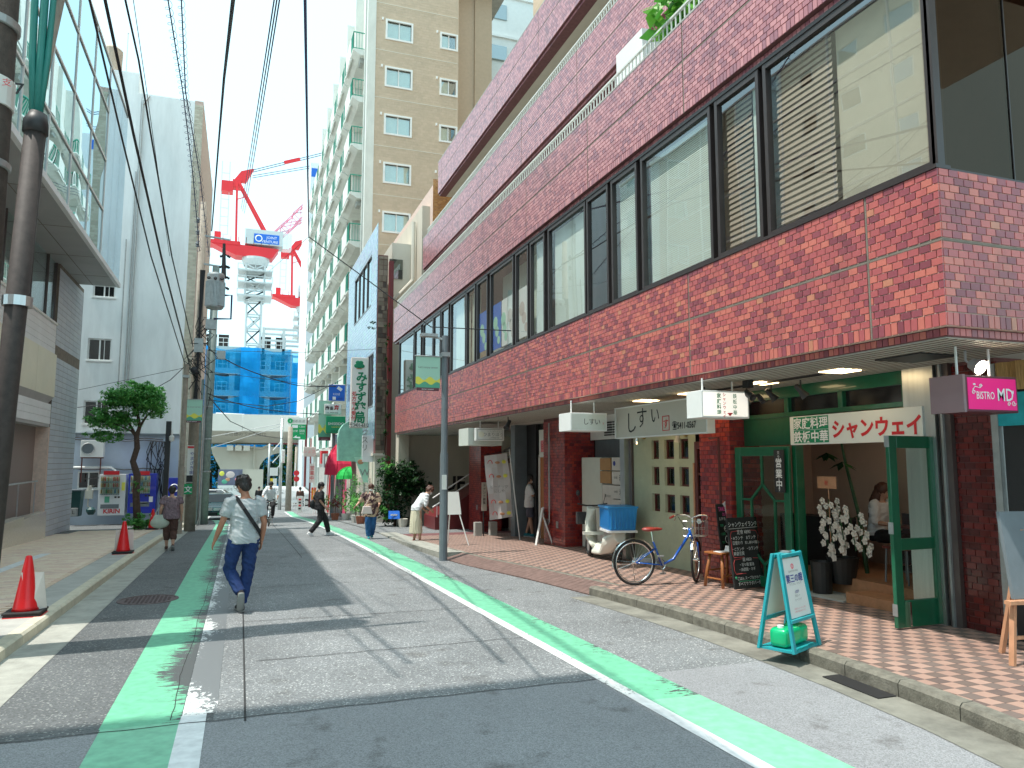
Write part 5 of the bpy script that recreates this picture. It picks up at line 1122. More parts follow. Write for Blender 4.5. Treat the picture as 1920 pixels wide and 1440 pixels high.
# ---- blue bicycle
def bicycle(label, loc, rz, frame='blue_frame', steer=0.0, seatm='saddle', basket=True, group=None):
 t = thing('bicycle', label, 'bicycle', loc, rz)
 Rw = .33; rw = Vector((0, 0, Rw)); fwp = Vector((1.06, 0, Rw)); bb = Vector((.43, 0, .28)); st = Vector((.30, 0, .62)); hd = Vector((.90, 0, .74)); hb = Vector((.935, 0, .62))
 S = Matrix.Translation(Vector((.96, 0, 0))) @ Matrix.Rotation(steer, 4, 'Z') @ Matrix.Translation(Vector((-.96, 0, 0)))
 def wheel(c, nm, TM=None):
  tm = TM or Matrix.Identity(4); ax = tm.to_3x3() @ Vector((0, 1, 0)); cc = tm @ c
  w = MB().torus(cc, Rw - .018, .018, ax, 40, 8).build(nm, 'rubber', t, local=True, smooth=True)
  MB().torus(cc, Rw - .045, .012, ax, 40, 6).build('rim', 'chrome', w, local=True, smooth=True)
  s = MB(); u = ax.orthogonal().normalized(); v = ax.cross(u)
  for i in range(28):
   a = i * 2 * math.pi / 28; s.tube([cc + ax * (.02 if i % 2 else -.02) + (u * math.cos(a + .3) + v * math.sin(a + .3)) * .02, cc + (u * math.cos(a) + v * math.sin(a)) * (Rw - .05)], .0015, 3)
  s.build('spokes', 'chrome', w, local=True); MB().cyl(cc - ax * .05, cc + ax * .05, .022, n=10).build('hub', 'chrome', w, local=True)
  return w
 wheel(rw, 'rear_wheel'); wheel(fwp, 'front_wheel', S)
 f = MB(); f.tube([bb, st], .017, 8); f.tube([bb, (.62, 0, .36), hd], [.02, .02, .022], 8)
 for s in (-1, 1): f.tube([rw + Vector((0, s * .055, 0)), bb + Vector((0, s * .03, 0))], .009, 6); f.tube([rw + Vector((0, s * .055, 0)), lerp(bb, st, .72) + Vector((0, s * .02, 0))], .008, 6)
 f.tube([hb + Vector((.02, 0, -.04)), hd + Vector((-.02, 0, .06))], .02, 8); f.build('frame', frame, t, local=True, smooth=True)
 g = MB()
 for s in (-1, 1): g.tube([S @ Vector((.945, s * .05, .60)), S @ Vector((1.0, s * .055, .45)), S @ Vector((1.06, s * .055, Rw))], [.013, .012, .008], 7)
 g.build('fork', frame, t, local=True, smooth=True)
 h = MB(); h.tube([S @ Vector((.885, 0, .80)), S @ Vector((.86, 0, .96))], .012, 8)
 for s in (-1, 1): h.tube([S @ Vector((.86, 0, .96)), S @ Vector((.88, s * .10, 1.0)), S @ Vector((.84, s * .22, 1.0)), S @ Vector((.66, s * .27, .97))], .011, 7)
 h.build('handlebar', 'chrome', t, local=True, smooth=True)
 for s in (-1, 1): MB().tube([S @ Vector((.76, s * .25, .985)), S @ Vector((.63, s * .28, .965))], .017, 8).build('grip', 'saddle' if frame == 'blue_frame' else 'black', t, local=True)
 b2 = MB()
 for s in (-1, 1): b2.tube([S @ Vector((.80, s * .23, .98)), S @ Vector((.72, s * .23, .92))], .005, 5)
 b2.build('brake_lever', 'chrome', t, local=True)
 c2 = MB(); c2.tube([S @ Vector((.80, .2, .98)), S @ Vector((.95, .12, .80)), (.93, .02, .62)], .004, 5); c2.tube([S @ Vector((.80, -.2, .98)), S @ Vector((.86, -.14, .72)), (.80, -.02, .66)], .004, 5); c2.tube([S @ Vector((.80, -.2, .98)), S @ Vector((.98, -.10, .84)), S @ Vector((1.02, 0, .70))], .004, 5); c2.build('brake_cable', 'black', t, local=True)
 MB().tube([st, (.275, 0, .78)], .012, 8).build('seat_post', 'chrome', t, local=True)
 sd = MB(); sd.ell((.24, 0, .80), .12, .085, .035, 14, 8); sd.ell((.34, 0, .80), .12, .035, .028, 12, 8); remeshed(sd, 'saddle', seatm, t, .008, 3, local=True)
 def fender(c, a0, a1, nm, TM=None):
  tm = TM or Matrix.Identity(4); m = MB(); n = 16; rr = Rw + .022
  for i in range(n):
   p = []
   for k in (i, i + 1):
    a = lerp(a0, a1, k / n)
    for s, o in ((-.026, -.010), (0, 0), (.026, -.010)): p.append(tm @ Vector((c.x + (rr + o) * math.cos(a), s, c.z + (rr + o) * math.sin(a))))
   m.add(p, [(0, 1, 4, 3), (1, 2, 5, 4)])
  m.build(nm, 'chrome', t, local=True, smooth=True)
 fender(rw, R(20), R(190), 'rear_mudguard'); fender(fwp, R(15), R(150), 'front_mudguard', S)
 MB().torus(bb + Vector((0, .04, 0)), .075, .006, (0, 1, 0), 20, 5).build('chainring', 'chrome', t, local=True)
 MB().beam(bb + Vector((0, .055, .05)), rw + Vector((0, .055, .03)), .012, .06).build('chain_guard', 'galv' , t, local=True)
 for s, a in ((1, 1.1), (-1, 1.1 + math.pi)):
  e = bb + Vector((math.cos(-a) * .16, s * .08, math.sin(-a) * .16)); k = MB(); k.beam(bb + Vector((0, s * .07, 0)), e, .018, .012); k.box(e.x - .045, e.x + .045, e.y - .02 + s * .04, e.y + .02 + s * .04, e.z - .012, e.z + .012); k.build('pedal', 'galv', t, local=True)
 MB().tube([(.0, .06, Rw), (.06, .14, .02), (.12, .15, .015)], .008, 6).build('kickstand', 'chrome', t, local=True)
 MB().cyl(S @ Vector((1.02, -.07, .90)), S @ Vector((1.06, -.07, .90)), .035, .045, 14).build('headlamp', 'chrome', t, local=True)
 if basket:
  k = MB(); x0, x1, y0, y1, z0, z1 = .98, 1.24, -.16, .16, .68, .90
  def wp(x, y, z): return S @ Vector((x, y, z))
  for z in (z0, (z0 + z1) / 2, z1): k.tube([wp(x0, y0, z), wp(x1, y0, z), wp(x1, y1, z), wp(x0, y1, z), wp(x0, y0, z)], .003, 4)
  for i in range(8):
   y = lerp(y0, y1, i / 7); k.tube([wp(x0, y, z1), wp(x0, y, z0), wp(x1, y, z0), wp(x1, y, z1)], .0022, 4); x = lerp(x0, x1, i / 7); k.tube([wp(x, y0, z1), wp(x, y0, z0), wp(x, y1, z0), wp(x, y1, z1)], .0022, 4)
  k.build('basket', 'steel', t, local=True)
 return t
bicycle('bright blue bicycle with brown saddle and wire basket before the pale green wall', (5.45, 9.84, sw(9.85)), R(-6), steer=R(52))

# ---- white scooter with blue crate, cartons
zz = sw(13.3)
t = thing('delivery_scooter', 'white delivery scooter with black wheels parked beside the steel post', 'scooter', (6.5, 13.2, zz), R(-12));
def scw(c, nm):
 w = MB().torus(c, .17, .055, (1, 0, 0), 28, 8).build(nm, 'rubber', t, local=True, smooth=True); MB().cyl((c[0] - .04, c[1], c[2]), (c[0] + .04, c[1], c[2]), .12, n=20).build('rim', 'galv', w, local=True)
scw((0, .55, .22), 'front_wheel'); scw((.25, -.55, .22), 'rear_wheel')
b = MB(); b.tube([(0, .40, .95), (0, .48, .70), (0, .42, .35), (.05, .25, .20)], [(.06, .10), (.17, .09), (.2, .06), (.16, .05)], 14); b.tube([(0, .58, .50), (0, .68, .42), (0, .76, .26)], [(.09, .05), (.1, .06), (.04, .03)], 12); b.tube([(.05, .25, .2), (.12, -.05, .2), (.2, -.3, .32), (.25, -.75, .5)], [(.16, .06), (.15, .06), (.17, .2), (.12, .12)], 14); remeshed(b, 'body', 'scooter', t, .016, 3, local=True)
MB().box(-.2, .2, .22, .34, .44, .50).build('leg_shield_trim', 'scooter', t, local=True)
MB().tube([(-.30, .30, 1.04), (-.1, .38, 1.0), (.1, .38, 1.0), (.30, .30, 1.04)], .014, 7).build('handlebar', 'black', t, local=True); MB().lathe([(.001, 0), (.07, .01), (.075, .05), (.001, .08)], (0, .50, .93), 16, Matrix.Rotation(R(-80), 3, 'X')).build('headlamp', 'headlight', t, local=True)
for s in (-1, 1): MB().tube([(s * .22, .33, 1.02), (s * .28, .35, 1.22)], .006, 5).build('mirror_stem', 'black', t, local=True);
MB().ell((-.28, .35, 1.25), .045, .012, .06, 10, 6).build('mirror', 'black', t, local=True)
MB().box(-.25, -.05, .56, .70, .62, .86).build('front_basket', 'black', t, local=True)
MB().box(-.02, .52, -.95, -.30, .58, .62).build('rear_rack', 'white_paint', t, local=True)
c = thing('storage_crate', 'ribbed blue plastic crate fixed on the back of the white scooter', 'crate', tuple(ROOT[t.name] @ Vector((.25, -.62, .62))), R(-12))
b = MB(); b.hexa([(-.24, -.3, 0), (.24, -.3, 0), (.24, .3, 0), (-.24, .3, 0), (-.27, -.34, .42), (.27, -.34, .42), (.27, .34, .42), (-.27, .34, .42)]); b.build('body', 'crate_blue', c, local=True)
for i in range(9): MB().box(-.275, -.24, -.30 + i * .07, -.28 + i * .07, .03, .38).build('rib', 'crate_blue', c, local=True)
for i in range(7): MB().box(-.23 + i * .072, -.21 + i * .072, -.345, -.3, .03, .38).build('rib', 'crate_blue', c, local=True)
MB().box(-.285, .285, -.355, .355, .40, .43).build('rim', 'crate_blue', c, local=True)
cart = [(7.35, 14.05, 1.45, 'cardboard', 'plain brown carton, topmost of the stack next to the refrigerator'), (7.35, 14.05, 1.18, 'cardboard', 'plain brown carton, second from the top next to the refrigerator'), (7.35, 13.95, .60, 'box_white', 'tall white carton with faint grey print beneath the brown cartons')]
for x, y, z, m, lb in cart:
 t = thing('carton', lb, 'box', (x, y, z)); h = .25 if m == 'cardboard' else .55
 MB().box(x - .22, x + .22, y - .24, y + .24, z, z + h).build('box', m, t, bevel=.004)
 if m != 'cardboard': text('Vacuum', .09, 'ink_grey', t, (x - .225, y, z + .3), XD, UD)
MB().box(7.13, 7.57, 13.7, 14.3, sw(14), .6).build('crate_stack', 'box_white', rb)
for i, (z, lb) in enumerate(((1.45, 'white carton with blue round mark, top of the stack by the steel post'), (1.17, 'white carton with brush characters, second from the top by the steel post'), (.89, 'white carton with brush characters, third from the top by the steel post'), (.61, 'white carton with brush characters, fourth from the top by the steel post'))):
 t = thing('carton', lb, 'box', (7.3, 13.35, z), group='white cartons stacked by the steel post'); MB().box(7.06, 7.5, 13.06, 13.62, z, z + .26).build('box', 'box_white', t, bevel=.004)
 if i: text('和', .15, 'ink_black', t, (7.056, 13.22, z + .07), XD, UD, bold=.01); text('日本酒', .05, 'ink_black', t, (7.056, 13.45, z + .12), XD, UD)
 else: MB().lathe([(.001, 0), (.05, 0), (.05, .003), (.001, .003)], (7.056, 13.5, z + .14), 16, Matrix.Rotation(R(-90), 3, 'Y')).build('round_mark', 'ink_navy', t)

# ---- banner flag, white easel board, stand
t = thing('feather_banner', 'white vertical cloth banner with coloured arches on a pole by the far brick pillar', 'banner', (6.6, 18.9, sw(18.9)))
zz = sw(18.9); MB().tube([(6.86, 18.4, zz), (6.60, 18.5, 1.95)], .014, 6).build('pole', 'white_paint', t); MB().tube([(5.90, 18.56, 1.80), (6.60, 18.5, 1.91)], .01, 6).build('cross_bar', 'black', t)
k = MB(); n = 10
for i in range(n):
 for j in range(4):
  def q(a, b):
   z = lerp(1.78, .13, b / n); x = lerp(5.93, 6.56, a / 4) + (b / n) * .16; return (x, 18.55 + .03 * math.sin(a * 2 + b * .7), z + .08 * a / 4)
  k.quad(q(j, i), q(j + 1, i), q(j + 1, i + 1), q(j, i + 1))
k.build('cloth', 'flag_cloth', t, smooth=True)
for zc, kx in ((1.58, 0), (1.22, .04), (.56, .10), (.26, .14)):
 a = MB(); a.tube([(6.07 + kx + .06 * math.cos(w), 18.50, zc + .09 * math.sin(w)) for w in [math.pi * i / 8 for i in range(9)]], .01, 4); a.build('arch_mark', 'ink_red', t)
 b = MB(); b.ell((6.27 + kx, 18.50, zc + .03), .07, .008, .035, 8, 5); b.build('blob_mark', 'wood_light', t); b = MB(); b.ell((6.45 + kx, 18.50, zc + .05), .06, .008, .05, 8, 5); b.build('blob_mark', 'banner_yellow', t)
text('ピーナッツ', .10, 'ink_grey', t, (6.32, 18.50, .95), XF, UD); text('にしや', .10, 'ink_grey', t, (6.33, 18.50, .84), XF, UD)
t = thing('menu_stand', 'narrow white framed menu stand leaning open at the foot of the brick pillar', 'sign', (6.7, 16.9, sw(16.9)))
zz = sw(16.6); b = MB(); b.beam((6.55, 16.5, zz), (6.78, 16.65, zz + .85), .05, .03); b.beam((6.78, 17.0, zz), (6.95, 17.0, zz + .85), .05, .03); b.beam((6.98, 16.5, zz), (6.78, 16.65, zz + .70), .05, .03); b.beam((7.12, 16.9, zz), (6.95, 17.0, zz + .7), .05, .03); b.build('frame', 'white_paint', t); MB().hexa([(6.60, 16.55, zz + .12), (6.80, 16.95, zz + .12), (6.82, 16.95, zz + .12), (6.62, 16.55, zz + .12), (6.76, 16.65, zz + .8), (6.92, 16.98, zz + .8), (6.94, 16.98, zz + .8), (6.78, 16.65, zz + .8)]).build('board', 'signface_cream', t)
t = thing('display_easel', 'white metal tripod easel with notices behind the grey lamp post', 'easel', (4.7, 17.6, gz(17.6)))
zz = sw(17.3)
for a, b in (((4.45, 17.3, zz), (4.72, 17.5, zz + 1.2)), ((5.12, 17.2, zz), (4.82, 17.5, zz + 1.2)), ((4.8, 17.9, zz), (4.77, 17.55, zz + 1.1))): MB().tube([a, b], .014, 6).build('leg', 'white_paint', t)
MB().hexa([(4.60, 17.36, zz + .72), (4.98, 17.36, zz + .72), (4.98, 17.38, zz + .72), (4.60, 17.38, zz + .72), (4.66, 17.46, zz + 1.25), (4.94, 17.46, zz + 1.25), (4.94, 17.48, zz + 1.25), (4.66, 17.48, zz + 1.25)]).build('notice', 'signface_white', t)
t = thing('notice_post', 'white vertical notice plate on a short black post by the stairs', 'sign', (6.75, 20.5, sw(20.5))); MB().box(6.45, 6.60, 20.4, 20.42, .25, 1.05).build('plate', 'signface_cream', t); MB().tube([(6.52, 20.45, sw(20.4)), (6.52, 20.45, 1.0)], .018, 7).build('post', 'black', t); text('テナント募集', .09, 'ink_black', t, (6.525, 20.395, .93), XF, UD, vert=True)
for i, (x, lb) in enumerate(((6.4, 'grey concrete block left of the notice post'), (6.85, 'grey concrete block right of the notice post'))):
 t = thing('concrete_block', lb, 'block', (x, 20.6, sw(20.5)), group='concrete blocks by the stairs'); b = MB(); b.wall(x - .1, x + .1, sw(20.5), sw(20.5) + .38, [(x - .06, x + .06, sw(20.5) + .05, sw(20.5) + .17), (x - .06, x + .06, sw(20.5) + .21, sw(20.5) + .33)], lambda u, z: (u, 20.5, z)); b.box(x - .1, x + .1, 20.52, 20.7, sw(20.5), sw(20.5) + .38); b.build('block', 'concrete', t)

# ---- stairs and cream wall beyond the shops
MB().box(6.0, 12, 28.6, 28.9, -1.2, 2.66).build('cream_wall', 'cream_wall', rb)
MB().box(5.6, 6.0, 28.2, 28.75, -1.2, 2.7).build('drain_pier', 'cream_wall', rb)
stt = thing('outside_stairs', 'maroon outdoor stairs with white handrails rising to the right under the building', 'stairs', (6.2, 25.0, sw(24)))
b = MB(); zA = sw(24.5)
b.prism([(6.15, 24.6, zA), (9.6, 24.6, zA), (9.6, 24.6, zA + 2.55), (6.15, 24.6, zA + .42)], (0, 1.6, 0)); b.build('stair_wall', 'maroon', stt)
for o in (.75, 1.05): MB().tube([(6.05, 24.55, zA + o + .0), (9.4, 24.55, zA + o + 2.1)], .022, 7).build('handrail', 'white_paint', stt)
for i in range(5): MB().tube([(6.2 + i * .7, 24.55, zA + .42 + i * .44), (6.2 + i * .7, 24.55, zA + .82 + i * .44)], .014, 6).build('baluster', 'white_paint', stt)
gr = MB(); base = (7.1, 28.58)
text('UF', .75, 'interior_dark', rb, (7.9, 28.59, .55), XF, UD, name='graffiti', bold=.03); text('or', .6, 'interior_dark', rb, (8.0, 28.59, -.1), XF, UD, name='graffiti', bold=.02)
# ------------------------------------------------------------------ glass fronted building on the left
GY = 10.1
gb = thing('glass_fronted_building', 'glass curtain wall building with pale panelled base and deep overhang on the left', 'building', (-5.4, 20, gz(20)))
XG, XW, ZS, ZR = -4.2, -5.4, 7.66, 13.8
MB().box(-16, XG - .12, GY, 25.6, ZS + .25, ZR - .1).build('upper_block', 'interior_dark', gb)
MB().box(-16, XG - .02, GY, 28.5, ZS, ZS + .22).build('soffit', 'soffit_grey', gb)
mb = MB()
for y in (12.5, 15.5, 18.5, 21.5, 24.5, 27.0): mb.box(-9, XG - .1, y, y + .02, ZS - .006, ZS + .01)
mb.box(-5.0, -4.98, GY, 28.5, ZS - .006, ZS + .01); mb.build('soffit_joint', 'sealant', gb)
MB().box(XG - .06, XG + .05, GY, 28.5, ZS - .03, ZS + .12).build('edge_trim', 'panel_light', gb)
YS = [GY, 12.0, 13.9, 16.0, 18.1, 20.3, 22.5, 24.8]; ZG = [ZS + .12, 9.2, 10.75, 12.3, ZR]
for a, b in zip(YS, YS[1:]):
 for c, d in zip(ZG, ZG[1:]):
  MB().box(XG - .03, XG - .01, a + .03, b - .03, c + .025, d - .025).build('pane', 'glass_facade', gb)
mb = MB()
for z in ZG[1:]: mb.box(XG - .05, XG + .02, GY, 24.8, z - .03, z + .03)
mb.build('transom', 'white_paint', gb)
for y in YS: MB().box(XG - .045, XG + .015, y - .025, y + .025, ZS + .1, ZR).build('mullion', 'white_paint', gb)
for i, (a, b) in enumerate(((24.9, 26.1), (26.1, 27.3), (27.3, 28.5))): MB().box(XG - .03, XG - .01, a + .008, b - .008, ZS + .12, ZR - .02).build('glass_fin', 'glass_fin', gb)
MB().box(XG - .05, XG + .02, 24.8, 28.5, ZR - .02, ZR + .03).build('parapet_rail', 'white_paint', gb)
MB().box(-16, XG - .1, GY, 25.6, ZR - .1, ZR + .05).build('roof', 'concrete', gb)
# lower walls
MB().box(-16, XW - .35, 11, 29.3, -.6, ZS).build('core_wall', 'tile_brown' , gb)
bb_ = MB().box(XW - .35, XW - .012, 25.7, 29.35, -1.0, ZS).build('tiled_bay', 'sealant', gb)
L = []
rows = int((ZS + .8) / .17)
for r in range(rows):
 z = -.8 + r * .17
 if abs(z - 4.9) < .09: continue
 for i in range(6): L.append((lambda u, zz: (XW - .012, u, zz), (1, 0, 0), 25.7 + i * .608 + .006, 25.7 + (i + 1) * .608 - .006, z + .006, min(z + .164, ZS - .01)))
for t_ in L:
 mb = MB(); tile_geo(mb, t_, .008); mb.build('tile', 'tile_shaded', bb_)
def strip(z0, z1, mat, th, name, ya=14.0, yb=25.7, dy=1.86, x=XW):
 y = yb
 while y > ya:
  MB().box(x - .3, x + th, max(ya, y - dy) + .006, y - .006, z0 + .004, z1 - .004).build(name, mat, gb); y -= dy
for k in range(5): strip(4.84 + k * .18, 5.02 + k * .18, 'panel_light', -.01, 'cladding_board', dy=3.7)
MB().box(XW - .02, XW + .03, 14, 25.7, 5.74, 5.80).build('sill', 'white_paint', gb)
for a, b in ((14, 17.2), (17.2, 20.4), (20.4, 22.9), (22.9, 24.6), (24.6, 25.6)): MB().box(XW - .12, XW - .10, a + .02, b - .02, 5.82, ZS - .02).build('window_pane', 'glass_window', gb)
for y in (17.2, 20.4, 22.9, 24.6, 25.62): MB().box(XW - .14, XW - .06, y - .02, y + .02, 5.8, ZS).build('window_mullion', 'brown_frame', gb)
strip(3.55, 4.84, 'panel_cream', .05, 'metal_fascia', dy=2.2)
MB().hexa([(XW - .3, 14, 3.35), (XW - .02, 14, 3.35), (XW - .02, 25.3, 3.35), (XW - .3, 25.3, 3.35), (XW - .3, 14, 3.56), (XW + .05, 14, 3.56), (XW + .05, 25.69, 3.56), (XW - .3, 25.69, 3.56)]).build('fascia_underside', 'soffit_grey', gb)
for k in range(3): strip(2.75 + k * .2, 2.95 + k * .2, 'panel_light', -.02, 'cladding_board', dy=3.7)
MB().box(-9, XW - .03, 14, 25.7, 2.66, 2.75).build('porch_soffit', 'soffit_grey', gb)
rw = MB().box(-9.4, -6.9, 25.55, 25.7, -1, 2.66).build('porch_end_wall', 'mortar', gb)
L = []; tile_rows(lambda u, z: (u, 25.55, z), (0, -1, 0), -8.6, -5.75, -.4, 44, L)
mb = MB()
for t_ in L: tile_geo(mb, t_, .006)
mb.build('tilework', 'tile_brown', rw)['kind'] = 'stuff'
MB().box(-9.4, XW - .01, 25.56, 25.69, -1, 2.66).build('porch_end_wall', 'mortar', gb)
MB().box(-6.3, -5.9, 21.0, 21.5, -.5, 2.66).build('round_column', 'panel_light', gb)
MB().box(-9.5, -9.3, 13, 25.6, -.5, 2.66).build('porch_back_wall', 'interior_dark', gb)
t = thing('stone_ramp_wall', 'polished stone ramp wall with steel handrail before the panelled building', 'wall', (-5.2, 22, gz(22)))
for a, b in ((16, 18.2), (18.2, 20.4), (20.4, 22.6), (22.6, 24.95)):
 MB().hexa([(-5.45, a + .004, -.9), (-5.2, a + .004, -.9), (-5.2, b - .004, -.9), (-5.45, b - .004, -.9), (-5.45, a + .004, .16), (-5.2, a + .004, .16), (-5.2, b - .004, .22), (-5.45, b - .004, .22)]).build('stone_slab', 'stone_polished', t)
MB().box(-9.3, -5.45, 13, 25.5, -.8, .12).build('ramp_floor', 'concrete', t)
MB().tube([(-5.5, 16, 1.0), (-5.5, 20, 1.02), (-5.5, 25.0, 1.08)], .025, 8).build('handrail', 'steel', t)
for y in (19.3, 21.2, 23.1, 24.8): MB().beam((-5.5, y, .1), (-5.5, y, 1.03), .05, .02).build('rail_post', 'steel', t)

# ------------------------------------------------------------------ plain white building behind it, facing the camera
wb = thing('white_building', 'tall plain white rendered building with a strip of cream tile at its corner', 'building', (-6, 34.5, -1))
YW = 34.5; put = lambda u, z: (u, YW, z)
wins = [(-6.15, -5.19, 5.83, 6.68), (-6.1, -5.1, 9.2, 9.85), (-6.35, -4.95, 3.2, 4.2), (-6.6, -5.5, -.1, 1.4)]
wins = []
for (x0, y0, x1, y1) in ((163, 636, 210, 675), (174, 536, 217, 556), (155, 752, 205, 795), (144, 884, 187, 917)):
 a = atY(x0, y1, YW); b = atY(x1, y0, YW); wins.append((a.x, b.x, a.z, b.z))
mb = MB().wall(-14, -4.75, 2.78, 18.42, wins[:3], put); mb.quad(put(-14, 18.42), put(-4.75, 18.42), (-4.75, 44, 18.42), (-14, 44, 18.42)); mb.quad((-4.75, YW, 2.78), (-4.75, 44, 2.78), (-4.75, 44, 18.42), (-4.75, YW, 18.42)); mb.build('wall', 'white_wall', wb)
mb = MB().wall(-4.75, -2.49, 2.78, 17.55, [], lambda u, z: (u, YW + .02, z)); mb.quad((-4.75, YW + .02, 17.55), (-2.14, YW + .02, 17.55), (-2.14, 46, 17.55), (-4.75, 46, 17.55)); mb.build('wall', 'white_wall', wb)
mb = MB().wall(-14, -2.49, -2, 2.78, wins[3:], lambda u, z: (u, YW + .03, z)); mb.build('lower_wall', 'white_wall_low', wb)
MB().box(-14, -2.5, YW - .05, YW + .02, 2.74, 2.82).build('string_course', 'grey_paint', wb)
MB().box(-4.8, -4.62, YW - .03, YW + .05, 2.8, 17.5).build('recess_strip', 'white_wall', wb)
cs = MB().box(-2.49, -2.14, YW + .03, 46, -2, 17.6).build('corner_pier', 'mortar', wb); L = []
for r in range(int(19 / .10)):
 z = -1.6 + r * .10
 if z > 17.4: break
 off = .1 if r % 2 else 0
 for i in range(3):
  a = max(-2.49, -2.59 + i * .2 + off); b = min(-2.14, a + .2 if a > -2.48 else -2.39 + off)
  if b - a > .03: L.append((lambda u, zz: (u, YW + .03, zz), (0, -1, 0), a + .006, b - .006, z + .006, z + .094))
L.sort(key=lambda t_: -t_[4])
for t_ in L[:0]: pass
mb = MB()
for t_ in L: tile_geo(mb, t_, .01)
mb.build('tilework', 'tile_cream', cs)['kind'] = 'stuff'
for i, (a, b, c, d) in enumerate(wins):
 f = MB(); w = .05
 f.box(a - .04, b + .04, YW - .04, YW + .02, c - .05, c); f.box(a, b, YW + .03, YW + .08, d - w, d); f.box(a, b, YW + .03, YW + .08, c, c + w); f.box(a, a + w, YW + .03, YW + .08, c + w, d - w); f.box(b - w, b, YW + .03, YW + .08, c + w, d - w); m = lerp(a, b, .5); f.box(m - .025, m + .025, YW + .03, YW + .08, c + w, d - w)
 if i < 3: f.box(m + .16, m + .18, YW + .03, YW + .07, c + w, d - w)
 fo = f.build('window', 'white_paint', wb); MB().box(a + w, b - w, YW + .085, YW + .09, c + w, d - w).build('pane', 'glass_tower', fo)
MB().box(-13.9, -2.6, YW + .5, YW + .55, -2, 17).build('room_backing', 'interior_dark', wb)
MB().box(-4.3, -4.0, 36, 36.3, 17.5, 18.0).build('roof_vent', 'concrete', wb)
p = MB()
for x, z0, z1, r in ((-4.55, 2.8, 17.2, .035), (-4.68, 2.8, 14, .025), (-4.9, 2.8, 11, .025)): p.tube([(x, YW - .06, z0), (x, YW - .06, z1)], r, 6)
p.tube([(-4.55, YW - .06, 17.0), (-4.3, YW - .06, 17.45)], .035, 6); p.build('drain_pipe', 'galv', wb)
c = MB();
for z, k in ((2.6, .0), (1.35, .05), (2.52, .1)):
 c.tube([(lerp(-8, -3.1, i / 14), YW - .06 - k * .3, z + .03 * math.sin(i * 1.7)) for i in range(15)], .022, 5)
c.tube([(-5.9 + .3 * i, YW - .08, .95 + .03 * i) for i in range(7)], .014, 5); rnd = random.Random(4)
for k in range(14):
 x = rnd.uniform(-3.6, -3.0); c.tube([(x, YW - .1, 2.5), (x + rnd.uniform(-.25, .25), YW - .15, 1.9 + rnd.uniform(-.3, .3)), (x + rnd.uniform(-.3, .3), YW - .1, 1.3), (x + rnd.uniform(-.1, .1), YW - .08, rnd.uniform(-.6, .6))], .016, 5)
c.build('wall_cables', 'cable', wb)
# air conditioner
t = thing('air_conditioner', 'white outdoor air conditioning unit on a rusty bracket high on the grey-blue wall', 'air conditioner', (-6.0, 34.3, 1.95))
a = atY(152, 862, 34.2); b = atY(184, 826, 34.2)
MB().box(a.x, b.x + .25, 33.95, 34.35, a.z + .1, b.z).build('casing', 'white_paint', t, bevel=.01); MB().torus(((a.x + b.x) / 2 - .02, 33.94, (a.z + .1 + b.z) / 2), .22, .02, (0, 1, 0), 24, 5).build('fan_guard', 'galv', t); MB().cyl(((a.x + b.x) / 2 - .02, 33.955, (a.z + .1 + b.z) / 2), ((a.x + b.x) / 2 - .02, 33.94, (a.z + .1 + b.z) / 2), .22, n=24).build('fan', 'grey_paint', t)
k = MB(); k.beam((a.x + .05, 34.1, a.z - .9), (a.x + .05, 34.1, a.z + .1), .04); k.beam((b.x + .15, 34.1, a.z - .9), (b.x + .15, 34.1, a.z + .1), .04); k.beam((a.x, 34.1, a.z + .08), (b.x + .25, 34.1, a.z + .08), .05); k.build('bracket', 'wood_red', t)
k = MB().tube([(-7.5, 34.2, 1.42), (-4.95, 34.2, 1.42), (-4.8, 34.2, 1.3), (-4.8, 34.2, .9)], .05, 8); o = k.build('white_duct', 'white_paint', wb)
# rooftop tank
t = thing('roof_water_tank', 'old beige water tank on the roof of the white building', 'tank', (-6, 35.5, 18.4)); MB().lathe([(.4, 0), (.42, 1.0), (.3, 1.12), (.001, 1.15)], (-5.95, 35.2, 18.6), 18).build('tank', 'tank', t); MB().box(-6.3, -5.6, 34.9, 35.5, 18.4, 18.62).build('stand', 'grey_paint', t)
t = thing('lightning_rod', 'thin lightning rod standing beside the rooftop tank', 'antenna', (-5.5, 35, 18.4)); MB().tube([(-5.35, 35, 18.4), (-5.35, 35, 20.4)], .012, 5).build('rod', 'galv', t); MB().ell((-5.35, 35, 20.42), .03, .03, .04, 6, 4).build('tip', 'galv', t)

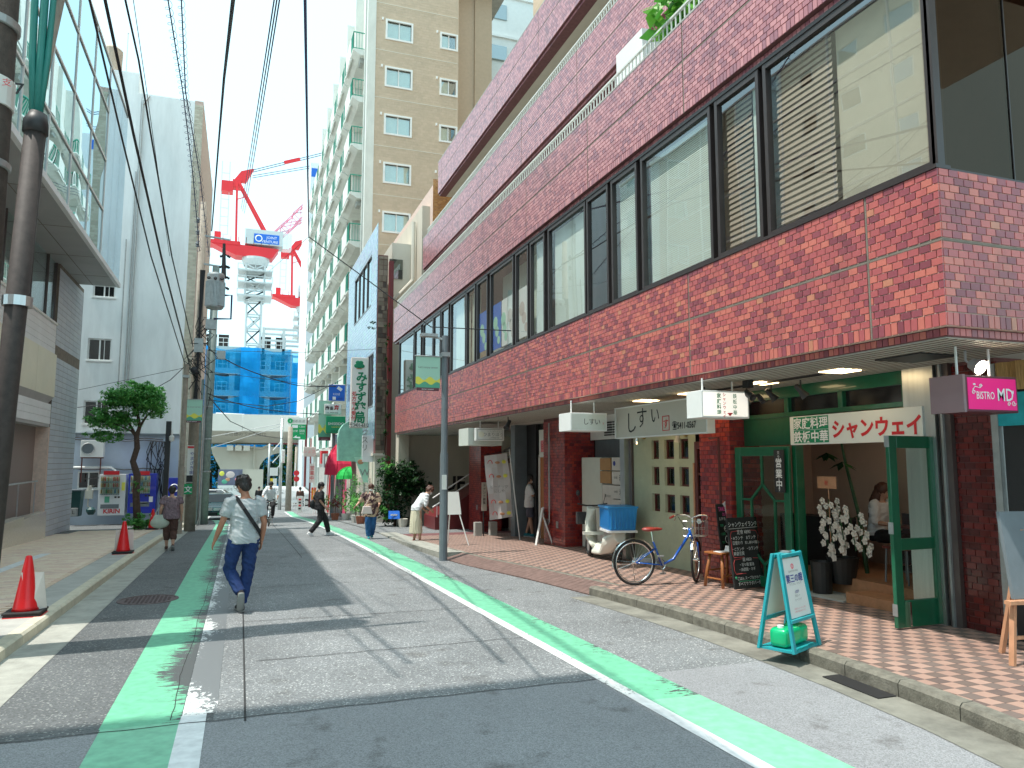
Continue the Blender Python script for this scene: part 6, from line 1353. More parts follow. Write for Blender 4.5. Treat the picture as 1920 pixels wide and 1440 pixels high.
# ------------------------------------------------------------------ vending machines (depth about 33 m)
def vend(px0, px1, py0, py1, body, label, kirin):
 Y = 33.2; a = atY(px0, py1, Y); b = atY(px1, py0, Y); x0, x1, z0, z1 = a.x, b.x, a.z, b.z; w = x1 - x0; h = z1 - z0
 t = thing('vending_machine', label, 'vending machine', ((x0 + x1) / 2, Y, z0), group=None)
 MB().box(x0, x1, Y, Y + .7, z0, z1).build('cabinet', body, t, bevel=.01)
 wx0, wx1, wz0, wz1 = x0 + .07 * w, x1 - .22 * w, z0 + .50 * h, z1 - .05 * h
 MB().box(wx0, wx1, Y - .012, Y - .002, wz0, wz1).build('display', 'shelf_lit', t)
 rows = 3; rh = (wz1 - wz0) / rows
 for r in range(rows):
  mb = MB(); n = 11
  for i in range(n):
   cx = lerp(wx0, wx1, (i + .5) / n); mb.lathe([(.018, 0), (.026, .01), (.026, rh * .5), (.014, rh * .68), (.001, rh * .7)], (cx, Y - .04, wz0 + r * rh + rh * .22), 7)
  mb.build('drink_row', 'cans', t)
  mb = MB()
  for i in range(n): cx = lerp(wx0, wx1, (i + .5) / n); mb.box(cx - .014, cx + .014, Y - .05, Y - .02, wz0 + r * rh + .01, wz0 + r * rh + .03)
  mb.build('button_row', 'ink_navy' if kirin else 'ink_black', t); MB().box(wx0, wx1, Y - .06, Y - .01, wz0 + r * rh + .035, wz0 + r * rh + .05).build('shelf', 'ink_white', t)
 MB().box(wx0 - .01, wx1 + .01, Y - .075, Y - .07, wz0, wz1).build('window_pane', 'glass_shop', t)
 MB().box(x0 + .1 * w, x0 + .78 * w, Y - .01, Y, z0 + .17 * h, z0 + .27 * h).build('outlet', 'grey_paint', t); MB().box(x0 + .6 * w, x0 + .68 * w, Y - .01, Y, z0 + .42 * h, z0 + .46 * h).build('coin_slot', 'black', t); MB().box(x0 + .72 * w, x0 + .80 * w, Y - .01, Y, z0 + .42 * h, z0 + .46 * h).build('note_slot', 'black', t)
 if kirin:
  text('KIRIN', .235, 'ink_red', t, ((x0 + x1) / 2 + .02, Y - .004, z0 + .055 * h), XF, UD, bold=.03); MB().box(x0 + .24 * w, x0 + .42 * w, Y - .01, Y, z0 + .31 * h, z0 + .46 * h).build('poster', 'banner_green', t); MB().box(x0 + .16 * w, x0 + .74 * w, Y - .05, Y - .01, z1 - .02, z1 + .13).build('topper', 'red_paint', t); MB().box(x0 + .85 * w, x0 + .97 * w, Y - .01, Y, z0 + .6 * h, z0 + .8 * h).build('sticker', 'banner_yellow', t)
 else:
  MB().box(x0 + .4 * w, x0 + .72 * w, Y - .01, Y, z0 + .24 * h, z0 + .29 * h).build('price_plate', 'galv', t); MB().box(x0 + .76 * w, x0 + .9 * w, Y - .01, Y, z0 + .28 * h, z0 + .42 * h).build('sticker', 'ink_white', t); MB().box(x0 + .4 * w, x0 + .75 * w, Y - .05, Y - .01, z1 - .06, z1 + .1).build('topper', 'red_paint', t)
vend(182, 237, 889, 967, 'vend_white', 'white drinks vending machine with red lettering and red topper', True)
vend(238, 294, 888, 963, 'vend_blue', 'deep blue drinks vending machine behind the street tree', False)
t = thing('vending_machine', 'blue vending machine side with white round emblem behind the sign pole', 'vending machine', (-2.9, 33.2, -.8)); a = atY(311, 960, 33.4); b = atY(336, 896, 33.4); MB().box(a.x, b.x, 33.4, 34.1, a.z, b.z).build('cabinet', 'vend_blue', t); MB().torus(((a.x + b.x) / 2 + .05, 33.39, lerp(a.z, b.z, .70)), .15, .02, (0, 1, 0), 20, 4).build('emblem', 'ink_white', t); text('BOSS', .17, 'ink_white', t, ((a.x + b.x) / 2, 33.39, lerp(a.z, b.z, .38)), XF, UD, bold=.03)
t = thing('wheelie_bin', 'dark teal waste container with lid at the left end of the grey-blue wall', 'bin', (-7, 33.5, -.8)); a = atY(128, 968, 33.5); b = atY(152, 920, 33.5); MB().hexa([(a.x + .04, 33.3, a.z), (b.x, 33.3, a.z), (b.x, 33.9, a.z), (a.x + .04, 33.9, a.z), (a.x, 33.25, b.z), (b.x + .05, 33.25, b.z), (b.x + .05, 33.95, b.z), (a.x, 33.95, b.z)]).build('body', 'plastic_teal', t); MB().box(a.x - .03, b.x + .08, 33.2, 34.0, b.z, b.z + .05).build('lid', 'grey_paint', t)
t = thing('gas_meter', 'cream twin-pipe gas meter mounted beside the vending machine', 'gas meter', (-6, 34.3, .2)); a = atY(160, 935, 34.3); b = atY(175, 915, 34.3); MB().box(a.x, b.x, 34.2, 34.4, a.z, b.z - .1).build('body', 'cream_light', t); MB().tube([(a.x + .1, 34.3, b.z - .1), (a.x + .1, 34.3, b.z + .1)], .04, 6).build('pipe', 'cream_light', t); MB().tube([(b.x - .1, 34.3, b.z - .1), (b.x - .1, 34.3, b.z + .1)], .04, 6).build('pipe', 'cream_light', t); MB().tube([(a.x + .1, 34.3, a.z), (a.x + .1, 34.3, a.z - .3), (b.x + .1, 34.3, a.z - .45)], .03, 6).build('pipe', 'cream_light', t)
t = thing('planter_jar', 'dark teal round jar on the ground beside the white vending machine', 'pot', (-5.9, 33.3, -.8)); a = atY(170, 965, 33.2); MB().lathe([(.10, 0), (.17, .12), (.17, .2), (.08, .28), (.001, .29)], tuple(a), 14).build('jar', 'plastic_teal', t)
t = thing('battery_box', 'small grey box with a letter L beside the waste container', 'box', (-6.8, 33.1, -.8)); a = atY(131, 968, 33.0); b = atY(144, 953, 33.0); MB().box(a.x, b.x, 33.0, 33.3, a.z, b.z).build('box', 'galv', t); text('L', .2, 'ink_black', t, ((a.x + b.x) / 2, 32.99, a.z + .08), XF, UD)

# ------------------------------------------------------------------ street tree with ground shrubs
def crown(name, mat, parent, blobs, n, size, seed):
 rnd = random.Random(seed); mb = MB(); tot = sum(b[1][0] * b[1][1] * b[1][2] for b in blobs)
 for c, r in blobs:
  k = int(n * r[0] * r[1] * r[2] / tot)
  cl = [Vector((rnd.gauss(0, .48), rnd.gauss(0, .48), rnd.gauss(0, .45))) for _ in range(max(4, k // 22))]
  for i in range(k):
   o = rnd.choice(cl) + Vector((rnd.gauss(0, .13), rnd.gauss(0, .13), rnd.gauss(0, .10)))
   if o.length > 1.15: o = o.normalized() * rnd.uniform(.7, 1.1)
   q = Vector((c[0] + o.x * r[0], c[1] + o.y * r[1], c[2] + o.z * r[2])); s = size * rnd.uniform(.6, 1.35)
   d = Vector((rnd.uniform(-1, 1), rnd.uniform(-1, 1), rnd.uniform(-.8, .5))).normalized(); w = d.cross(Vector((rnd.uniform(-.4, .4), rnd.uniform(-.4, .4), 1))).normalized()
   mb.add([q - d * s * .5, q + w * s * .24, q + d * s * .5, q - w * s * .24], [(0, 1, 2, 3)])
 return mb.build(name, mat, parent)
P_ = lambda px, py, Y=28.6: atY(px, py, Y)
t = thing('street_tree', 'leafy green street tree with crooked trunk standing in front of the vending machines', 'tree', tuple(P_(258, 990)))
tr = [P_(258, 992), P_(255, 930), P_(257, 890), P_(249, 865), P_(257, 840), P_(256, 818), P_(262, 800), P_(258, 775), P_(262, 745)]
MB().tube(tr, [.13, .115, .12, .10, .095, .085, .06, .05, .03], 9).build('trunk', 'bark', t, smooth=True)
b = MB()
for pth in ([P_(256, 820), P_(246, 808), P_(228, 800), P_(205, 790)], [P_(256, 818), P_(240, 790), P_(222, 780), P_(200, 770)], [P_(262, 800), P_(275, 780), P_(292, 765)], [P_(259, 778), P_(250, 755), P_(232, 742)], [P_(262, 760), P_(272, 742), P_(285, 725)]): b.tube(pth, [.05, .035, .025, .012], 6)
b.build('limb', 'bark', t, smooth=True)
def blob(px, py, rx, rz, ry=.9, Y=28.6): c = P_(px, py, Y); return ((c.x, c.y, c.z), (rx * 28.6 / 1400 * 1.03, ry, rz * 28.6 / 1400 * 1.03))
crown('crown', 'foliage', t, [blob(252, 745, 42, 22, 1.2), blob(278, 762, 30, 20, 1.0), blob(222, 748, 26, 16), blob(200, 785, 28, 18, .9), blob(232, 790, 26, 16), blob(183, 815, 20, 9, .6), blob(205, 820, 22, 10, .6), blob(280, 735, 22, 12), blob(295, 770, 14, 14, .7), blob(262, 722, 20, 9, .7)], 13000, .125, 11)
t = thing('tree_pit_shrubs', 'low bright green shrubs growing round the foot of the street tree', 'shrub', tuple(P_(258, 990)))
crown('foliage', 'foliage', t, [blob(248, 978, 14, 14, .5), blob(268, 978, 14, 15, .5), blob(258, 985, 22, 10, .5), blob(240, 970, 8, 8, .3), blob(256, 908, 6, 8, .15, 28.4), blob(262, 918, 6, 8, .15, 28.4)], 1900, .10, 12)

# ------------------------------------------------------------------ poles and street furniture, left
t = thing('near_utility_pole', 'weathered concrete utility pole at the left edge with bands and riser pipe', 'utility pole', (-2.55, 8.9, gz(9)))
def lean(px0, py0, px1, py1, Y): return atY(px0, py0, Y), atY(px1, py1, Y)
YP = 8.9
c0 = atY(-2, 0, YP); c1 = atY(-37, 480, YP)
ax = c0.x + .0
MB().tube([(c0.x - .06, YP, gz(9) + .0), (c0.x - .06, YP, 9.5)], [.27, .23], 24).build('shaft', 'pole_near', t, smooth=True)
e0 = atY(66, 250, YP - .25); e1 = atY(10, 760, YP - .25)
MB().tube([e1 + (e1 - e0) * .9, e1, e0], .10, 16).build('riser_pipe', 'conduit', t, smooth=True)
MB().tube([e0, e0 + Vector((0, 0, .12)), e0 + Vector((.02, 0, .22))], [.118, .115, .08], 14).build('pipe_boot', 'black', t, smooth=True)
for k, (dx, mt, r) in enumerate(((-.06, 'cable_teal', .035), (.0, 'cable_teal', .04), (.05, 'cable_teal', .03), (.03, 'galv', .016))):
 q = atY(78 + k * 6, 0, YP - .25); MB().tube([e0 + Vector((dx * .5, 0, .15)), lerp(e0, q, .5) + Vector((dx, 0, .1)), q + Vector((dx, 0, 0)), q + Vector((dx * 1.5, 0, 3.5))], r, 8).build('riser_cable', mt, t, smooth=True)
q0 = atY(112, 0, YP + .3); MB().tube([q0 + Vector((0, 0, 2)), q0, atY(88, 110, YP + .3), atY(66, 230, YP + .3)], .05, 10).build('bent_pipe', 'pole_concrete', t, smooth=True)
for py, hh in ((60, .09), (320, .07)):
 z = atY(10, py, YP).z; MB().lathe([(.262, 0), (.275, .01), (.275, hh), (.262, hh + .01)], (c0.x - .06, YP, z), 24).build('steel_band', 'galv', t)
z = atY(30, 192, YP).z - .1; MB().lathe([(.258, 0), (.266, .005), (.266, .30), (.258, .305)], (c0.x - .06, YP, z), 24).build('number_plate', 'signface_white', t)
text('7', .17, 'ink_black', t, (atY(34, 192, YP - .26).x, YP - .262, z + .08), XF, UD, bold=.02); text('支', .09, 'ink_red', t, (atY(10, 192, YP - .27).x, YP - .272, z + .15), XF, UD)
z = atY(20, 560, YP).z; MB().lathe([(.125, 0), (.135, 0), (.135, .10), (.125, .10)], tuple(atY(32, 575, YP - .25)), 16).build('pipe_clamp', 'steel', t)
# concrete pole with transformer (Y about 29) and green pole behind it
def vpole(px, py_top, Y, X0=None):
 a = atY(px, py_top, Y); return a
t = thing('utility_pole', 'tall beige concrete utility pole with pole transformer, insulators and notice plates', 'utility pole', (-1.68, 28.8, gz(28.8)))
PA = vpole(386, 380, 28.8); PX = -1.62
MB().tube([(PX, 28.8, gz(28.8)), (PX, 28.8, PA.z)], [.19, .11], 14).build('shaft', 'pole_concrete', t, smooth=True)
for z, r in ((8.3, .03), (9.35, .03)):
 MB().beam((PX, 28.75, z + .5), (PX + .95, 28.75, z + .42), .07, .05).build('cross_arm', 'galv', t)
for i, z in enumerate((9.9, 9.5, 9.1, 8.7)):
 for dx in (.62, .98): MB().lathe([(.02, 0), (.06, .03), (.03, .06), (.06, .09), (.03, .12), (.02, .2)], (PX + dx, 28.7, z - .8), 10, Matrix.Rotation(R(70 if dx < .8 else -60), 3, 'Y')).build('insulator', 'cable', t)
for i, z in enumerate((10.6, 10.15, 9.7)): MB().lathe([(.02, 0), (.07, .04), (.035, .08), (.07, .12), (.03, .2)], (PX - .15, 28.6, z - .35), 10).build('insulator', 'grey_paint', t)
MB().tube([(PX + .75, 28.7, 9.6), (PX + .78, 28.7, 8.3)], [.05, .09], 10).build('switch_gear', 'black', t)
T0 = atY(408, 560, 28.6);
k = MB().lathe([(.26, 0), (.30, .04), (.30, 1.22), (.28, 1.28), (.001, 1.36)], (T0.x - .08, 28.4, T0.z - .42), 26).build('transformer', 'galv', t)
f = MB()
for i in range(22):
 a = math.pi * (1 + i / 21); f.beam((T0.x - .08 + .32 * math.cos(a), 28.4 + .32 * math.sin(a), T0.z - .34), (T0.x - .08 + .32 * math.cos(a), 28.4 + .32 * math.sin(a), T0.z + .55), .018, .03)
f.build('cooling_fins', 'galv', k)
for i in range(3): MB().lathe([(.05, 0), (.065, .03), (.04, .06)], (T0.x - .30 + i * .22, 28.1, T0.z + .62), 12, Matrix.Rotation(R(75), 3, 'X')).build('bushing', 'black', t)
MB().tube([(T0.x + .25, 28.4, T0.z + .1), (T0.x + .48, 28.4, T0.z + .12), (T0.x + .48, 28.4, T0.z - .75), (T0.x - .1, 28.4, T0.z - .78)], .035, 6).build('bracket', 'cable_blue', t)
MB().box(PX + .25, PX + .6, 28.4, 28.7, T0.z - 1.15, T0.z - .8).build('junction_box', 'galv', t); MB().box(PX - .1, PX + .2, 28.45, 28.6, T0.z - 2.0, T0.z - 1.5).build('junction_box', 'galv', t); MB().box(PX + .65, PX + .95, 28.5, 28.7, T0.z - 2.2, T0.z - 1.9).build('junction_box', 'galv', t)
c = MB(); rnd = random.Random(21)
for i in range(26):
 z = T0.z - rnd.uniform(.6, 3.2); a = Vector((PX + rnd.uniform(-.15, .3), 28.55, z)); c.tube([a, a + Vector((rnd.uniform(-.4, .5), rnd.uniform(-.2, .1), rnd.uniform(-.6, .1))), a + Vector((rnd.uniform(-.2, .3), 0, rnd.uniform(-1.0, -.3)))], .016, 4)
for i in range(6): c.tube([(PX + .03 * i, 28.55, T0.z + 1), (PX + .05 + .03 * math.sin(i), 28.5, T0.z - 2), (PX - .05 + .03 * i, 28.55, T0.z - 4.5)], .017, 5)
c.build('cable_tangle', 'cable', t)
MB().lathe([(.001, -.12), (.13, -.08), (.13, .08), (.001, .12)], (PX - .05, 28.45, 4.85), 14, Matrix.Rotation(R(90), 3, 'X')).build('cable_coil', 'cable', t)
a = atY(349, 905, 28.5); b = atY(364, 835, 28.5); MB().box(a.x, b.x, 28.52, 28.55, a.z, b.z).build('advert_plate', 'signface_white', t); text('やまざき歯科', .15, 'ink_navy', t, ((a.x + b.x) / 2 + .05, 28.515, b.z - .35), XF, UD, vert=True); MB().box(a.x, b.x, 28.51, 28.52, b.z - .1, b.z - .03).build('plate_band', 'ink_red', t); MB().box(a.x, b.x, 28.51, 28.52, a.z + .02, a.z + .25).build('plate_band', 'ink_black', t)
a = atY(344, 927, 28.5); b = atY(361, 907, 28.5); MB().box(a.x, b.x, 28.50, 28.53, a.z, b.z).build('school_plate', 'road_sign_green', t); text('文', .25, 'ink_white', t, ((a.x + b.x) / 2, 28.495, a.z + .08), XF, UD, bold=.02)
t = thing('utility_pole', 'grey-green utility pole standing right behind the beige one', 'utility pole', (-1.55, 35, gz(35)))
a = atY(394, 560, 35); MB().tube([(-1.45, 35, gz(35)), (-1.35, 35, a.z + 1.5)], [.2, .15], 12).build('shaft', 'pole_green', t, smooth=True); MB().tube([(-1.72, 34.8, gz(35)), (-1.68, 34.8, 5.2)], .06, 8).build('riser_pipe', 'pole_green', t); MB().tube([(-1.58, 34.7, gz(35)), (-1.55, 34.7, 6.5)], .045, 8).build('riser_pipe', 'galv', t)
for z in (1.2, 2.6, 4.0): MB().lathe([(.205, 0), (.215, .01), (.215, .05), (.205, .06)], (-1.43, 35, z), 14).build('steel_band', 'galv', t)
def lamp_banner(px, pyb, Y, h, lab_post, lab_ban, bx0, bx1, by0, by1, mat='grey_paint', r=.08, arm=True):
 base = atY(px, pyb, Y); t = thing('banner_post', lab_post, 'lamp post', (base.x, Y, gz(Y) + .05))
 x = base.x
 MB().tube([(x, Y, gz(Y) - .1), (x, Y, gz(Y) + 2.2)], r, 12).build('lower_shaft', mat, t); MB().tube([(x, Y, gz(Y) + 2.2), (x, Y, h)], r * .82, 12).build('upper_shaft', mat, t); MB().box(x - r * 1.05, x + r * 1.05, Y - r * 1.05, Y + r * 1.05, h - .45, h - .36).build('collar', 'galv', t)
 a = atY(bx0, by1, Y); b = atY(bx1, by0, Y)
 n = thing('street_banner', lab_ban, 'banner', (lerp(a.x, b.x, .5), Y, a.z))
 MB().tube([(min(a.x, x) - .03, Y - .02, b.z + .01), (max(b.x, x) + .03, Y - .02, b.z + .01)], .012, 6).build('rod', 'galv', n)
 H = b.z - a.z; W = b.x - a.x
 def layer(f0, f1, m, off, amp, nm, ph=0):
  mb = MB(); N = 20
  for i in range(N):
   u0, u1 = i / N, (i + 1) / N
   def top(u): return a.z + H * (f1 + amp * math.sin(u * 12.5 + ph))
   mb.quad((a.x + W * u0, Y - off, a.z + H * f0), (a.x + W * u1, Y - off, a.z + H * f0), (a.x + W * u1, Y - off, top(u1)), (a.x + W * u0, Y - off, top(u0)))
  mb.build(nm, m, n)
 MB().box(a.x, b.x, Y - .01, Y + .0, a.z + .12 * H, b.z).build('cloth', 'banner_mint', n); layer(.08, .36, 'banner_yellow', .012, .05, 'yellow_wave', .5); layer(.08, .22, 'banner_green', .014, .045, 'green_wave', 3.2); MB().box(a.x + .02, b.x - .02, Y - .016, Y + .004, a.z, a.z + .09 * H).build('hem', 'plum', n)
 text('Let’s enjoy street', W * .115, 'ink_grey', n, ((a.x + b.x) / 2, Y - .012, a.z + H * .66), XF, UD); text('PICNIC MARKET', W * .07, 'ink_white', n, ((a.x + b.x) / 2, Y - .018, a.z + H * .025), XF, UD)
 return t
lp = lamp_banner(831, 1040, 15.2, 4.28, 'square grey steel street lamp post on the right kerb', 'mint green street banner with yellow and green waves on the right lamp post', 779, 825, 670, 732, r=.085)
MB().beam((3.98 - .02, 15.2, 4.2), (3.98 - .42, 15.2, 4.28), .05, .04).build('lamp_arm', 'galv', lp); MB().box(3.45, 3.8, 15.1, 15.3, 4.24, 4.30).build('lamp_head', 'galv', lp); a = atY(834, 905, 15.1); MB().box(a.x - .06, a.x + .04, 15.1, 15.11, a.z - .14, a.z + .16).build('address_plate', 'signface_white', lp)
lamp_banner(335, 1000, 27.2, 4.9, 'grey banner post standing between the tree and the beige utility pole', 'mint green street banner with yellow and green waves on the left banner post', 342, 380, 750, 792, mat='pole_concrete', r=.1)
lp3 = lamp_banner(622, 965, 41.0, 3.6, 'dark green lamp post in front of the shops on the right', 'smaller mint green banner far down on the right side, half hidden by the green sign', 596, 622, 752, 826, mat='grey_paint', r=.11)
t = thing('black_post', 'leaning black steel post with a white dome camera beside the blue vending machine', 'post', (-2.5, 28.4, gz(28.4))); MB().beam(atY(306, 995, 28.4), atY(317, 790, 28.4), .2, .16).build('shaft', 'black', t); MB().lathe([(.001, -.12), (.08, -.08), (.09, .06), (.03, .12), (.02, .3)], tuple(atY(322, 822, 28.2)), 14).build('dome_camera', 'white_paint', t)
# traffic cones
def cone(label, x, y, hz, stack=1, sleeve=True, rz=0):
 t = thing('traffic_cone', label, 'traffic cone', (x, y, hz), rz, 'red traffic cones along the left kerb')
 MB().box(-.19, .19, -.19, .19, 0, .03).build('base', 'rubber' , t, local=True, bevel=.01); MB().box(-.2, .2, -.19, .2, .03, .06).build('weight_ring', 'rubber', t, local=True, bevel=.012)
 MB().box(-.185, .205, -.21, .17, -.005, .008).build('foot_plate', 'red_cone', t, local=True)
 MB().lathe([(.145, .06), (.13, .10), (.045, .62), (.032, .68), (.02, .69), (.001, .69)], (0, 0, 0), 22).build('cone_body', 'red_cone', t, local=True, smooth=True)
 if sleeve: s = MB(); s.hexa([(.07, -.12, .06), (.20, .08, .06), (.20, .10, .06), (.07, -.10, .06), (-.06, -.06, .50), (.15, .06, .48), (.15, .08, .48), (-.06, -.04, .50)]) if stack == 1 else s.hexa([(-.19, .12, .06), (.19, .12, .06), (.19, .14, .06), (-.19, .14, .06), (-.17, .10, .50), (.17, .10, .50), (.17, .12, .50), (-.17, .12, .50)]); s.build('notice_sheet', 'cone_sleeve', t, local=True)
 return t
cone('nearest red traffic cone with pale sheet folded round its right side', -2.33, 10.45, swl(10.4), 1)
cone('second red traffic cone with a pale square sheet behind it', -2.33, 18.3, swl(18.3), 2)
cone('farthest red traffic cone standing beyond the tree shrubs', -2.75, 28.3, swl(28.3), 1)
# ------------------------------------------------------------------ pale apartment tower with green balconies
tw = thing('apartment_tower', 'tall tan tiled apartment tower with white balconies and green railings', 'building', (9, 43.6, -1.5))
TX, TY, TYE, TZ0, TZ1 = 6.85, 43.6, 76, -2, 34
floors = [29.9 - 3.06 * k for k in range(11)]     # slab levels on the tan face
wins = []
for k, z in enumerate(floors):
 wins.append((7.55, 9.05, z - 2.2, z - 1.1)); wins.append((11.0, 11.95, z - 2.15, z - 1.25))
tan_ = MB().wall(TX, 12.05, TZ0, TZ1, wins, lambda u, z: (u, TY, z)).build('tan_wall', 'tile_tan', tw)
L = []
h = .17
mbt = MB()
z = 8.5
while z < 31:
 off = .15 if int(z / h) % 2 else 0
 for i in range(18):
  a = TX + i * .3 + off + .004; b = a + .292
  if b > 12.04: continue
  if any(w[0] < b and w[1] > a and w[2] < z + h and w[3] > z for w in wins): continue
  tile_geo(mbt, (lambda u, zz: (u, TY, zz), (0, -1, 0), a, b, z + .005, z + h - .005), .006)
 z += h
mbt.build('tilework', 'tile_tan', tan_)['kind'] = 'stuff'
for z in floors: MB().box(TX, 12.05, TY - .02, TY, z - .02, z + .02).build('string_course', 'cream_light', tw)
for a, b, c, d in wins:
 if c < 5: continue
 f = MB(); w = .11
 f.box(a - w, b + w, TY - .06, TY + .05, d, d + w); f.box(a - w, b + w, TY - .06, TY + .05, c - w, c); f.box(a - w, a, TY - .06, TY + .05, c, d); f.box(b, b + w, TY - .06, TY + .05, c, d); m = (a + b) / 2; f.box(m - .03, m + .03, TY + .04, TY + .08, c, d)
 fo = f.build('window', 'white_paint', tw); MB().box(a, b, TY + .09, TY + .095, c, d).build('pane', 'glass_window', fo); MB().box(a, b if b < 10 else m, TY + .2, TY + .22, c, d).build('curtain', 'curtain', fo)
 MB().box(a - .35, a - .25, TY - .10, TY, d - .02, d + .14).build('vent_hood', 'white_paint', tw)
MB().box(TX + .1, 12, TY + .6, TY + .7, TZ0, TZ1).build('room_backing', 'interior_dark', tw)
MB().box(12.05, 12.1, TY + .0, TY + 2.2, TZ0, TZ1).build('return_wall', 'tile_tan', tw); MB().box(12.1, 13.8, TY + 2.2, TY + 2.4, TZ0, TZ1).build('tan_wall', 'tile_tan', tw); MB().box(13.8, 15, TY + 2.0, TY + 10, TZ0, TZ1).build('tan_wall', 'tile_tan', tw)
MB().box(6.35, TX, TY - .05, TY + .3, TZ0, TZ1).build('corner_pier', 'balcony_white', tw)
MB().box(TX, TX + .3, TY + .3, TYE, TZ0, TZ1).build('street_wall', 'balcony_white', tw)
MB().box(TX + .3, 16, TY + .7, TYE, TZ1 - .5, TZ1).build('roof', 'concrete', tw)
# balconies, one column per flat
nb = 0
BW = 4.6
for col_ in range(7):
 ya = TY + .9 + col_ * BW
 for k, z in enumerate(floors[:10]):
  zf = z - 3.06 + .1
  if zf < 1.5: continue
  x0 = TX - 1.25; y1 = ya + BW - .25
  b = MB(); b.prism([(TX, ya, zf - .15), (x0 + .45, ya, zf - .15), (x0, ya + .0, zf + .10), (x0, ya, zf + .2), (TX, ya, zf + .2)], (0, y1 - ya, 0))
  bo = b.build('balcony', 'balcony_white', tw)
  p = MB(); ys = ya + 1.0; p.box(x0, x0 + .09, ys, y1 - .9, zf - .05, zf + 1.35); p.box(x0, TX, y1 - .08, y1, zf + .2, zf + 1.35); p.build('parapet', 'balcony_white', bo)
  g = MB()
  def gr(a, c):
   g.beam((a[0], a[1], zf + 1.3), (c[0], c[1], zf + 1.3), .05); g.beam((a[0], a[1], zf + .27), (c[0], c[1], zf + .27), .035)
   n = max(2, int((Vector(a) - Vector(c)).length / (.16 if col_ < 3 else .3)))
   for i in range(n + 1):
    q = Vector(a).lerp(Vector(c), i / n); g.beam((q.x, q.y, zf + .2), (q.x, q.y, zf + 1.3), .022)
  gr((x0 + .04, ya + .04), (TX - .02, ya + .04)); gr((x0 + .04, ya + .04), (x0 + .04, ys)); g.build('railing', 'green_rail', bo)
  g = MB(); gr((x0 + .04, y1 - .9), (x0 + .04, y1 - .08)); g.build('railing', 'green_rail', bo)
  w = MB().box(TX - .01, TX, ya + .5, y1 - .6, zf + .2, zf + 2.3).build('glazed_door', 'glass_tower', bo)
  MB().box(x0 + .5, x0 + .75, ya + .4, ya + 1.1, zf - .45, zf - .15).build('drain_box', 'concrete', bo) if k % 3 == 0 else None
 MB().box(TX - .55, TX, ya - .22, ya - .04, TZ0, TZ1).build('fin_wall', 'balcony_white', tw)
for k, z in enumerate((20.0, 14, 8)): pass
# tall grey-blue corner block further on
t = thing('slab_tower', 'plain white slab tower with blue corner mark beyond the balconies', 'building', (5.6, 84, -2)); a = atY(598, 900, 84); b = atY(583, 305, 84); MB().box(b.x, b.x + 4, 84, 95, -2.5, b.z).build('wall', 'panel_light', t); MB().box(b.x + .1, b.x + .8, 83.97, 84, b.z - 1.6, b.z - .6).build('corner_mark', 'sign_blue', t)
wl = thing('white_block', 'bright white building with one dark window seen behind the tan tower', 'building', (18, 52, 0)); MB().box(14, 30, 52, 62, -2, 42).build('wall', 'white_paint', wl)
for z in (36.6, 33.2, 29.4, 25.6): MB().box(16.2, 18.3, 51.9, 52.02, z - .6, z + .6).build('window', 'glass_tower', wl); MB().box(14, 30, 51.85, 52.02, z + 1.3, z + 1.5).build('ledge', 'white_paint', wl)

# ------------------------------------------------------------------ cream house with orange tile, stone pier and blue tiled shop house
ch = thing('cream_house', 'cream rendered building with orange tiled top storey beyond the red building', 'building', (7, 31, -1))
a = atY(733, 600, 33); b = atY(792, 470, 33)
MB().box(a.x, 9.5, 33, 42, -2, atY(735, 455, 33).z).build('wall', 'cream_light', ch); MB().box(7.15, 9.6, 31.5, 40, -2, atY(790, 385, 31.5).z).build('wall', 'cream_wall', ch)
top = atY(790, 375, 32); o1 = MB().box(7.5, 10.5, 31.0, 42, atY(800, 430, 31).z, atY(800, 345, 31).z).build('tiled_storey', 'mortar', ch); L = []
z0_ = atY(800, 430, 31).z
mb = MB(); L = []; tile_rows(lambda u, z: (u, 31.0, z), (0, -1, 0), 7.5, 10.4, z0_, 34, L)
for t_ in L: tile_geo(mb, t_, .008)
mb.build('tilework', 'tile_orange', o1)['kind'] = 'stuff'
MB().tube([(7.0, 32.6, 12.5), (7.0, 32.6, 9.8), (5.6, 32.7, 8.2), (5.6, 32.7, -1)], .09, 8).build('drain_pipe', 'cream_light', ch); MB().box(6.0, 6.6, 32.95, 33.02, 9.9, 10.8).build('window', 'glass_tower', ch)
ps = thing('pharmacy_building', 'narrow pharmacy building with blue glazed tile front and brown stone pier', 'building', (5.3, 31.5, -1))
XP = atY(706, 700, 31.5).x; X2 = atY(724, 700, 31.5).x; zt = atY(715, 478, 31.5).z
sp_ = MB().box(XP, X2, 31.5, 32.2, 2.0, zt).build('stone_pier', 'mortar_dark', ps); mb = MB(); rnd = random.Random(3); z = 2.0; singles = []
while z < zt - .1:
 hh = rnd.choice((.14, .20, .26)); x = XP + .01
 while x < X2 - .05:
  ww = rnd.choice((.14, .2, .26)); x2 = min(x + ww, X2 - .01); mb.box(x + .008, x2 - .008, 31.5 - rnd.uniform(.01, .04), 31.52, z + .008, min(z + hh, zt) - .008); x = x2
 z += hh
mb.build('stonework', 'stone_brown', sp_)['kind'] = 'stuff'
MB().box(XP - .1, X2, 31.45, 32.2, 1.9, 2.0).build('ledge', 'cream_light', ps); MB().box(XP, X2, 31.55, 32.2, -2, 1.9).build('plinth', 'cream_light', ps)
MB().box(X2 + .02, X2 + .2, 31.2, 31.45, -1.2, zt - .3).build('maroon_column', 'maroon', ps)
XB = XP - .02; yend = 41; zb0, zb1 = 2.6, 12.0
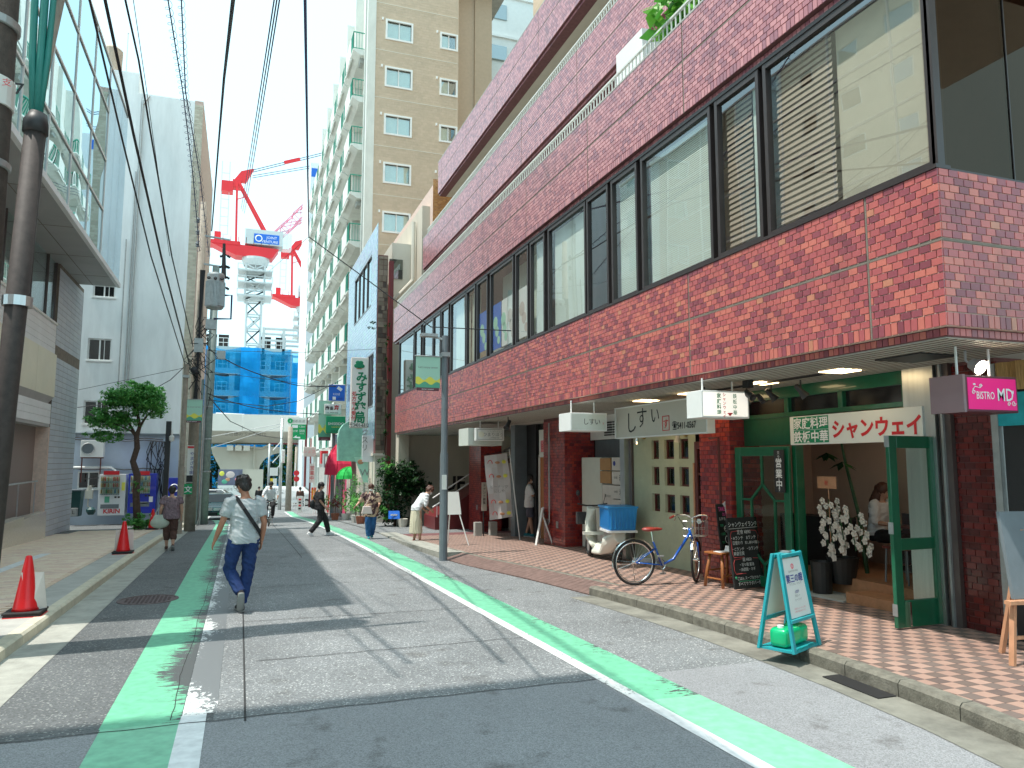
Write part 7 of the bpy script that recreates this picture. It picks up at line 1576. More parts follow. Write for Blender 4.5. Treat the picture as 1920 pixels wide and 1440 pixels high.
bw_ = MB().wall(31.6, yend, zb0, zb1, [(33.2, 38.5, 8.6, 11.0), (32.2, 34.0, 4.0, 6.4)], lambda u, z: (XB, u, z)).build('blue_tiled_wall', 'tile_blue', ps)
L = []
for r in range(int((zb1 - zb0) / .14)):
 z = zb0 + r * .14
 for i in range(32):
  y = 31.6 + i * .3 + (.15 if r % 2 else 0)
  if y + .3 > yend or (33.1 < y + .15 < 38.6 and 8.5 < z < 11.1) or (32.1 < y + .15 < 34.1 and 3.9 < z < 6.5): continue
  L.append((lambda u, zz: (XB, u, zz), (-1, 0, 0), y + .005, y + .295, z + .005, z + .135))
mb = MB()
for t_ in L: tile_geo(mb, t_, .01)
mb.build('tilework', 'tile_blue', bw_)['kind'] = 'stuff'
for (y0, y1, z0, z1) in ((33.2, 38.5, 8.6, 11.0), (32.2, 34.0, 4.0, 6.4)):
 f = MB(); f.box(XB - .02, XB + .15, y0, y1, z0, z0 + .08); f.box(XB - .02, XB + .15, y0, y1, z1 - .08, z1); n = 4
 for i in range(n + 1): y = lerp(y0, y1, i / n); f.box(XB, XB + .1, y - .04, y + .04, z0, z1)
 fo = f.build('window', 'brown_frame', ps); MB().box(XB + .05, XB + .06, y0, y1, z0, z1).build('pane', 'glass_tower', fo)
MB().box(XB + .12, X2, 32.2, yend, -2, zt - .3).build('body', 'cream_light', ps)
MB().prism([atY(px, py, 33.5) for px, py in ((634, 864), (634, 820), (637, 806), (644, 796), (654, 790), (680, 790), (680, 866))], (0, .5, 0)).build('arched_canopy', 'awning_mint', ps); MB().box(atY(680, 800, 32).x, XP, 31.95, 32.1, atY(0, 866, 32).z, atY(0, 808, 32).z).build('letter_panel', 'panel_light', ps)
sh = MB()
for i in range(16): sh.box(XB - .04, XB, 32.4, 35.4, -.95 + i * .12, -.85 + i * .12)
sh.build('roller_shutter', 'shutter', ps)
text('クスリ', .30, 'ink_grey', ps, (atY(684, 812, 31.9).x, 31.85, atY(684, 822, 31.9).z + .15), XF, UD, name='sign_letters', vert=True)
# signs hung over the street
def fsign(name, lab, px0, px1, py0, py1, Y, body, face, d=.2, cat='sign'):
 a = atY(px0, py1, Y); b = atY(px1, py0, Y); t = thing(name, lab, cat, ((a.x + b.x) / 2, Y, a.z)); MB().box(a.x, b.x, Y, Y + d, a.z, b.z).build('box', body, t, bevel=.02)
 if face: MB().box(a.x + .03, b.x - .03, Y - .012, Y - .002, a.z + .03, b.z - .03).build('face', face, t)
 return t, a, b, (lambda px, py: atY(px, py, Y - .02))
t, a, b, q = fsign('pharmacy_sign', 'tall white vertical sign with green tree and green lettering on the blue tiled front', 657, 692, 671, 802, 31.0, 'box_white', 'signface_white', .35)
w = MB()
for dx, dz, r in ((0, 0, .15), (-.11, -.07, .11), (.11, -.07, .11), (0, -.06, .15), (-.06, .07, .10), (.06, .07, .10)): w.ell(q(674, 683) + Vector((dx, 0, dz)), r, .012, r * .8, 12, 6)
w.build('tree_mark', 'ink_green', t); MB().box(q(674, 690).x - .12, q(674, 690).x + .12, 30.975, 30.985, q(674, 692).z, q(674, 692).z + .03).build('tree_base', 'wood_orange', t)
for i, chh in enumerate('みすず薬局'): text(chh, .46, 'ink_green', t, q(678 - .9 * i, 714 + i * 19.3), XF, UD, bold=.035)
for i, chh in enumerate('処方せん受付'): text(chh, .20, 'ink_red', t, q(664.5 - .35 * i, 741.5 + i * 9.2), XF, UD, bold=.02)
text('☎3401-6312', .20, 'ink_black', t, q(672.5, 800), XF, UD, bold=.015, wide=.74)
t, a, b, q = fsign('cosmetics_sign', 'square blue box sign with two white shapes above the white mahjong sign', 615, 648, 721, 752, 40.6, 'signface_white', 'sign_blue'); MB().box(q(624, 731).x, q(630, 731).x, 40.56, 40.58, q(0, 732).z, q(0, 725.5).z).build('white_shape', 'ink_white', t); m = MB(); m.obox(q(637, 729), .26, .02, .16, Matrix.Rotation(R(35), 3, 'Y')); m.build('white_shape', 'ink_white', t); text('KOSÉ', .15, 'ink_white', t, q(631, 741), XF, UD); text('コスメ薬局', .13, 'ink_navy', t, q(631, 749), XF, UD)
t, a, b, q = fsign('mahjong_sign', 'white sign with black and red characters between the blue and the green signs', 608, 640, 758, 777, 40.6, 'signface_white', 'signface_white'); text('麻雀', .22, 'ink_black', t, q(617.5, 768), XF, UD, bold=.02); text('京', .28, 'ink_red', t, q(631, 768), XF, UD, bold=.03); text('TEL 3408-5656', .10, 'ink_black', t, q(623, 775), XF, UD)
t, a, b, q = fsign('green_shop_sign', 'bright green square sign with pale italic lettering on the dark green lamp post', 611, 648, 781, 812, 40.3, 'sign_green', 'sign_green'); text('SHISEIDO', .20, 'ink_white', t, q(630, 797), XF, UD); text('COSMETICS', .09, 'banner_yellow', t, q(630, 802), XF, UD); text('コスメ薬局', .13, 'ink_black', t, q(631, 810), XF, UD)
t, a, b, q = fsign('small_clinic_sign', 'narrow white sign with blue characters below the green square sign', 627, 637, 814, 838, 41.5, 'signface_white', 'signface_white'); text('医院', .22, 'sign_blue', t, q(631.5, 822), XF, UD, vert=True)
t, a, b, q = fsign('hanging_board', 'pale rounded board with faint red writing over the far right shops', 569, 592, 838, 856, 52, 'box_white', 'box_white'); text('シェフ', .26, 'ink_pink', t, q(580, 849), XF, UD)
# low shops and awnings below the signs
ls = thing('low_shop_row', 'row of small cluttered shop fronts with red shutters below the apartment tower', 'building', (5.4, 44, -1.6))
MB().box(5.55, 6.8, 41.2, 58, -2.2, 2.6).build('wall', 'shutter', ls)
for i, (y0, y1, m) in enumerate(((41.4, 43.6, 'poster_pink'), (44, 47, 'interior_dark'), (47.3, 50.3, 'red_paint'), (50.8, 54.5, 'concrete'))): MB().box(5.5, 5.56, y0, y1, -2, 1.0).build('shop_bay', m, ls)
for i in range(7): MB().box(5.0, 5.5, 42.6 + i * 1.7, 43.6 + i * 1.7, 1.3 + .25 * (i % 2), 2.0 + .2 * (i % 3)).build('awning_box', ('galv', 'red_paint', 'white_paint', 'shutter')[i % 4], ls)
for i in range(5): MB().beam((5.3, 46 + i * 1.1, gz(46) + .02), (5.4, 46 + i * 1.1, .9), .12, .08).build('red_pillar', 'red_paint' if i % 2 else 'box_white', ls)
def awning(lab, px, py, Y, r, mat, hh):
 c = atY(px, py, Y); t = thing('dome_awning', lab, 'awning', tuple(c)); mb = MB(); n = 10; m = 5
 for i in range(n):
  for j in range(m):
   def p(a, b): th = math.pi * a / n; ph = math.pi / 2 * b / m; return (c.x - r * math.sin(th) * math.cos(ph), c.y - r * math.cos(th) * math.cos(ph), c.z + hh * math.sin(ph))
   mb.quad(p(i, j), p(i + 1, j), p(i + 1, j + 1), p(i, j + 1))
 mb.build('canopy', mat, t)
 rb_ = MB()
 for i in range(0, n + 1, 2):
  th = math.pi * i / n; rb_.tube([(c.x - r * math.sin(th) * math.cos(ph) * 1.01, c.y - r * math.cos(th) * math.cos(ph) * 1.01, c.z + hh * math.sin(ph) * 1.01) for ph in [math.pi / 2 * j / 6 for j in range(7)]], .02, 5)
 rb_.build('rib', mat, t)
awning('crimson quarter-round awning under the signs on the right', 652, 890, 38.5, 1.15, 'awning_red', 1.75)
awning('small green dome awning beside the crimson one', 656, 898, 35.0, .62, 'awning_green', .55)
t = thing('printed_flag', 'pale green triangular hanging flag above the roller shutter', 'banner', (4.9, 33, 0)); a = atY(664, 857, 32.0); b = atY(690, 857, 32.0); c = atY(690, 905, 32.0); d = atY(682, 905, 32); MB().prism([a, b, c, d], (0, .02, 0)).build('cloth', 'banner_mint', t); MB().ell(atY(676, 866, 31.97), .13, .01, .1, 10, 6).build('print', 'wood_light', t); text('W', .4, 'ink_grey', t, atY(684, 892, 31.95), XF, UD)
for i, (px, py, m, lb) in enumerate(((588, 950, 'orange', 'orange vertical banner beside the far planters'), (585, 905, 'signface_white', 'white vertical banner behind the orange one'))):
 t = thing('vertical_banner', lb, 'banner', tuple(atY(px, 960, 50))); a = atY(px - 5, py, 50); b = atY(px + 5, py - 36, 50); MB().box(a.x, b.x, 50, 50.03, a.z, b.z).build('cloth', m, t); MB().tube([(b.x, 50, gz(50)), (b.x, 50, b.z + .1)], .02, 5).build('pole', 'white_paint', t); text('営業中', .3, 'banner_yellow' if m == 'orange' else 'ink_red', t, ((a.x + b.x) / 2, 49.98, b.z - .4), XF, UD, vert=True)
t = thing('street_notice', 'white notice board with red and black lines near the far right corner', 'sign', tuple(atY(562, 958, 52))); a = atY(557, 958, 52); b = atY(567, 930, 52); MB().box(a.x, b.x, 52, 52.06, gz(52), b.z).build('board', 'signface_white', t)
for i in range(4): MB().box(a.x + .08, b.x - .08, 51.98, 52, lerp(gz(52), b.z, .2 + i * .18), lerp(gz(52), b.z, .3 + i * .18)).build('print_line', 'ink_red' if i % 2 else 'ink_black', t)
# planters and bushes at the right
rnd = random.Random(8)
plants = [(608, 968, 38, .5, .9, 'leafy green potted plant at the left end of the planter row', 'foliage'), (628, 972, 36.5, .42, .8, 'dark red leaved potted plant in front of the pink poster', 'foliage_red'), (648, 970, 35.2, .45, 1.5, 'tall slender potted plant beside the shop pillar', 'foliage'), (666, 985, 32.0, .45, .9, 'bushy potted plant in a cream pot left of the woman in print', 'foliage'), (676, 990, 30.6, .42, .7, 'potted plant in a terracotta pot just behind the woman in print', 'foliage'), (668, 960, 33.2, .5, 1.6, 'tall green shrub against the roller shutter', 'foliage')]
for px, py, Y, r, h, lb, m in plants:
 c = atY(px, py, Y); x = c.x; z = gz(Y); t = thing('potted_plant', lb, 'plant', (x, Y, z), group='potted plants outside the pharmacy'); MB().lathe([(.14, 0), (.2, .3), (.21, .32), (.17, .32), (.001, .28)], (x, Y, z), 12).build('pot', 'terracotta' if 'terra' in lb or 'red' in lb else 'box_white', t); MB().tube([(x, Y, z + .28), (x, Y, z + .3 + h * .6)], .02, 5).build('stem', 'bark', t); crown('foliage', m, t, [((x, Y, z + .35 + h * .55), (r, r, h * .55))], int(420 * h), .11, int(px))
t = thing('large_bush', 'large dark green bush covering the foot of the cream wall beside the stairs', 'bush', (6.0, 28.0, gz(28)))
c = atY(742, 930, 28)
crown('foliage', 'foliage_dark', t, [((c.x - .1, 28.0, c.z + .1), (.75, .8, 1.15)), ((c.x + .55, 28.0, c.z + .45), (.7, .7, .6)), ((c.x - .35, 27.8, c.z + .9), (.45, .5, .6)), ((c.x - .55, 27.8, c.z - .5), (.35, .4, .4)), ((c.x + .3, 27.9, c.z + 1.0), (.5, .5, .4)), ((c.x + .9, 28, c.z + .25), (.5, .5, .35))], 5200, .15, 31); MB().tube([(c.x, 28.1, gz(28)), (c.x + .05, 28.1, c.z + .3)], .06, 6).build('stem', 'bark', t)
crown('bright_leaves', 'foliage', t, [((c.x - .35, 27.6, c.z - .55), (.35, .3, .3)), ((c.x - .4, 27.5, c.z + 1.1), (.35, .3, .25))], 380, .13, 33)
t = thing('climbing_vine', 'thin vine climbing the cream wall next to the maroon column', 'plant', (5.4, 30.8, 0)); crown('foliage', 'foliage_dark', t, [((5.62, 30.9, z), (.16, .1, .5)) for z in (1.6, 2.6, 3.6, 4.7, 5.8, 7.0)] + [((5.0, 31.35, 7.4), (.35, .1, .3))], 460, .12, 35); MB().tube([(5.6, 30.98, -.6), (5.65, 30.98, 3), (5.58, 30.98, 7)], .015, 5).build('stem', 'bark', t)
t = thing('blue_sandwich_board', 'small blue and white board lying against the bush', 'sign', (5.8, 26.8, gz(27))); a = atY(729, 973, 27); b = atY(749, 958, 27); MB().hexa([(a.x, 27, a.z), (b.x, 26.9, a.z), (b.x, 27, a.z), (a.x, 27.1, a.z), (a.x + .02, 27.1, b.z), (b.x, 27.0, b.z), (b.x, 27.1, b.z), (a.x + .02, 27.2, b.z)]).build('board', 'sign_blue', t); MB().box(a.x + .06, b.x - .08, 26.96, 26.99, lerp(a.z, b.z, .4), lerp(a.z, b.z, .6)).build('print', 'ink_white', t)
t = thing('pale_bucket', 'pale empty pot beside the small blue board', 'pot', (6.4, 27, gz(27))); MB().lathe([(.14, 0), (.19, .3), (.17, .3), (.001, .05)], (atY(755, 975, 27).x, 27, gz(27) + .02), 12).build('pot', 'cream_light', t)

# ------------------------------------------------------------------ elevated road, trees, traffic beyond
ov = thing('elevated_road', 'cream coloured elevated expressway crossing the end of the street', 'bridge', (2, 90, -2.5))
for x in range(-40, 60, 8): MB().box(x + .02, x + 7.98, 90, 90.4, 5.2, 7.1).build('parapet_panel', 'overpass_light', ov)
MB().prism([(-40, 90.05, 5.2), (-40, 92.5, 3.9), (-40, 100, 3.9), (-40, 102, 5.2)], (100, 0, 0)).build('girder', 'overpass', ov); MB().box(-40, 60, 90.4, 102, 5.2, 5.8).build('deck', 'overpass', ov)
a = MB(); Yp = 93
poly = [atY(px, py, Yp) for px, py in ((398, 850), (404, 862), (412, 876), (415, 886), (416, 955), (487, 955), (484, 886), (488, 872), (497, 860), (512, 852), (530, 848), (530, 838), (396, 838))]
a.prism(poly, (0, 3, 0)); a.build('pier', 'overpass', ov)
for i in range(3): MB().box(-1.6 + i * .9, -.9 + i * .9, 91.5, 92.6, 3.0, 3.6).build('bearing_box', 'cream_light', ov)
MB().tube([(-.5, 92.8, 3.6), (2.2, 92.8, 3.3), (3.4, 92.8, 3.9)], .12, 6).build('drain_pipe', 'overpass', ov); MB().tube([(1.4, 92.7, 3.7), (1.5, 92.7, -1)], .1, 6).build('drain_pipe', 'overpass', ov); MB().beam((3, 91, 3.82), (30, 91, 3.82), .3, .18).build('service_duct', 'maroon', ov)
text('この橋の下の道路は', .5, 'sealant', ov, atY(460, 818, 91.2) + Vector((0, -.9, 0)), XF, UD, name='girder_lettering')
t = thing('hoarding_mural', 'painted hoarding with night blue ground and a yellow moon below the elevated road', 'mural', tuple(atY(440, 940, 86))); a = atY(408, 912, 86); b = atY(455, 880, 86); MB().box(a.x, b.x, 86, 86.15, a.z - 1, b.z).build('board', 'mural_dusk', t); MB().ell(atY(416, 888, 85.98), .26, .03, .26, 16, 8).build('moon', 'banner_yellow', t); MB().box(a.x, b.x, 85.96, 86, a.z - 1, a.z + .1).build('caption_strip', 'signface_white', t); text('明日の街をつくる', .35, 'ink_grey', t, ((a.x + b.x) / 2, 85.95, a.z - .45), XF, UD)
for px, py, r, m in ((432, 890, .45, 'bag_pink'), (421, 903, .3, 'banner_green'), (427, 899, .25, 'wood_light'), (446, 899, .3, 'ink_pink'), (450, 892, .12, 'ink_white')): MB().ell(atY(px, py, 85.98), r, .03, r * .8, 12, 6).build('flower_mark', m, t)
t = thing('concrete_hoarding', 'grey site wall to the right of the mural', 'wall', tuple(atY(480, 940, 86))); a = atY(457, 945, 86); b = atY(494, 880, 86); MB().box(a.x, b.x, 86.2, 86.4, a.z, b.z).build('panel', 'overpass', t)
def treemass(lb, px, py, Y, w, h, seed, m='foliage_dark', n=1500, s=.55):
 c = atY(px, py, Y); t = thing('roadside_tree', lb, 'tree', (c.x, Y, gz(Y)), group='trees beyond the elevated road'); MB().tube([(c.x, Y, gz(Y)), (c.x, Y, c.z)], [.25, .12], 7).build('trunk', 'bark', t); crown('crown', m, t, [((c.x, Y, c.z), (w, w * .8, h)), ((c.x - w * .5, Y, c.z - h * .3), (w * .6, w * .5, h * .6)), ((c.x + w * .5, Y, c.z + h * .2), (w * .6, w * .5, h * .6))], n, s, seed)
treemass('dark tree left of the elevated road pier', 396, 880, 104, 2.6, 3.6, 41); treemass('dark tree right of the elevated road pier', 510, 885, 104, 3.6, 4.2, 42, n=2400); treemass('pale green tree in front of the blue sheeting', 548, 870, 98, 2.0, 3.4, 43, 'foliage', 1300); treemass('tree far behind the pier', 455, 900, 112, 5, 3.4, 44, n=1600)
t = thing('blue_sheeting', 'bright blue construction sheeting hung beneath the elevated road on the right', 'sheeting', tuple(atY(575, 900, 100))); a = atY(556, 905, 104); b = atY(640, 838, 104);
for i in range(4): MB().box(lerp(a.x, b.x, i / 4) + .02, lerp(a.x, b.x, (i + 1) / 4) - .02, 104, 104.1, a.z, b.z).build('sheet', 'net_dense', t)
MB().box(a.x - .5, b.x, 104.0, 104.2, gz(104), a.z).build('site_fence', 'panel_light', t)
# far low buildings closing the view
fb = thing('far_city_blocks', 'pale city blocks far behind the construction site', 'building', (0, 150, -4));
for x, w, h in ((-60, 22, 14), (-36, 18, 9), (-16, 14, 7), (14, 20, 8), (36, 30, 16)): MB().box(x, x + w, 170, 190, -4, h).build('block', 'panel_light', fb)
# construction site with blue nets
cb = thing('construction_building', 'large unfinished building wrapped in bright blue netting under the cranes', 'building', (2, 120, -3))
fl_ = [1.5, 4.9, 8.3, 11.7, 15.1, 18.4]
for z in fl_:
 MB().box(-9, 6.9, 120.8, 140, z, z + .9).build('floor_slab', 'slab_pale', cb)
for x in (-8.6, -5.2, -1.8, 1.9, 3.4, 6.7): MB().box(x - .4, x + .4, 121.2, 122, -3, 18.5).build('column', 'slab_pale', cb)
MB().box(-8.8, 20, 127, 128, -3, 18).build('core_wall', 'net_blue', cb)
for z in fl_[1:]:
 for x in (-4.9, -3.2, 3.0, 5.2):
  f = MB(); f.beam((x - .7, 120.9, z + 1.5), (x + .7, 120.9, z + 1.5), .08); f.beam((x - .7, 120.9, z + 2.2), (x + .7, 120.9, z + 2.2), .08); [f.beam((x - .7 + i * .7, 120.9, z + .9), (x - .7 + i * .7, 120.9, z + 2.2), .07) for i in range(3)]; f.build('guard_rail', 'white_paint', cb)
  MB().box(x - .75, x + .75, 122.2, 122.3, z + .9, z + 2.9).build('window_opening', 'interior_dark', cb)
def net(xa, xb, za, zb, Y, m='net_sheet', sag=0.0):
 mb = MB(); n, k = 6, 5
 for i in range(n):
  for j in range(k):
   def p(a, b): return (lerp(xa, xb, a / n), Y - .35 * math.sin(math.pi * a / n) * math.sin(math.pi * b / k) - .1 * math.sin(a * 2.1 + b), lerp(za, zb, b / k) - sag * math.sin(math.pi * a / n) * (b / k))
   mb.quad(p(i, j), p(i + 1, j), p(i + 1, j + 1), p(i, j + 1))
 mb.build('net', m, cb, smooth=True)
for z0, z1 in ((-2, 4.9), (4.9, 8.3), (8.3, 11.7), (11.7, 15.1), (15.1, 19.2)):
 net(-9, -5.0, z0, z1, 120.2, 'net_dense'); net(-5.0, -.6, z0, z1, 120.2, sag=.5); net(-.6, 2.2, z0, z1, 120.1, 'net_dense'); net(2.2, 6.7, z0, z1, 120.2, sag=.5)
for i, (xa, xb) in enumerate(((6.8, 10), (10, 13), (13, 20))): net(xa, xb, -2, 14.6, 119.4, 'net_dense'); net(xa, xb, 14.6, 18.5, 119.4)
s = MB()
for z in (18.9, 20.6, 22.4):
 for Y in (121, 126): s.beam((2.4, Y, z), (12.5, Y, z), .32, .32)
 for x in (2.6, 5.6, 8.8, 12): s.beam((x, 121, z), (x, 126, z), .25, .25)
for x in (2.6, 5.6, 8.8, 12):
 for Y in (121, 126): s.beam((x, Y, 18.4), (x, Y, 22.6), .4, .4)
s.build('steel_frame', 'crane_grey', cb)
# tower cranes
def lattice(mb, a, b, w, bay, th, up=(0, 1, 0)):
 a = Vector(a); b = Vector(b); d = (b - a); L = d.length; d.normalize(); u = Vector(up); r = d.cross(u).normalized(); u = r.cross(d).normalized(); cs = [r * (sx * w / 2) + u * (sy * w / 2) for sx, sy in ((-1, -1), (1, -1), (1, 1), (-1, 1))]
 for c in cs: mb.beam(a + c, b + c, th)
 n = max(1, int(L / bay))
 for i in range(n):
  p, q = a + d * (L * i / n), a + d * (L * (i + 1) / n)
  for j in range(4):
   c, e = cs[j], cs[(j + 1) % 4]; mb.beam(p + c, p + e, th * .7); m = (p + q) / 2
   mb.beam(p + c, q + e, th * .7) if i % 2 else mb.beam(q + c, p + e, th * .7)
   if j == 0: mb.beam(p + e, q + c, th * .7)
def crane(lb, px, Y, sc_, jibend, k):
 o = atY(px, 500 + 88 * k, Y); t = thing('tower_crane', lb, 'crane', (o.x, Y, -3)); zs = o.z
 X = o.x; S = sc_
 m = MB(); lattice(m, (X, Y, -3), (X, Y, zs - 6 * S), 2.3 * S, 2.3 * S, .30 * S); m.build('mast', 'crane_grey', t)
 m = MB(); lattice(m, (X, Y, zs - 6 * S), (X, Y, zs + .0), 3.0 * S, 1.5 * S, .28 * S)
 for i, z in enumerate((zs - 5.6 * S, zs - 3.4 * S, zs - 1.4 * S)): m.box(X - 2.7 * S, X + 2.7 * S, Y - 2.7 * S, Y + 2.7 * S, z, z + .25 * S); [m.beam((X - 2.7 * S + j * 1.35 * S, Y - 2.7 * S, z), (X - 2.7 * S + j * 1.35 * S, Y - 2.7 * S, z + 1.1 * S), .1 * S) for j in range(5)]; m.beam((X - 2.7 * S, Y - 2.7 * S, z + 1.1 * S), (X + 2.7 * S, Y - 2.7 * S, z + 1.1 * S), .1 * S)
 m.lathe([(1.9 * S, 0), (2.2 * S, .9 * S), (2.2 * S, 1.3 * S)], (X, Y, zs), 18); m.build('climbing_frame', 'crane_grey', t)
 zb = zs + 1.3 * S
 m = MB(); m.hexa([(X - 3.2 * S, Y - 1.6 * S, zb), (X + 2.6 * S, Y - 1.6 * S, zb), (X + 2.6 * S, Y + 1.6 * S, zb), (X - 3.2 * S, Y + 1.6 * S, zb), (X - 7.6 * S, Y - 1.6 * S, zb + 2.0 * S), (X + 3.6 * S, Y - 1.6 * S, zb + 1.6 * S), (X + 3.6 * S, Y + 1.6 * S, zb + 1.6 * S), (X - 7.6 * S, Y + 1.6 * S, zb + 2.0 * S)]); m.box(X - 7.6 * S, X - 2.5 * S, Y - 1.7 * S, Y + 1.7 * S, zb + 1.7 * S, zb + 2.3 * S); m.box(X - 6.6 * S, X - 5.6 * S, Y - .6 * S, Y + .6 * S, zb + 2.3 * S, zb + 4.0 * S)
 for j in range(9): m.beam((X - 7.6 * S + j * 1.2 * S, Y - 1.7 * S, zb + 2.0 * S), (X - 7.6 * S + j * 1.2 * S, Y - 1.7 * S, zb + 3.1 * S), .1 * S)
 m.build('slewing_platform', 'crane_red', t)
 m = MB(); m.box(X - 1.8 * S, X + 4.2 * S, Y - 1.75 * S, Y + 1.7 * S, zb + 2.1 * S, zb + 4.6 * S); h_ = m.build('machine_house', 'crane_grey', t); MB().box(X - .4 * S, X + 3.6 * S, Y - 1.8 * S, Y - 1.76 * S, zb + 2.3 * S, zb + 3.9 * S).build('logo_panel', 'sign_blue', h_); MB().box(X + 4.2 * S, X + 5.6 * S, Y - 1.6 * S, Y + 0.4 * S, zb + 1.7 * S, zb + 4.4 * S).build('cab', 'glass_window', t)
 text('JOINT', .62 * S, 'ink_white', h_, (X + 2.4 * S, Y - 1.82 * S, zb + 3.15 * S), XF, UD); text('VENTURE', .62 * S, 'ink_white', h_, (X + 2.1 * S, Y - 1.82 * S, zb + 2.45 * S), XF, UD); MB().torus((X + .35 * S, Y - 1.82 * S, zb + 3.1 * S), .5 * S, .09 * S, (0, 1, 0), 18, 4).build('logo_ring', 'ink_white', h_)
 ap = Vector((X - 3.4 * S, Y, zb + 12.6 * S)); fo = Vector((X + 1.4 * S, Y, zb + 4.6 * S))
 m = MB(); [m.beam((X - 3.2 * S, Y + s * 1.2 * S, zb + 2 * S), ap + Vector((0, s * .8 * S, 0)), .34 * S) for s in (-1, 1)]; [m.beam(fo + Vector((0, s * 1.3 * S, 0)), ap + Vector((.4 * S, s * .8 * S, 0)), .36 * S) for s in (-1, 1)]; m.box(ap.x - 2.4 * S, ap.x - .6 * S, Y - 1 * S, Y + 1 * S, ap.z - 1.7 * S, ap.z + .1 * S); m.box(ap.x - .7 * S, ap.x + .6 * S, Y - .9 * S, Y + .9 * S, ap.z - .8 * S, ap.z + .5 * S); [m.beam((lerp(X - 3.2 * S, ap.x, k_ / 7), Y - 1.1 * S, lerp(zb + 2 * S, ap.z, k_ / 7)), (lerp(X + 1.4 * S, ap.x + .4 * S, k_ / 7), Y - 1.1 * S, lerp(zb + 4.6 * S, ap.z, k_ / 7)), .13 * S) for k_ in (5, 6)]; m.prism([(ap.x - .6 * S, Y - .5 * S, ap.z + .4 * S), (ap.x + 1.4 * S, Y - .5 * S, ap.z + .4 * S), (ap.x + 2.6 * S, Y - .5 * S, ap.z + 2.9 * S), (ap.x + .6 * S, Y - .5 * S, ap.z + 2.2 * S)], (0, 1 * S, 0)); m.build('a_frame', 'crane_red', t)
 m = MB()
 for j in range(8): m.beam((ap.x - 2.4 * S, Y - .5 * S, ap.z - 9 * S + j * 1.5 * S), (ap.x - 1.2 * S, Y - .5 * S, ap.z - 9 * S + j * 1.5 * S), .08 * S)
 m.beam((ap.x - 2.4 * S, Y - .5 * S, ap.z - 9 * S), (ap.x - 2.4 * S, Y - .5 * S, ap.z + 3.5 * S), .1 * S); m.beam((ap.x - 1.2 * S, Y - .5 * S, ap.z - 9 * S), (ap.x - 1.2 * S, Y - .5 * S, ap.z + 3.5 * S), .1 * S); m.build('ladder_cage', 'crane_grey', t)
 je = atY(jibend[0], jibend[1], Y + 2); js = Vector((X + 2.8 * S, Y, zb + 3.8 * S)); m = MB(); lattice(m, js, js.lerp(je, .32), 1.5 * S, 2.0 * S, .16 * S); m.build('jib_foot', 'crane_pink', t); m = MB(); lattice(m, js.lerp(je, .32), je, 1.8 * S, 2.2 * S, .15 * S); m.build('jib', 'crane_pink', t); m = MB(); m.beam(js.lerp(je, .3) - Vector((0, .9 * S, .9 * S)), je - Vector((0, .9 * S, .9 * S)), .24 * S); m.build('jib_chord', 'crane_pink', t)
 mid = js.lerp(je, .62); m = MB(); m.tube([mid + Vector((-1.6 * S, -1.2 * S, 1.2 * S)), mid + Vector((-.4 * S, -1.2 * S, .4 * S)), mid + Vector((1.6 * S, -1.2 * S, 1.0 * S))], .42 * S, 8); m.build('hose_guard', 'yellow', t)
 tp = ap + Vector((2.4 * S, 0, 2.6 * S)); te = atY(jibend[0] + 20, jibend[1] - 60, Y + 2); m = MB()
 for s in (-.5, .5): m.tube([tp + Vector((0, s * S, 0)), te + Vector((0, s * S, 0))], .07 * S, 4); m.tube([tp + Vector((0, s * S, -1.0 * S)), te + Vector((0, s * S, -2.5 * S))], .06 * S, 4)
 m.build('pendant_rope', 'cable_blue', t); pm_ = tp.lerp(te, .38); MB().beam(pm_ + Vector((-1.3 * S, -.5, -.6 * S)), pm_ + Vector((1.3 * S, -.5, .4 * S)), .5 * S).build('pulley_block', 'crane_red', t)
crane('nearer red and grey tower crane with lattice jib rising to the right', 479, 130, 1.0, (640, 335), 0)
crane('farther red and grey tower crane half hidden by the white slab tower', 574, 190, 1.12, (690, 470), 1)
t = thing('rooftop_worker_lift', 'small red gondola with a worker dummy of white sheeting against the blue net', 'gondola', tuple(atY(572, 765, 118)))
a = atY(561, 766, 118); b = atY(578, 764, 118); MB().box(a.x, b.x, 118, 118.8, a.z, b.z + .1).build('platform', 'red_paint', t)
t['label'] = 'small red gondola platform hanging against the blue net right of the crane mast'
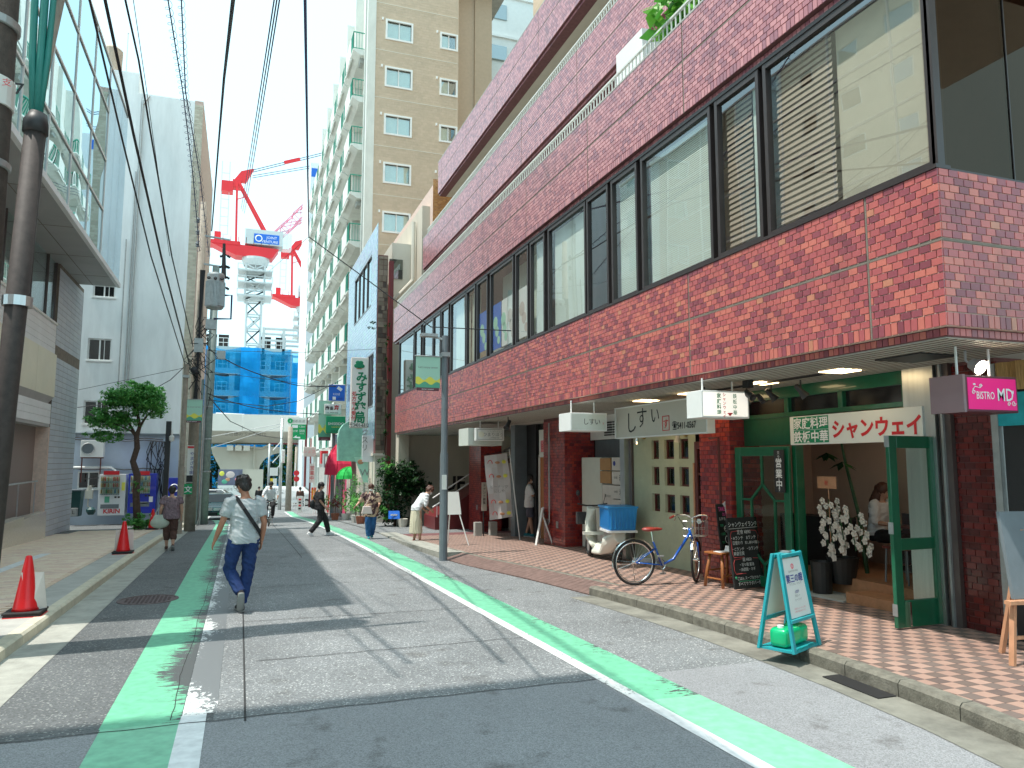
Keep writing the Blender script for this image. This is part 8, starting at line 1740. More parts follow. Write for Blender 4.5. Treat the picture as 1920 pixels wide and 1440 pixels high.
# ------------------------------------------------------------------ people
def loft(mb, pts, rad, side=(1, 0, 0), n=14):
 pts = [Vector(p) for p in pts]; side = Vector(side); k = len(pts); vs = []
 for i, p in enumerate(pts):
  d = (pts[min(i + 1, k - 1)] - pts[max(i - 1, 0)]).normalized(); x = (side - d * side.dot(d)).normalized(); y = d.cross(x)
  rx, ry = rad[i] if isinstance(rad[i], tuple) else (rad[i], rad[i])
  for j in range(n): a = 2 * math.pi * j / n; vs.append(p + x * (rx * math.cos(a)) + y * (ry * math.sin(a)))
 fs = [(i*n + j, i*n + (j+1) % n, (i+1)*n + (j+1) % n, (i+1)*n + j) for i in range(k-1) for j in range(n)] + [tuple(range(n))[::-1], tuple(range((k-1)*n, k*n))]
 mb.add(vs, fs)
def hand(mb, wr, el, s, inward):
 d = (wr - el).normalized(); inn = Vector(inward); inn = (inn - d * inn.dot(d)).normalized(); w = d.cross(inn).normalized() * s
 c = wr + d * .045; mb.ell(c, .022, .022, .022, 8, 6); loft(mb, [wr - d * .01, wr + d * .03, wr + d * .085], [(.024, .016), (.036, .015), (.038, .013)], w, 10)
 for i, L in enumerate((.065, .075, .072, .058)):
  b = wr + d * .075 + w * (.028 - i * .019); mb.tube([b, b + d * L * .5 + inn * .004, b + d * L * .85 + inn * .022], [.0105, .0095, .008], 6)
 b = wr + d * .02 + w * .028; mb.tube([b, b + w * .028 + d * .025 + inn * .008, b + w * .036 + d * .058 + inn * .014], [.012, .011, .009], 6)
DEF = dict(pelvis=(0, 0, .93), waist=(0, 0, 1.06), chest=(0, 0, 1.26), neck=(0, -.01, 1.42), head=(0, .02, 1.565), shL=(-.185, 0, 1.365), shR=(.185, 0, 1.365), elL=(-.235, -.03, 1.09), elR=(.235, -.03, 1.09), wrL=(-.25, .05, .86), wrR=(.25, .05, .86), hipL=(-.09, 0, .90), hipR=(.09, 0, .90), knL=(-.10, .02, .49), knR=(.10, .02, .49), anL=(-.10, -.02, .085), anR=(.10, -.02, .085))
def person(label, loc, rz, J=None, H=1.7, build=1.0, skin='skin', hair='hair', hairstyle='short', top='cloth_white', sleeve=.5, topz=.0, bottom='denim', leglen=1.0, skirt=None, shoes='black', mask=None, look=(0, 1, 0), toes=None, voxel=.012, glasses=False, loose=1.0):
 j = {k: Vector(v) for k, v in DEF.items()}
 for k, v in (J or {}).items(): j[k] = Vector(v)
 s = H / 1.7; j = {k: v * s for k, v in j.items()}; B = build * s
 t = thing('person', label, 'person', loc, rz); lk = Vector(look).normalized(); hs = Vector((0, 0, 1)).cross(lk) * -1; hs.normalize()
 b = MB(); side = (j['shR'] - j['shL']).normalized(); hside = (j['hipR'] - j['hipL']).normalized()
 loft(b, [j['pelvis'] - Vector((0, 0, .07 * s)), j['pelvis'], j['waist'], j['chest'], lerp(j['chest'], j['neck'], .6), j['neck']], [(.11*B, .09*B), (.155*B, .105*B), (.13*B, .09*B), (.155*B, .10*B), (.15*B, .075*B), (.055*s, .055*s)], side)
 up = (j['head'] - j['neck']).normalized(); fc = (lk - up * lk.dot(up)).normalized(); hd = j['head']
 b.tube([j['neck'] - up * .03, j['neck'] + up * .05, hd - up * .04], [.058*s, .05*s, .05*s], 12)
 Mh = Matrix((hs, fc, hs.cross(fc))).transposed()
 b.ell(hd + up * .015*s, .074*s, .094*s, .105*s, 18, 12, Mh); b.ell(hd - up * .045*s + fc * .025*s, .055*s, .062*s, .062*s, 14, 8, Mh); b.ell(hd + fc * .098*s - up * .012*s, .012*s, .016*s, .022*s, 8, 6, Mh)
 for q in (-1, 1): b.ell(hd + hs * (q * .076*s) - up * .005*s - fc * .005, .008*s, .016*s, .028*s, 8, 6, Mh)
 for q, S in ((-1, 'L'), (1, 'R')):
  a, e, w = j['sh' + S], j['el' + S], j['wr' + S]
  b.tube([lerp(a, j['neck'], .3), a, lerp(a, e, .5), e, lerp(e, w, .35), w], [.055*B, .056*B, .045*B, .038*B, .038*B, .024*s], 10); hand(b, w, e, q if S == 'R' else q, -side * q if True else side)
  h, k, n = j['hip' + S], j['kn' + S], j['an' + S]
  b.tube([h, lerp(h, k, .4), k, lerp(k, n, .35), n], [.088*B, .078*B, .052*B, .054*B, .034*s], 10)
 body = remeshed(b, 'body', skin, t, voxel, 4, local=True)
 # eyes
 f = MB()
 for q in (-1, 1): f.ell(hd + hs * (q * .03*s) + fc * .092*s + up * .012*s, .011*s, .004*s, .005*s, 8, 4, Mh); f.ell(hd + hs * (q * .03*s) + fc * .092*s + up * .034*s, .017*s, .005*s, .003*s, 8, 4, Mh)
 f.build('eyes', 'hair', t, local=True)
 if mask: m = MB(); m.ell(hd - up * .04*s + fc * .058*s, .058*s, .052*s, .045*s, 12, 8, Mh); m.build('face_mask', mask, t, local=True, smooth=True)
 else: f = MB(); f.ell(hd - up * .052*s + fc * .086*s, .02*s, .006*s, .005*s, 8, 4, Mh); f.build('mouth', 'ink_pink', t, local=True)
 if glasses:
  g = MB();
  for q in (-1, 1): g.torus(hd + hs * (q * .034*s) + fc * .105*s + up * .01*s, .024*s, .003*s, fc, 12, 4); g.tube([hd + hs * (q * .06*s) + fc * .10*s + up * .012*s, hd + hs * (q * .08*s) + up * .01*s], .003*s, 4)
  g.build('spectacles', 'black', t, local=True)
 # hair
 h_ = MB(); h_.ell(hd + up * .035*s - fc * .012*s, .086*s, .104*s, .098*s, 18, 12, Mh); h_.ell(hd - up * .01*s - fc * .045*s, .08*s, .065*s, .085*s, 14, 10, Mh)
 rnd = random.Random(int(H * 1000) + len(label))
 for _ in range(46):
  a = rnd.uniform(0, 6.28); e = rnd.uniform(-.1, 1.5); d = (hs * math.cos(a) * math.cos(e) + fc * math.sin(a) * math.cos(e) + up * math.sin(e))
  if d.dot(fc) > .35 and e < .7: continue
  h_.ell(hd + up * .035*s - fc * .012*s + Vector((d.x * .085, d.y * .10, d.z * .092)) * s, .022*s, .022*s, .018*s, 6, 4)
 if hairstyle == 'long': h_.tube([hd - fc * .05*s, hd - fc * .08*s - up * .18*s, hd - fc * .07*s - up * .42*s, hd - fc * .07*s - up * .52*s], [.08*s, .10*s, .085*s, .03*s], 10)
 if hairstyle == 'tied': h_.ell(hd - fc * .10*s + up * .06*s, .04*s, .04*s, .04*s, 8, 6); h_.tube([hd - fc * .10*s + up * .06*s, hd - fc * .13*s - up * .05*s], [.03*s, .012*s], 7)
 if hairstyle == 'bun': h_.ell(hd - fc * .11*s - up * .01*s, .045*s, .04*s, .045*s, 8, 6)
 remeshed(h_, 'hair', hair, t, .008 if voxel < .011 else .013, 1, local=True, fold=.006, fq=(40, 40, 24))
 # shirt
 c = MB(); L = loose
 loft(c, [j['pelvis'] - Vector((0, 0, (.02 + topz) * s)), j['pelvis'] + Vector((0, 0, .04 * s)), j['waist'], j['chest'], lerp(j['chest'], j['neck'], .55), lerp(j['chest'], j['neck'], .88)], [(.178*B*L, .128*B*L), (.17*B*L, .122*B*L), (.155*B*L, .112*B*L), (.178*B, .122*B), (.17*B, .095*B), (.075*s, .068*s)], side)
 for S in 'LR':
  a, e, w = j['sh' + S], j['el' + S], j['wr' + S]
  en = lerp(a, e, sleeve * 2) if sleeve <= .5 else lerp(e, w, (sleeve - .5) * 2)
  ps = [lerp(a, j['neck'], .35), a, lerp(a, e, .5)] + ([e] if sleeve > .5 else []) + [en]; rs = [.068*B, .074*B, .066*B*L] + ([.054*B] if sleeve > .5 else []) + [.06*B*L if sleeve <= .5 else .042*B]
  if sleeve <= .28: ps = [lerp(a, j['neck'], .35), a, en]; rs = [.066*B, .072*B, .064*B*L]
  c.tube(ps, rs, 12)
 remeshed(c, 'shirt', top, t, voxel, 4, local=True, fold=.009)
 if skirt:
  c = MB(); z0 = skirt * s; loft(c, [(j['pelvis'].x, j['pelvis'].y, z0), (j['pelvis'].x, j['pelvis'].y, lerp(z0, j['pelvis'].z, .5)), j['pelvis'] + Vector((0, 0, .0)), j['pelvis'] + Vector((0, 0, .10 * s))], [(.20*B, .19*B), (.195*B, .17*B), (.175*B, .13*B), (.15*B, .11*B)], hside); remeshed(c, 'skirt', bottom, t, voxel, 3, local=True, fold=.010, fq=(26, 26, 2))
 else:
  c = MB(); loft(c, [j['pelvis'] - Vector((0, 0, .10 * s)), j['pelvis'], j['pelvis'] + Vector((0, 0, .09 * s))], [(.15*B, .112*B), (.168*B, .118*B), (.148*B, .105*B)], hside)
  for S in 'LR':
   h, k, n = j['hip' + S], j['kn' + S], j['an' + S]
   if leglen >= .55: e = lerp(k, n, (leglen - .5) * 2 * .96); c.tube([h, lerp(h, k, .35), k, lerp(k, n, .3) if leglen > .7 else lerp(k, e, .5), e], [.10*B, .094*B, .07*B*L, .068*B*L, .056*B*L], 12)
   else: e = lerp(h, k, leglen * 2); c.tube([h, lerp(h, k, .35), e], [.10*B, .10*B, .095*B*L], 12)
  remeshed(c, 'trousers', bottom, t, voxel, 4, local=True, fold=.009, fq=(12, 12, 14))
 td = toes or {}
 for S in 'LR':
  n = j['an' + S]; d, pit = td.get(S, ((0, 1, 0), 0)); d = Vector(d).normalized(); d = (d * math.cos(pit) - Vector((0, 0, 1)) * math.sin(pit)); sn = Vector((0, 0, 1)) - d * d.z; sn.normalize()
  m = MB(); loft(m, [n - sn * .045*s - d * .07*s, n - sn * .03*s, n - sn * .045*s + d * .08*s, n - sn * .055*s + d * .15*s, n - sn * .06*s + d * .185*s], [(.03*s, .03*s), (.043*s, .055*s), (.046*s, .04*s), (.044*s, .03*s), (.022*s, .018*s)], d.cross(Vector((0, 0, 1)))); so = remeshed(m, 'shoe', shoes, t, .01, 2, local=True)
  m = MB(); loft(m, [n - sn * .08*s - d * .075*s, n - sn * .082*s, n - sn * .082*s + d * .17*s, n - sn * .08*s + d * .19*s], [(.035*s, .012*s), (.042*s, .012*s), (.044*s, .012*s), (.02*s, .01*s)], d.cross(Vector((0, 0, 1)))); m.build('sole', 'mask_white' if shoes in ('mask_white', 'shoe_teal') else 'ink_grey', so, local=True, smooth=True)
 return t, j
# man walking away, sling bag across the back (nearest person)
t, j = person('man walking away in grey T-shirt and jeans with a black strap across his back', (.07, 10.45, gz(10.4)), R(8), dict(head=(-.03, .03, 1.57), neck=(0, -.005, 1.42), shL=(-.178, 0, 1.365), shR=(.178, .0, 1.355), elL=(-.265, .02, 1.10), wrL=(-.33, .12, .88), elR=(.235, -.03, 1.09), wrR=(.225, .05, .86), hipL=(-.09, 0, .90), hipR=(.09, 0, .90), knL=(-.15, .10, .52), anL=(-.03, -.12, .24), knR=(.07, .06, .49), anR=(.0, .03, .09)), H=1.75, build=1.0, skin='skin_tan', top='cloth_grey', sleeve=.34, topz=.06, bottom='denim', shoes='cloth_black', look=(-.55, .85, 0), toes={'L': ((.1, 1, 0), 1.05), 'R': ((-.1, 1, 0), 0)}, voxel=.0085, glasses=True, loose=1.06, mask='mask_white')
k = MB(); s = 1.75 / 1.7; pts = [Vector(p) * s for p in ((-.115, .05, 1.425), (-.11, -.06, 1.41), (-.03, -.128, 1.28), (.09, -.14, 1.10), (.175, -.09, .98), (.19, -.01, .95))]
for a, b in zip(pts, pts[1:]): k.beam(a, b, .045, .012, up=(0, -1, .2))
k.build('bag_strap', 'cloth_black', t, local=True); MB().ell((.19 * s, .10, .93 * s), .05, .10, .09, 12, 8).build('sling_bag', 'cloth_black', t, local=True, smooth=True)
# woman with tote
t, j = person('woman walking away in a mottled purple top and brown cropped trousers', (-1.56, 20.2, gz(20.2)), R(5), dict(anL=(-.08, .12, .10), knL=(-.09, .10, .50), anR=(.07, -.14, .14), knR=(.08, .02, .50), elL=(-.25, -.06, 1.10), wrL=(-.27, .06, .90), elR=(.25, .0, 1.10)), H=1.56, build=1.08, top='cloth_purple' if False else 'cloth_brown', sleeve=.3, topz=.08, bottom='cloth_brown', leglen=.80, shoes='cloth_brown', toes={'R': ((0, 1, 0), .8)}, loose=1.18)
m = pm('cloth_mottled', (0.20, 0.14, 0.16), 0.9, var=0.5, ns=9, stretch=(3, 3, .8)); [c for c in t.children if c.name.startswith('shirt')][0].data.materials[0] = m
b = thing('tote_bag', 'pale slouchy tote bag hanging from the arm of the woman in purple', 'bag', (-1.80, 20.15, gz(20) + .55), R(5)); m_ = MB(); m_.ell((0, 0, .12), .22, .09, .14, 16, 10); m_.ell((0, 0, .20), .17, .07, .12, 14, 8); remeshed(m_, 'bag_body', 'bag_pale', b, .014, 3, local=True); MB().tube([(-.14, 0, .24), (-.05, 0, .46), (.03, 0, .52), (.10, 0, .44), (.15, 0, .24)], .012, 6).build('bag_handle', 'bag_pale', b, local=True)
# person in black crossing
t, j = person('person all in black with white trainers striding across the green line', (2.32, 23.8, gz(23.8)), R(-75), dict(anL=(-.08, .34, .09), knL=(-.09, .24, .50), anR=(.08, -.32, .13), knR=(.09, -.02, .50), elL=(-.22, -.10, 1.12), wrL=(-.20, .06, .90), elR=(.22, -.08, 1.12), wrR=(.20, .10, .92), head=(0, .03, 1.565)), H=1.63, top='cloth_black', sleeve=.44, topz=.08, bottom='cloth_black', shoes='mask_white', look=(.35, .94, 0), toes={'R': ((0, 1, 0), .5)}, loose=1.22)
MB().ell((-.27, -.08, .95), .06, .15, .16, 12, 8).build('shoulder_bag', 'bag_black', t, local=True, smooth=True)
# woman in printed tunic
t, j = person('woman in a brown and cream printed tunic and white mask walking toward the viewer', (3.55, 21.8, gz(21.8)), R(172), dict(anL=(-.05, -.12, .12), knL=(-.08, .06, .49), anR=(.05, .12, .09), knR=(.07, .10, .50), elR=(.32, -.02, 1.16), wrR=(.46, .14, 1.02), elL=(-.27, .02, 1.12), wrL=(-.25, .18, 1.04)), H=1.56, build=1.12, top='cloth_print', sleeve=.5, topz=.22, bottom='denim_bright', shoes='shoe_teal', mask='mask_white', hairstyle='bun', hair='hair_brown', loose=1.22) if pm('cloth_print', (0.35, 0.24, 0.17), 0.9, var=0.85, ns=8, stretch=(1.2, 1.2, 1)) else None
mp_ = MATS['cloth_print'].node_tree.nodes; r_ = [n for n in mp_ if n.type == 'VALTORGB'][0]; r_.color_ramp.interpolation = 'CONSTANT'; r_.color_ramp.elements[0].color = (.07, .035, .04, 1); r_.color_ramp.elements[1].color = (.52, .38, .27, 1); r_.color_ramp.elements[1].position = .5
b = thing('handbag', 'small pale pink handbag worn by the woman in the printed tunic', 'bag', (3.42, 21.6, gz(21.8) + .72)); m_ = MB(); m_.hexa([(-.17, -.05, 0), (.15, -.05, 0), (.15, .05, 0), (-.17, .05, 0), (-.12, -.04, .22), (.10, -.04, .22), (.10, .04, .22), (-.12, .04, .22)]); m_.build('bag_body', 'bag_pink', b, local=True, bevel=.02); MB().tube([(-.08, .0, .22), (.05, .04, .42), (.12, .12, .62)], .008, 5).build('bag_strap', 'bag_pink', b, local=True)
# woman leaning forward, white shirt and cream skirt
t, j = person('woman leaning forward in white blouse, long cream skirt and red shoes', (4.42, 19.6, gz(19.6)), R(-80), dict(pelvis=(0, -.04, .92), waist=(0, .03, 1.05), chest=(0, .15, 1.22), neck=(0, .27, 1.34), head=(0, .37, 1.44), shL=(-.17, .20, 1.30), shR=(.17, .20, 1.30), elL=(-.20, .14, 1.03), wrL=(-.17, .30, .88), elR=(.20, .16, 1.03), wrR=(.15, .34, .90), anL=(-.08, -.06, .09), anR=(.08, .05, .09), knL=(-.09, .02, .48), knR=(.09, .04, .48)), H=1.62, build=.94, top='cloth_white', sleeve=.55, bottom='cloth_cream', skirt=.28, shoes='shoe_red', mask='mask_white', hair='hair_brown', hairstyle='tied', look=(0, .9, -.35), loose=1.12)
# cyclist
t, j = person('cyclist in a white shirt and black mask riding toward the viewer', (1.17, 31.8, gz(31.8) + .12), R(176), dict(pelvis=(0, -.12, .90), waist=(0, -.08, 1.03), chest=(0, .0, 1.22), neck=(0, .06, 1.38), head=(0, .10, 1.52), shL=(-.19, .04, 1.33), shR=(.19, .04, 1.33), elL=(-.29, .16, 1.10), wrL=(-.27, .36, .98), elR=(.29, .16, 1.10), wrR=(.27, .36, .98), hipL=(-.09, -.1, .88), hipR=(.09, -.1, .88), knL=(-.11, .28, .66), knR=(.11, .16, .54), anL=(-.10, .20, .28), anR=(.10, .10, .12)), H=1.68, top='cloth_white', sleeve=.6, bottom='cloth_black', shoes='black', mask='black', loose=1.15)
bicycle('grey bicycle ridden toward the viewer by the cyclist in white', (1.17, 32.25, gz(32)), R(-94), frame='galv', seatm='black', basket=False)
# boys by the pillar
t, j = person('youth in a white T-shirt and dark shorts holding a phone beside the brick pillar', (7.50, 19.35, sw(19.3)), R(-115), dict(elL=(-.20, .10, 1.12), wrL=(-.05, .30, 1.16), elR=(.20, .10, 1.12), wrR=(.05, .30, 1.18), anL=(-.10, -.10, .09), anR=(.10, .08, .09), head=(0, .05, 1.56)), H=1.70, top='cloth_white', sleeve=.44, topz=.10, bottom='cloth_shorts', leglen=.44, shoes='shoe_teal', mask='mask_white', look=(0, 1, -.2), loose=1.2)
MB().box(-.04, .04, .34, .35, 1.0, 1.13).build('phone', 'black', t, local=True)
person('youth in a patterned shirt half hidden behind the one in white', (7.85, 19.3, sw(19.3)), R(150), dict(elL=(-.20, .10, 1.12), wrL=(-.05, .30, 1.16), elR=(.20, .10, 1.12), wrR=(.05, .28, 1.22)), H=1.66, top='cloth_print', sleeve=.5, bottom='cloth_black', shoes='black', mask='mask_white', voxel=.016)
# customers inside
SIT = dict(pelvis=(0, -.05, .50), waist=(0, -.04, .63), chest=(0, 0, .83), neck=(0, .02, .99), head=(0, .05, 1.13), shL=(-.17, .01, .94), shR=(.17, .01, .94), elL=(-.22, .05, .68), elR=(.22, .05, .68), wrL=(-.15, .28, .66), wrR=(.15, .28, .66), hipL=(-.09, 0, .48), hipR=(.09, 0, .48), knL=(-.11, .42, .48), knR=(.11, .42, .48), anL=(-.11, .42, .09), anR=(.11, .42, .09))
person('seated customer with long dark hair and a white top inside the green restaurant', (8.6, 8.35, .12), R(190), SIT, H=1.62, top='cloth_white', sleeve=.6, bottom='cloth_black', hairstyle='long', hair='hair_brown', voxel=.015, loose=1.15)
person('seated customer in a pale shirt seen through the open glazed door', (8.5, 6.0, .12), R(10), SIT, H=1.66, top='cloth_white', sleeve=.7, bottom='denim', voxel=.015)
# distant people
person('person with a dark backpack standing by the far notice board', (3.95, 54.5, gz(54.5)), R(10), None, H=1.68, top='cloth_brown', sleeve=.6, bottom='denim', voxel=.02)
person('small dark figure standing behind the taxi', (1.35, 60, gz(60)), R(180), None, H=1.7, top='cloth_black', sleeve=.8, bottom='cloth_black', voxel=.02)

# ------------------------------------------------------------------ vehicles
def car(label, loc, rz, kind='sedan', body='car_white', plate=None, cat='car', detail=True):
 t = thing('parked_car' if cat != 'taxi' else 'taxi', label, cat, loc, rz)     # nose toward -Y
 W, L = .85, 2.3
 prof = {'sedan': [(-2.3, .30), (-2.33, .55), (-2.25, .78), (-1.15, .93), (-.55, 1.40), (.75, 1.42), (1.35, 1.0), (2.2, .95), (2.3, .6), (2.25, .30)], 'van': [(-2.1, .30), (-2.15, .75), (-1.75, 1.05), (-1.15, 1.60), (1.9, 1.70), (2.15, 1.0), (2.15, .30)]}[kind]
 b = MB(); n = len(prof)
 rings = []
 for sx, ins in ((-1, .06), (-1, 0), (1, 0), (1, .06)):
  r = []
  for (y, z) in prof:
   tw = W - (.16 if z > 1.2 else 0.0) - (.0 if ins == 0 else .0); r.append((sx * (tw - (0 if ins == 0 else -.0)), y, z))
  rings.append(r)
 L_ = [(-(W - (.17 if z > 1.15 else .02)), y, z) for y, z in prof]; R_ = [((W - (.17 if z > 1.15 else .02)), y, z) for y, z in prof]
 b.add(L_ + R_, [tuple(range(n)), tuple(range(2*n - 1, n - 1, -1))] + [(i, n + i, n + (i+1) % n, (i+1) % n) for i in range(n)])
 bo = b.build('body', body, t, local=True, bevel=.05)
 if kind == 'sedan':
  MB().quad((-.70, -1.135, .965), (.70, -1.135, .965), (.60, -.60, 1.38), (-.60, -.60, 1.38)).build('windscreen', 'black_gloss', t, local=True); MB().quad((-.60, .80, 1.39), (.60, .80, 1.39), (.68, 1.32, 1.03), (-.68, 1.32, 1.03)).build('rear_window', 'black_gloss', t, local=True)
  for s in (-1, 1): MB().add([(s * .845, -1.0, .97), (s * .845, 1.15, .98), (s * .695, .70, 1.38), (s * .695, -.5, 1.37)], [(0, 1, 2, 3)]).build('side_window', 'black_gloss', t, local=True)
 else:
  MB().quad((-.72, -1.72, 1.09), (.72, -1.72, 1.09), (.64, -1.2, 1.56), (-.64, -1.2, 1.56)).build('windscreen', 'black_gloss', t, local=True)
  for s in (-1, 1): MB().add([(s * .80, -1.3, 1.1), (s * .80, 1.8, 1.1), (s * .70, 1.6, 1.55), (s * .70, -1.0, 1.52)], [(0, 1, 2, 3)]).build('side_window', 'black_gloss', t, local=True)
 yf = prof[1][0]
 MB().box(-.38, .38, yf - .03, yf + .02, .58, .72).build('grille', 'chrome' if body == 'taxi' else 'black', t, local=True); MB().box(-.86, .86, yf - .07, yf + .05, .30, .50).build('bumper', 'black_gloss' if body == 'taxi' else body, t, local=True, bevel=.02)
 for s in (-1, 1):
  MB().box(s * .44 if s > 0 else -.80, .80 if s > 0 else -.44, yf - .04, yf + .02, .58, .74).build('headlight', 'headlight', t, local=True)
  for y in (-1.4, 1.35): w = MB().cyl((s * .70, y, .31), (s * .86, y, .31), .31, n=20).build('wheel', 'rubber', t, local=True); MB().cyl((s * .85, y, .31), (s * .875, y, .31), .18, n=16).build('rim', 'chrome', w, local=True)
  MB().ell((s * .93, -.85, .98), .07, .05, .06, 8, 6).build('wing_mirror', body, t, local=True)
 MB().box(-.17, .17, yf - .085, yf - .07, .36, .47).build('number_plate', 'road_sign_green' if body == 'taxi' else 'ink_white', t, local=True)
 if plate: W_ = ROOT[t.name]; text(plate, .09, 'ink_white', t, W_ @ Vector((0, yf - .088, .385)), W_.to_3x3() @ Vector((1, 0, 0)), UD, bold=.02)
 return t
tx = car('dark teal taxi facing the viewer on the left side of the street', (-1.08, 45.6, gz(45)), R(4), 'sedan', 'taxi', '50-79', 'taxi')
MB().box(-.15, .15, -.3, -.1, 1.42, 1.54).build('roof_lamp', 'ink_white', tx, local=True)
car('white hatchback crossing the junction behind the near poles', (4.0, 66, gz(66)), R(80), 'van')
car('white saloon car behind the hatchback at the junction', (8.2, 69, gz(69)), R(86), 'sedan')
car('white saloon car waiting left of the taxi at the junction', (-1.9, 70, gz(70)), R(84), 'sedan')
car('white van roof passing along the elevated road', (-1.0, 92.5, 5.65), R(90), 'van')
# ------------------------------------------------------------------ poles, signals and signs at the junction
def pole(lb, px, py, Y, ztop, r, mat, cat='utility pole', nm='utility_pole'):
 x = atY(px, py, Y).x; t = thing(nm, lb, cat, (x, Y, gz(Y))); MB().tube([(x, Y, gz(Y) - .1), (x, Y, ztop)], [r, r * .75], 10).build('shaft', mat, t, smooth=True); return t, x
t, x = pole('slim silver pole with camera arms left of the grey-brown pole at the junction', 524, 950, 58, atY(529, 785, 58).z, .13, 'steel_brushed')
z = atY(525, 870, 58).z;
for dz in (0, .8, 1.7): MB().tube([(x, 58, z + dz), (x - .6, 57.9, z + dz - .7)], .04, 5).build('stay_arm', 'white_paint', t)
MB().box(x - .75, x - .2, 57.7, 58, atY(515, 892, 58).z, atY(515, 877, 58).z).build('white_box', 'white_paint', t)
t, x = pole('grey-brown concrete pole standing beside the green expressway sign', 540, 955, 56, atY(545, 800, 56).z, .22, 'pole_concrete')
t, x = pole('dark slender pole behind the rounded hanging board', 580, 940, 62, atY(580, 822, 62).z, .08, 'maroon')
t, x = pole('brown pole with leafy tree behind, right of the green sign pole', 553, 940, 72, atY(553, 838, 72).z, .16, 'pole_concrete')
t, x = pole('grey pole standing in front of the concrete pier', 502, 940, 76, atY(502, 832, 76).z, .12, 'galv')
t = thing('box_sign', 'narrow white vertical sign with faint red writing on the silver pole', 'sign', tuple(atY(530, 868, 57))); a = atY(527, 868, 57); b = atY(535, 843, 57); MB().box(a.x, b.x, 57, 57.2, a.z, b.z).build('box', 'signface_white', t, bevel=.05); text('フランス', .2, 'ink_pink', t, ((a.x + b.x) / 2, 56.98, b.z - .3), XF, UD, vert=True)
t = thing('expressway_sign', 'green expressway direction sign with white arrow under a white route panel', 'road sign', tuple(atY(560, 824, 66))); a = atY(545, 824, 66); b = atY(574, 796, 66); MB().box(a.x, b.x, 66, 66.06, a.z, b.z).build('green_panel', 'road_sign_green', t); a2 = atY(540, 796, 66); b2 = atY(575, 783, 66); MB().box(a2.x, b2.x, 66, 66.06, a2.z + .03, b2.z).build('white_panel', 'signface_white', t)
MB().lathe([(.001, 0), (.22, 0), (.22, .03), (.001, .03)], tuple(atY(544, 789, 65.96)), 12, Matrix.Rotation(R(90), 3, 'X')).build('route_shield', 'road_sign_green', t); text('4', .26, 'ink_white', t, atY(544, 791.5, 65.9), XF, UD); text('首都高速', .28, 'ink_grey', t, atY(559.5, 792, 65.95), XF, UD); MB().box(a.x + .08, lerp(a.x, b.x, .45), 65.97, 65.99, lerp(a.z, b.z, .76), lerp(a.z, b.z, .95)).build('white_block', 'ink_white', t); text('1.2km', .22, 'ink_white', t, atY(566, 801.5, 65.95), XF, UD); text('霞が関', .22, 'ink_white', t, atY(552, 810, 65.95), XF, UD, wide=.8); text('羽田', .24, 'ink_white', t, atY(566, 810, 65.95), XF, UD); text('Haneda', .12, 'ink_white', t, atY(566, 814, 65.95), XF, UD)
ar = MB(); ar.prism([atY(549, 821, 65.95), atY(556, 816, 65.95), atY(556, 819, 65.95), atY(563, 819, 65.95), atY(563, 822, 65.95)], (0, .01, 0)); ar.build('arrow', 'ink_white', t); MB().tube([(atY(575, 780, 66.1).x, 66.1, gz(66)), (atY(575, 780, 66.1).x, 66.1, b2.z)], .1, 8).build('support', 'maroon', t); MB().beam((a2.x, 66.12, b2.z - .3), (b2.x + .3, 66.12, b2.z - .3), .08).build('support_arm', 'galv', t)
t = thing('red_round_signs', 'two stacked red and white round road signs on a thin post at the junction', 'road sign', tuple(atY(556, 940, 68)))
for py in (887, 898): MB().lathe([(.001, 0), (.24, 0), (.24, .03), (.001, .03)], tuple(atY(556, py, 68)), 18, Matrix.Rotation(R(90), 3, 'X')).build('disc', 'red_paint', t)
x = atY(552, 940, 68).x; MB().tube([(x, 68.1, gz(68)), (x, 68.1, 1.6)], .04, 6).build('post', 'white_paint', t)
t = thing('red_striped_post', 'thin red and white post behind the grey-green utility pole', 'post', tuple(atY(390, 950, 60))); x = atY(390, 900, 60).x; MB().tube([(x, 60, gz(60)), (x, 60, 1.5)], .09, 7).build('lower_shaft', 'red_paint', t); MB().tube([(x, 60, 1.5), (x, 60, atY(390, 840, 60).z)], .09, 7).build('upper_shaft', 'red_paint', t); MB().tube([(x, 60, .4), (x, 60, 1.0)], .1, 7).build('white_band', 'ink_white', t)
t = thing('yellow_notice', 'yellow and white upright notice boards right of the concrete pier', 'sign', tuple(atY(512, 925, 70))); a = atY(506, 925, 70); b = atY(512, 897, 70); c = atY(519, 897, 70); MB().box(a.x, b.x, 70, 70.1, a.z, b.z).build('yellow_board', 'yellow', t); MB().box(b.x, c.x, 70, 70.1, a.z, b.z).build('white_board', 'signface_white', t)
t = thing('guard_fence', 'low pale guard fence in front of the junction traffic', 'fence', (0, 61, gz(61)))
for i in range(14):
 x = -2.4 + i * .9
 if x > 5.5: break
 MB().tube([(x, 61.5, gz(61)), (x, 61.5, gz(61) + .8)], .04, 6).build('post', 'white_paint', t)
for z in (.4, .75): MB().beam((-2.4, 61.5, gz(61) + z), (5.0, 61.5, gz(61) + z), .05, .05).build('rail', 'white_paint', t)

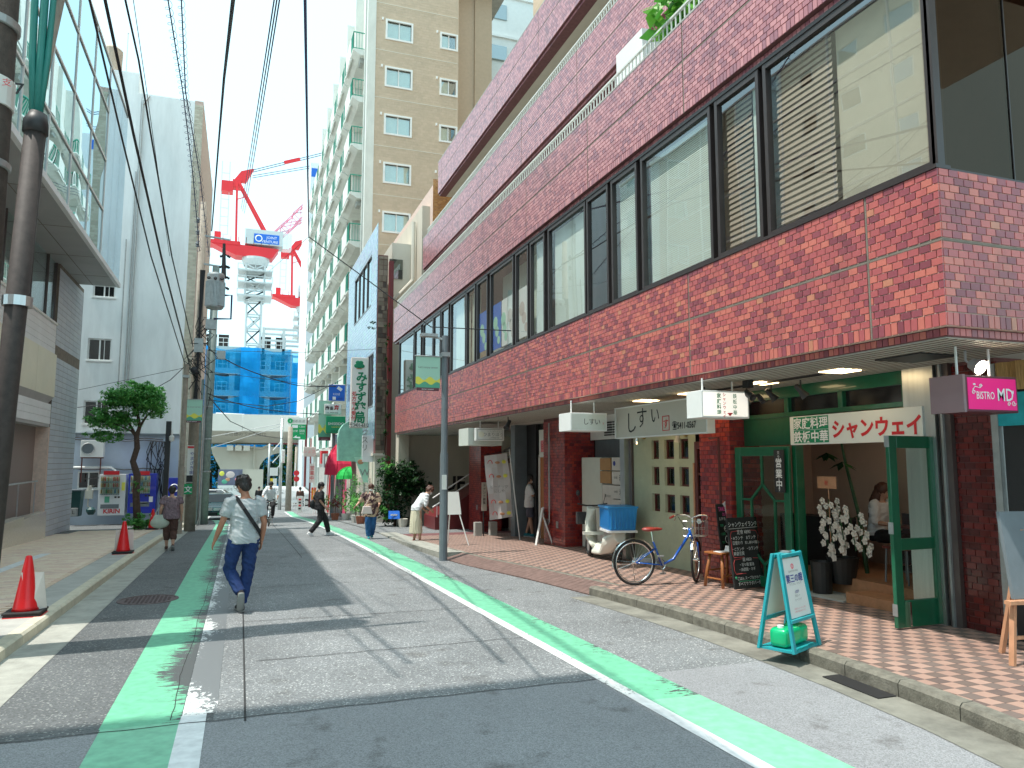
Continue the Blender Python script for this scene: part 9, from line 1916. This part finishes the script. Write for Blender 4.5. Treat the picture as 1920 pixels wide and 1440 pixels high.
# ------------------------------------------------------------------ overhead wires
def wire(lb, P, r, mat='cable', sag=0.0, n=14, spiral=0):
 t = None; pts = []
 for a, b in zip(P, P[1:]):
  for i in range(n): k = i / n; q = a.lerp(b, k); q.z -= sag * 4 * k * (1 - k) * (a - b).length; pts.append(q)
 pts.append(P[-1]); o = MB().tube(pts, r, 6).build('overhead_wire', mat, None, smooth=True); tag(o, lb, 'cable')
 if spiral:
  m = MB(); L = 0; sp = []
  for a, b in zip(pts, pts[1:]):
   for i in range(spiral): k = i / spiral; an = 6.283 * k; q = a.lerp(b, k); sp.append(q + Vector((.07 * math.sin(an), 0, -.05 + .06 * math.cos(an))))
  m.tube(sp, r * .35, 4); m.build('hanger_spiral', mat, o)
 return o
XL = -1.62
L1 = lambda pts, X=XL: [atX(px, py, X) for px, py in pts]
def ext(P, k=1.2): return [P[0] + (P[0] - P[1]) * k] + P
wire('thick dark overhead wire, leftmost, passing in front of the glass curtain wall', ext(L1([(168, 0), (230, 265), (283, 480), (350, 693)], -1.95)), .016)
wire('thickest black overhead cable running to the beige utility pole', ext(L1([(197, 0), (250, 250), (302, 480), (357, 690)], -1.85)), .024)
wire('bundled dark overhead cable third from the left', ext(L1([(235, 0), (260, 113), (283, 253), (322, 480), (362, 650)], -1.75)), .017)
wire('thin overhead wire beside the third cable', ext(L1([(250, 0), (275, 170), (318, 480)], -1.75)), .006)
wire('overhead cable with looped hanger spiral, left of the pair', ext(L1([(315, 0), (343, 173), (362, 330), (374, 470)], -1.6)), .014, 'cable_blue', spiral=9)
wire('overhead cable with looped hanger spiral, right of the pair', ext(L1([(340, 0), (348, 173), (375, 330), (392, 480)], -1.5)), .014, 'cable_blue', spiral=9)
wire('single thick purple-black overhead cable over the middle of the street', ext([atY(437, 0, 8), atY(420, 147, 13), atY(410, 267, 19), atY(397, 433, 28.4)], .3), .022)
for i, (a, b) in enumerate((((514, 0), (452, 392)), ((519, 0), (455, 396)), ((524, 0), (458, 400)))): wire(('left', 'middle', 'right')[i] + ' strand of the three thin blue power lines above the crane', ext([atY(a[0], a[1], 9.5), atY(b[0], b[1], 40)], .25), .010, 'cable_blue', sag=.004)
B = atY(579, 444, 16.0)
wire('beaded dark cable falling straight down the sky to the joint above the street', [atY(569, -200, 4.2), atY(572, 0, 5.2), B], .012, 'cable_blue', sag=.0)
wire('service cable sloping from the joint down to the lamp post on the right', [B, atY(700, 533, 15.6), atY(808, 613, 15.2), Vector((5.5, 15.3, 4.5))], .011)
wire('thin stay wire running from the joint down to the left', [B, atY(505, 508, 27)], .006)
wire('black branch cable from the utility pole over the blue netting to the right shops', [atY(392, 655, 28.5), atY(460, 692, 33), atY(560, 723, 38), atY(640, 724, 41)], .022, sag=.01)
wire('lower branch cable from the utility pole toward the white mahjong sign', [atY(390, 738, 28.5), atY(480, 765, 34), atY(600, 776, 41)], .018, sag=.008)
wire('drooping cable from the utility pole to the far silver pole', [atY(392, 745, 28.5), atY(432, 790, 38), atY(490, 817, 50), atY(530, 822, 58)], .02)
wire('shallow sagging cable rising to the blue square sign', [atY(390, 750, 28.5), atY(500, 762, 34), atY(560, 752, 37), atY(640, 712, 41)], .015)
wire('thin straight wire crossing from the pole to the pharmacy wall', [atY(390, 657, 28.5), atY(560, 661, 32), atY(735, 653, 31)], .008)
wire('thin wire rising across the white building from the left', [atY(147, 731, 33.8), atY(345, 690, 29)], .009)
wire('cable rising from the panelled building to the utility pole', [atY(145, 764, 33), atY(250, 752, 32), atY(320, 712, 30), atY(375, 660, 28.8)], .014)
wire('wire crossing at mid height from the mahjong sign to the maroon column', [atY(395, 697, 28.6), atY(600, 724, 33), atY(722, 719, 31.2)], .009)
for i, (y0, y1) in enumerate(((820, 785), (842, 790))): wire(('upper', 'lower')[i] + ' pale wire rising across the face of the elevated road', [atY(388, y0, 60), atY(525, y1 + 10, 58)], .02, 'galv')
# ------------------------------------------------------------------ unseen block on the left, added to cast the foreground shadow on the road
nbd = thing('shadow_block', 'plain rendered building on the left just outside the view', 'building', (-8, 0, -.2))
MB().box(-16, -4.6, -14, 5.6, -.6, 18.5).build('wall', 'panel_light', nbd)
rt_ = thing('beige_block', 'tall beige apartment block standing behind the red tiled building', 'building', (19, 10, 0))
wn_ = [(y, y + 1.6, zz, zz + 1.2) for y in range(-32, 5, 4) for zz in (15, 18.2, 21.4, 24.6, 27.8, 31, 34.2)]
MB().wall(-34, 7, -1, 38, wn_, lambda u, z: (17, -u + 9, z)).build('wall', 'tile_tan', rt_)
for a, b, c, d in wn_: w_ = MB().box(17.05, 17.2, 9 - b, 9 - a, c, d).build('window', 'white_paint', rt_); MB().box(17.0, 17.04, 9 - b + .1, 9 - a - .1, c + .1, d - .1).build('pane', 'glass_tower', w_)
MB().box(17.3, 30, 2, 43, -1, 38).build('body', 'tile_tan', rt_)
# give single-mesh things their own base point
for o in list(bpy.data.objects):
 if o.type == 'MESH' and o.parent is None and o.get('kind') != 'structure' and o.location.length < 1e-6:
  co = np.array([v.co[:] for v in o.data.vertices]); c = Vector((float((co[:, 0].min() + co[:, 0].max()) / 2), float((co[:, 1].min() + co[:, 1].max()) / 2), float(co[:, 2].min())))
  o.data.transform(Matrix.Translation(-c)); o.location = c
  for ch in [k for k in bpy.data.objects if k.parent == o]: ch.location = -c
# empties sit at the base of their thing; nothing else to do
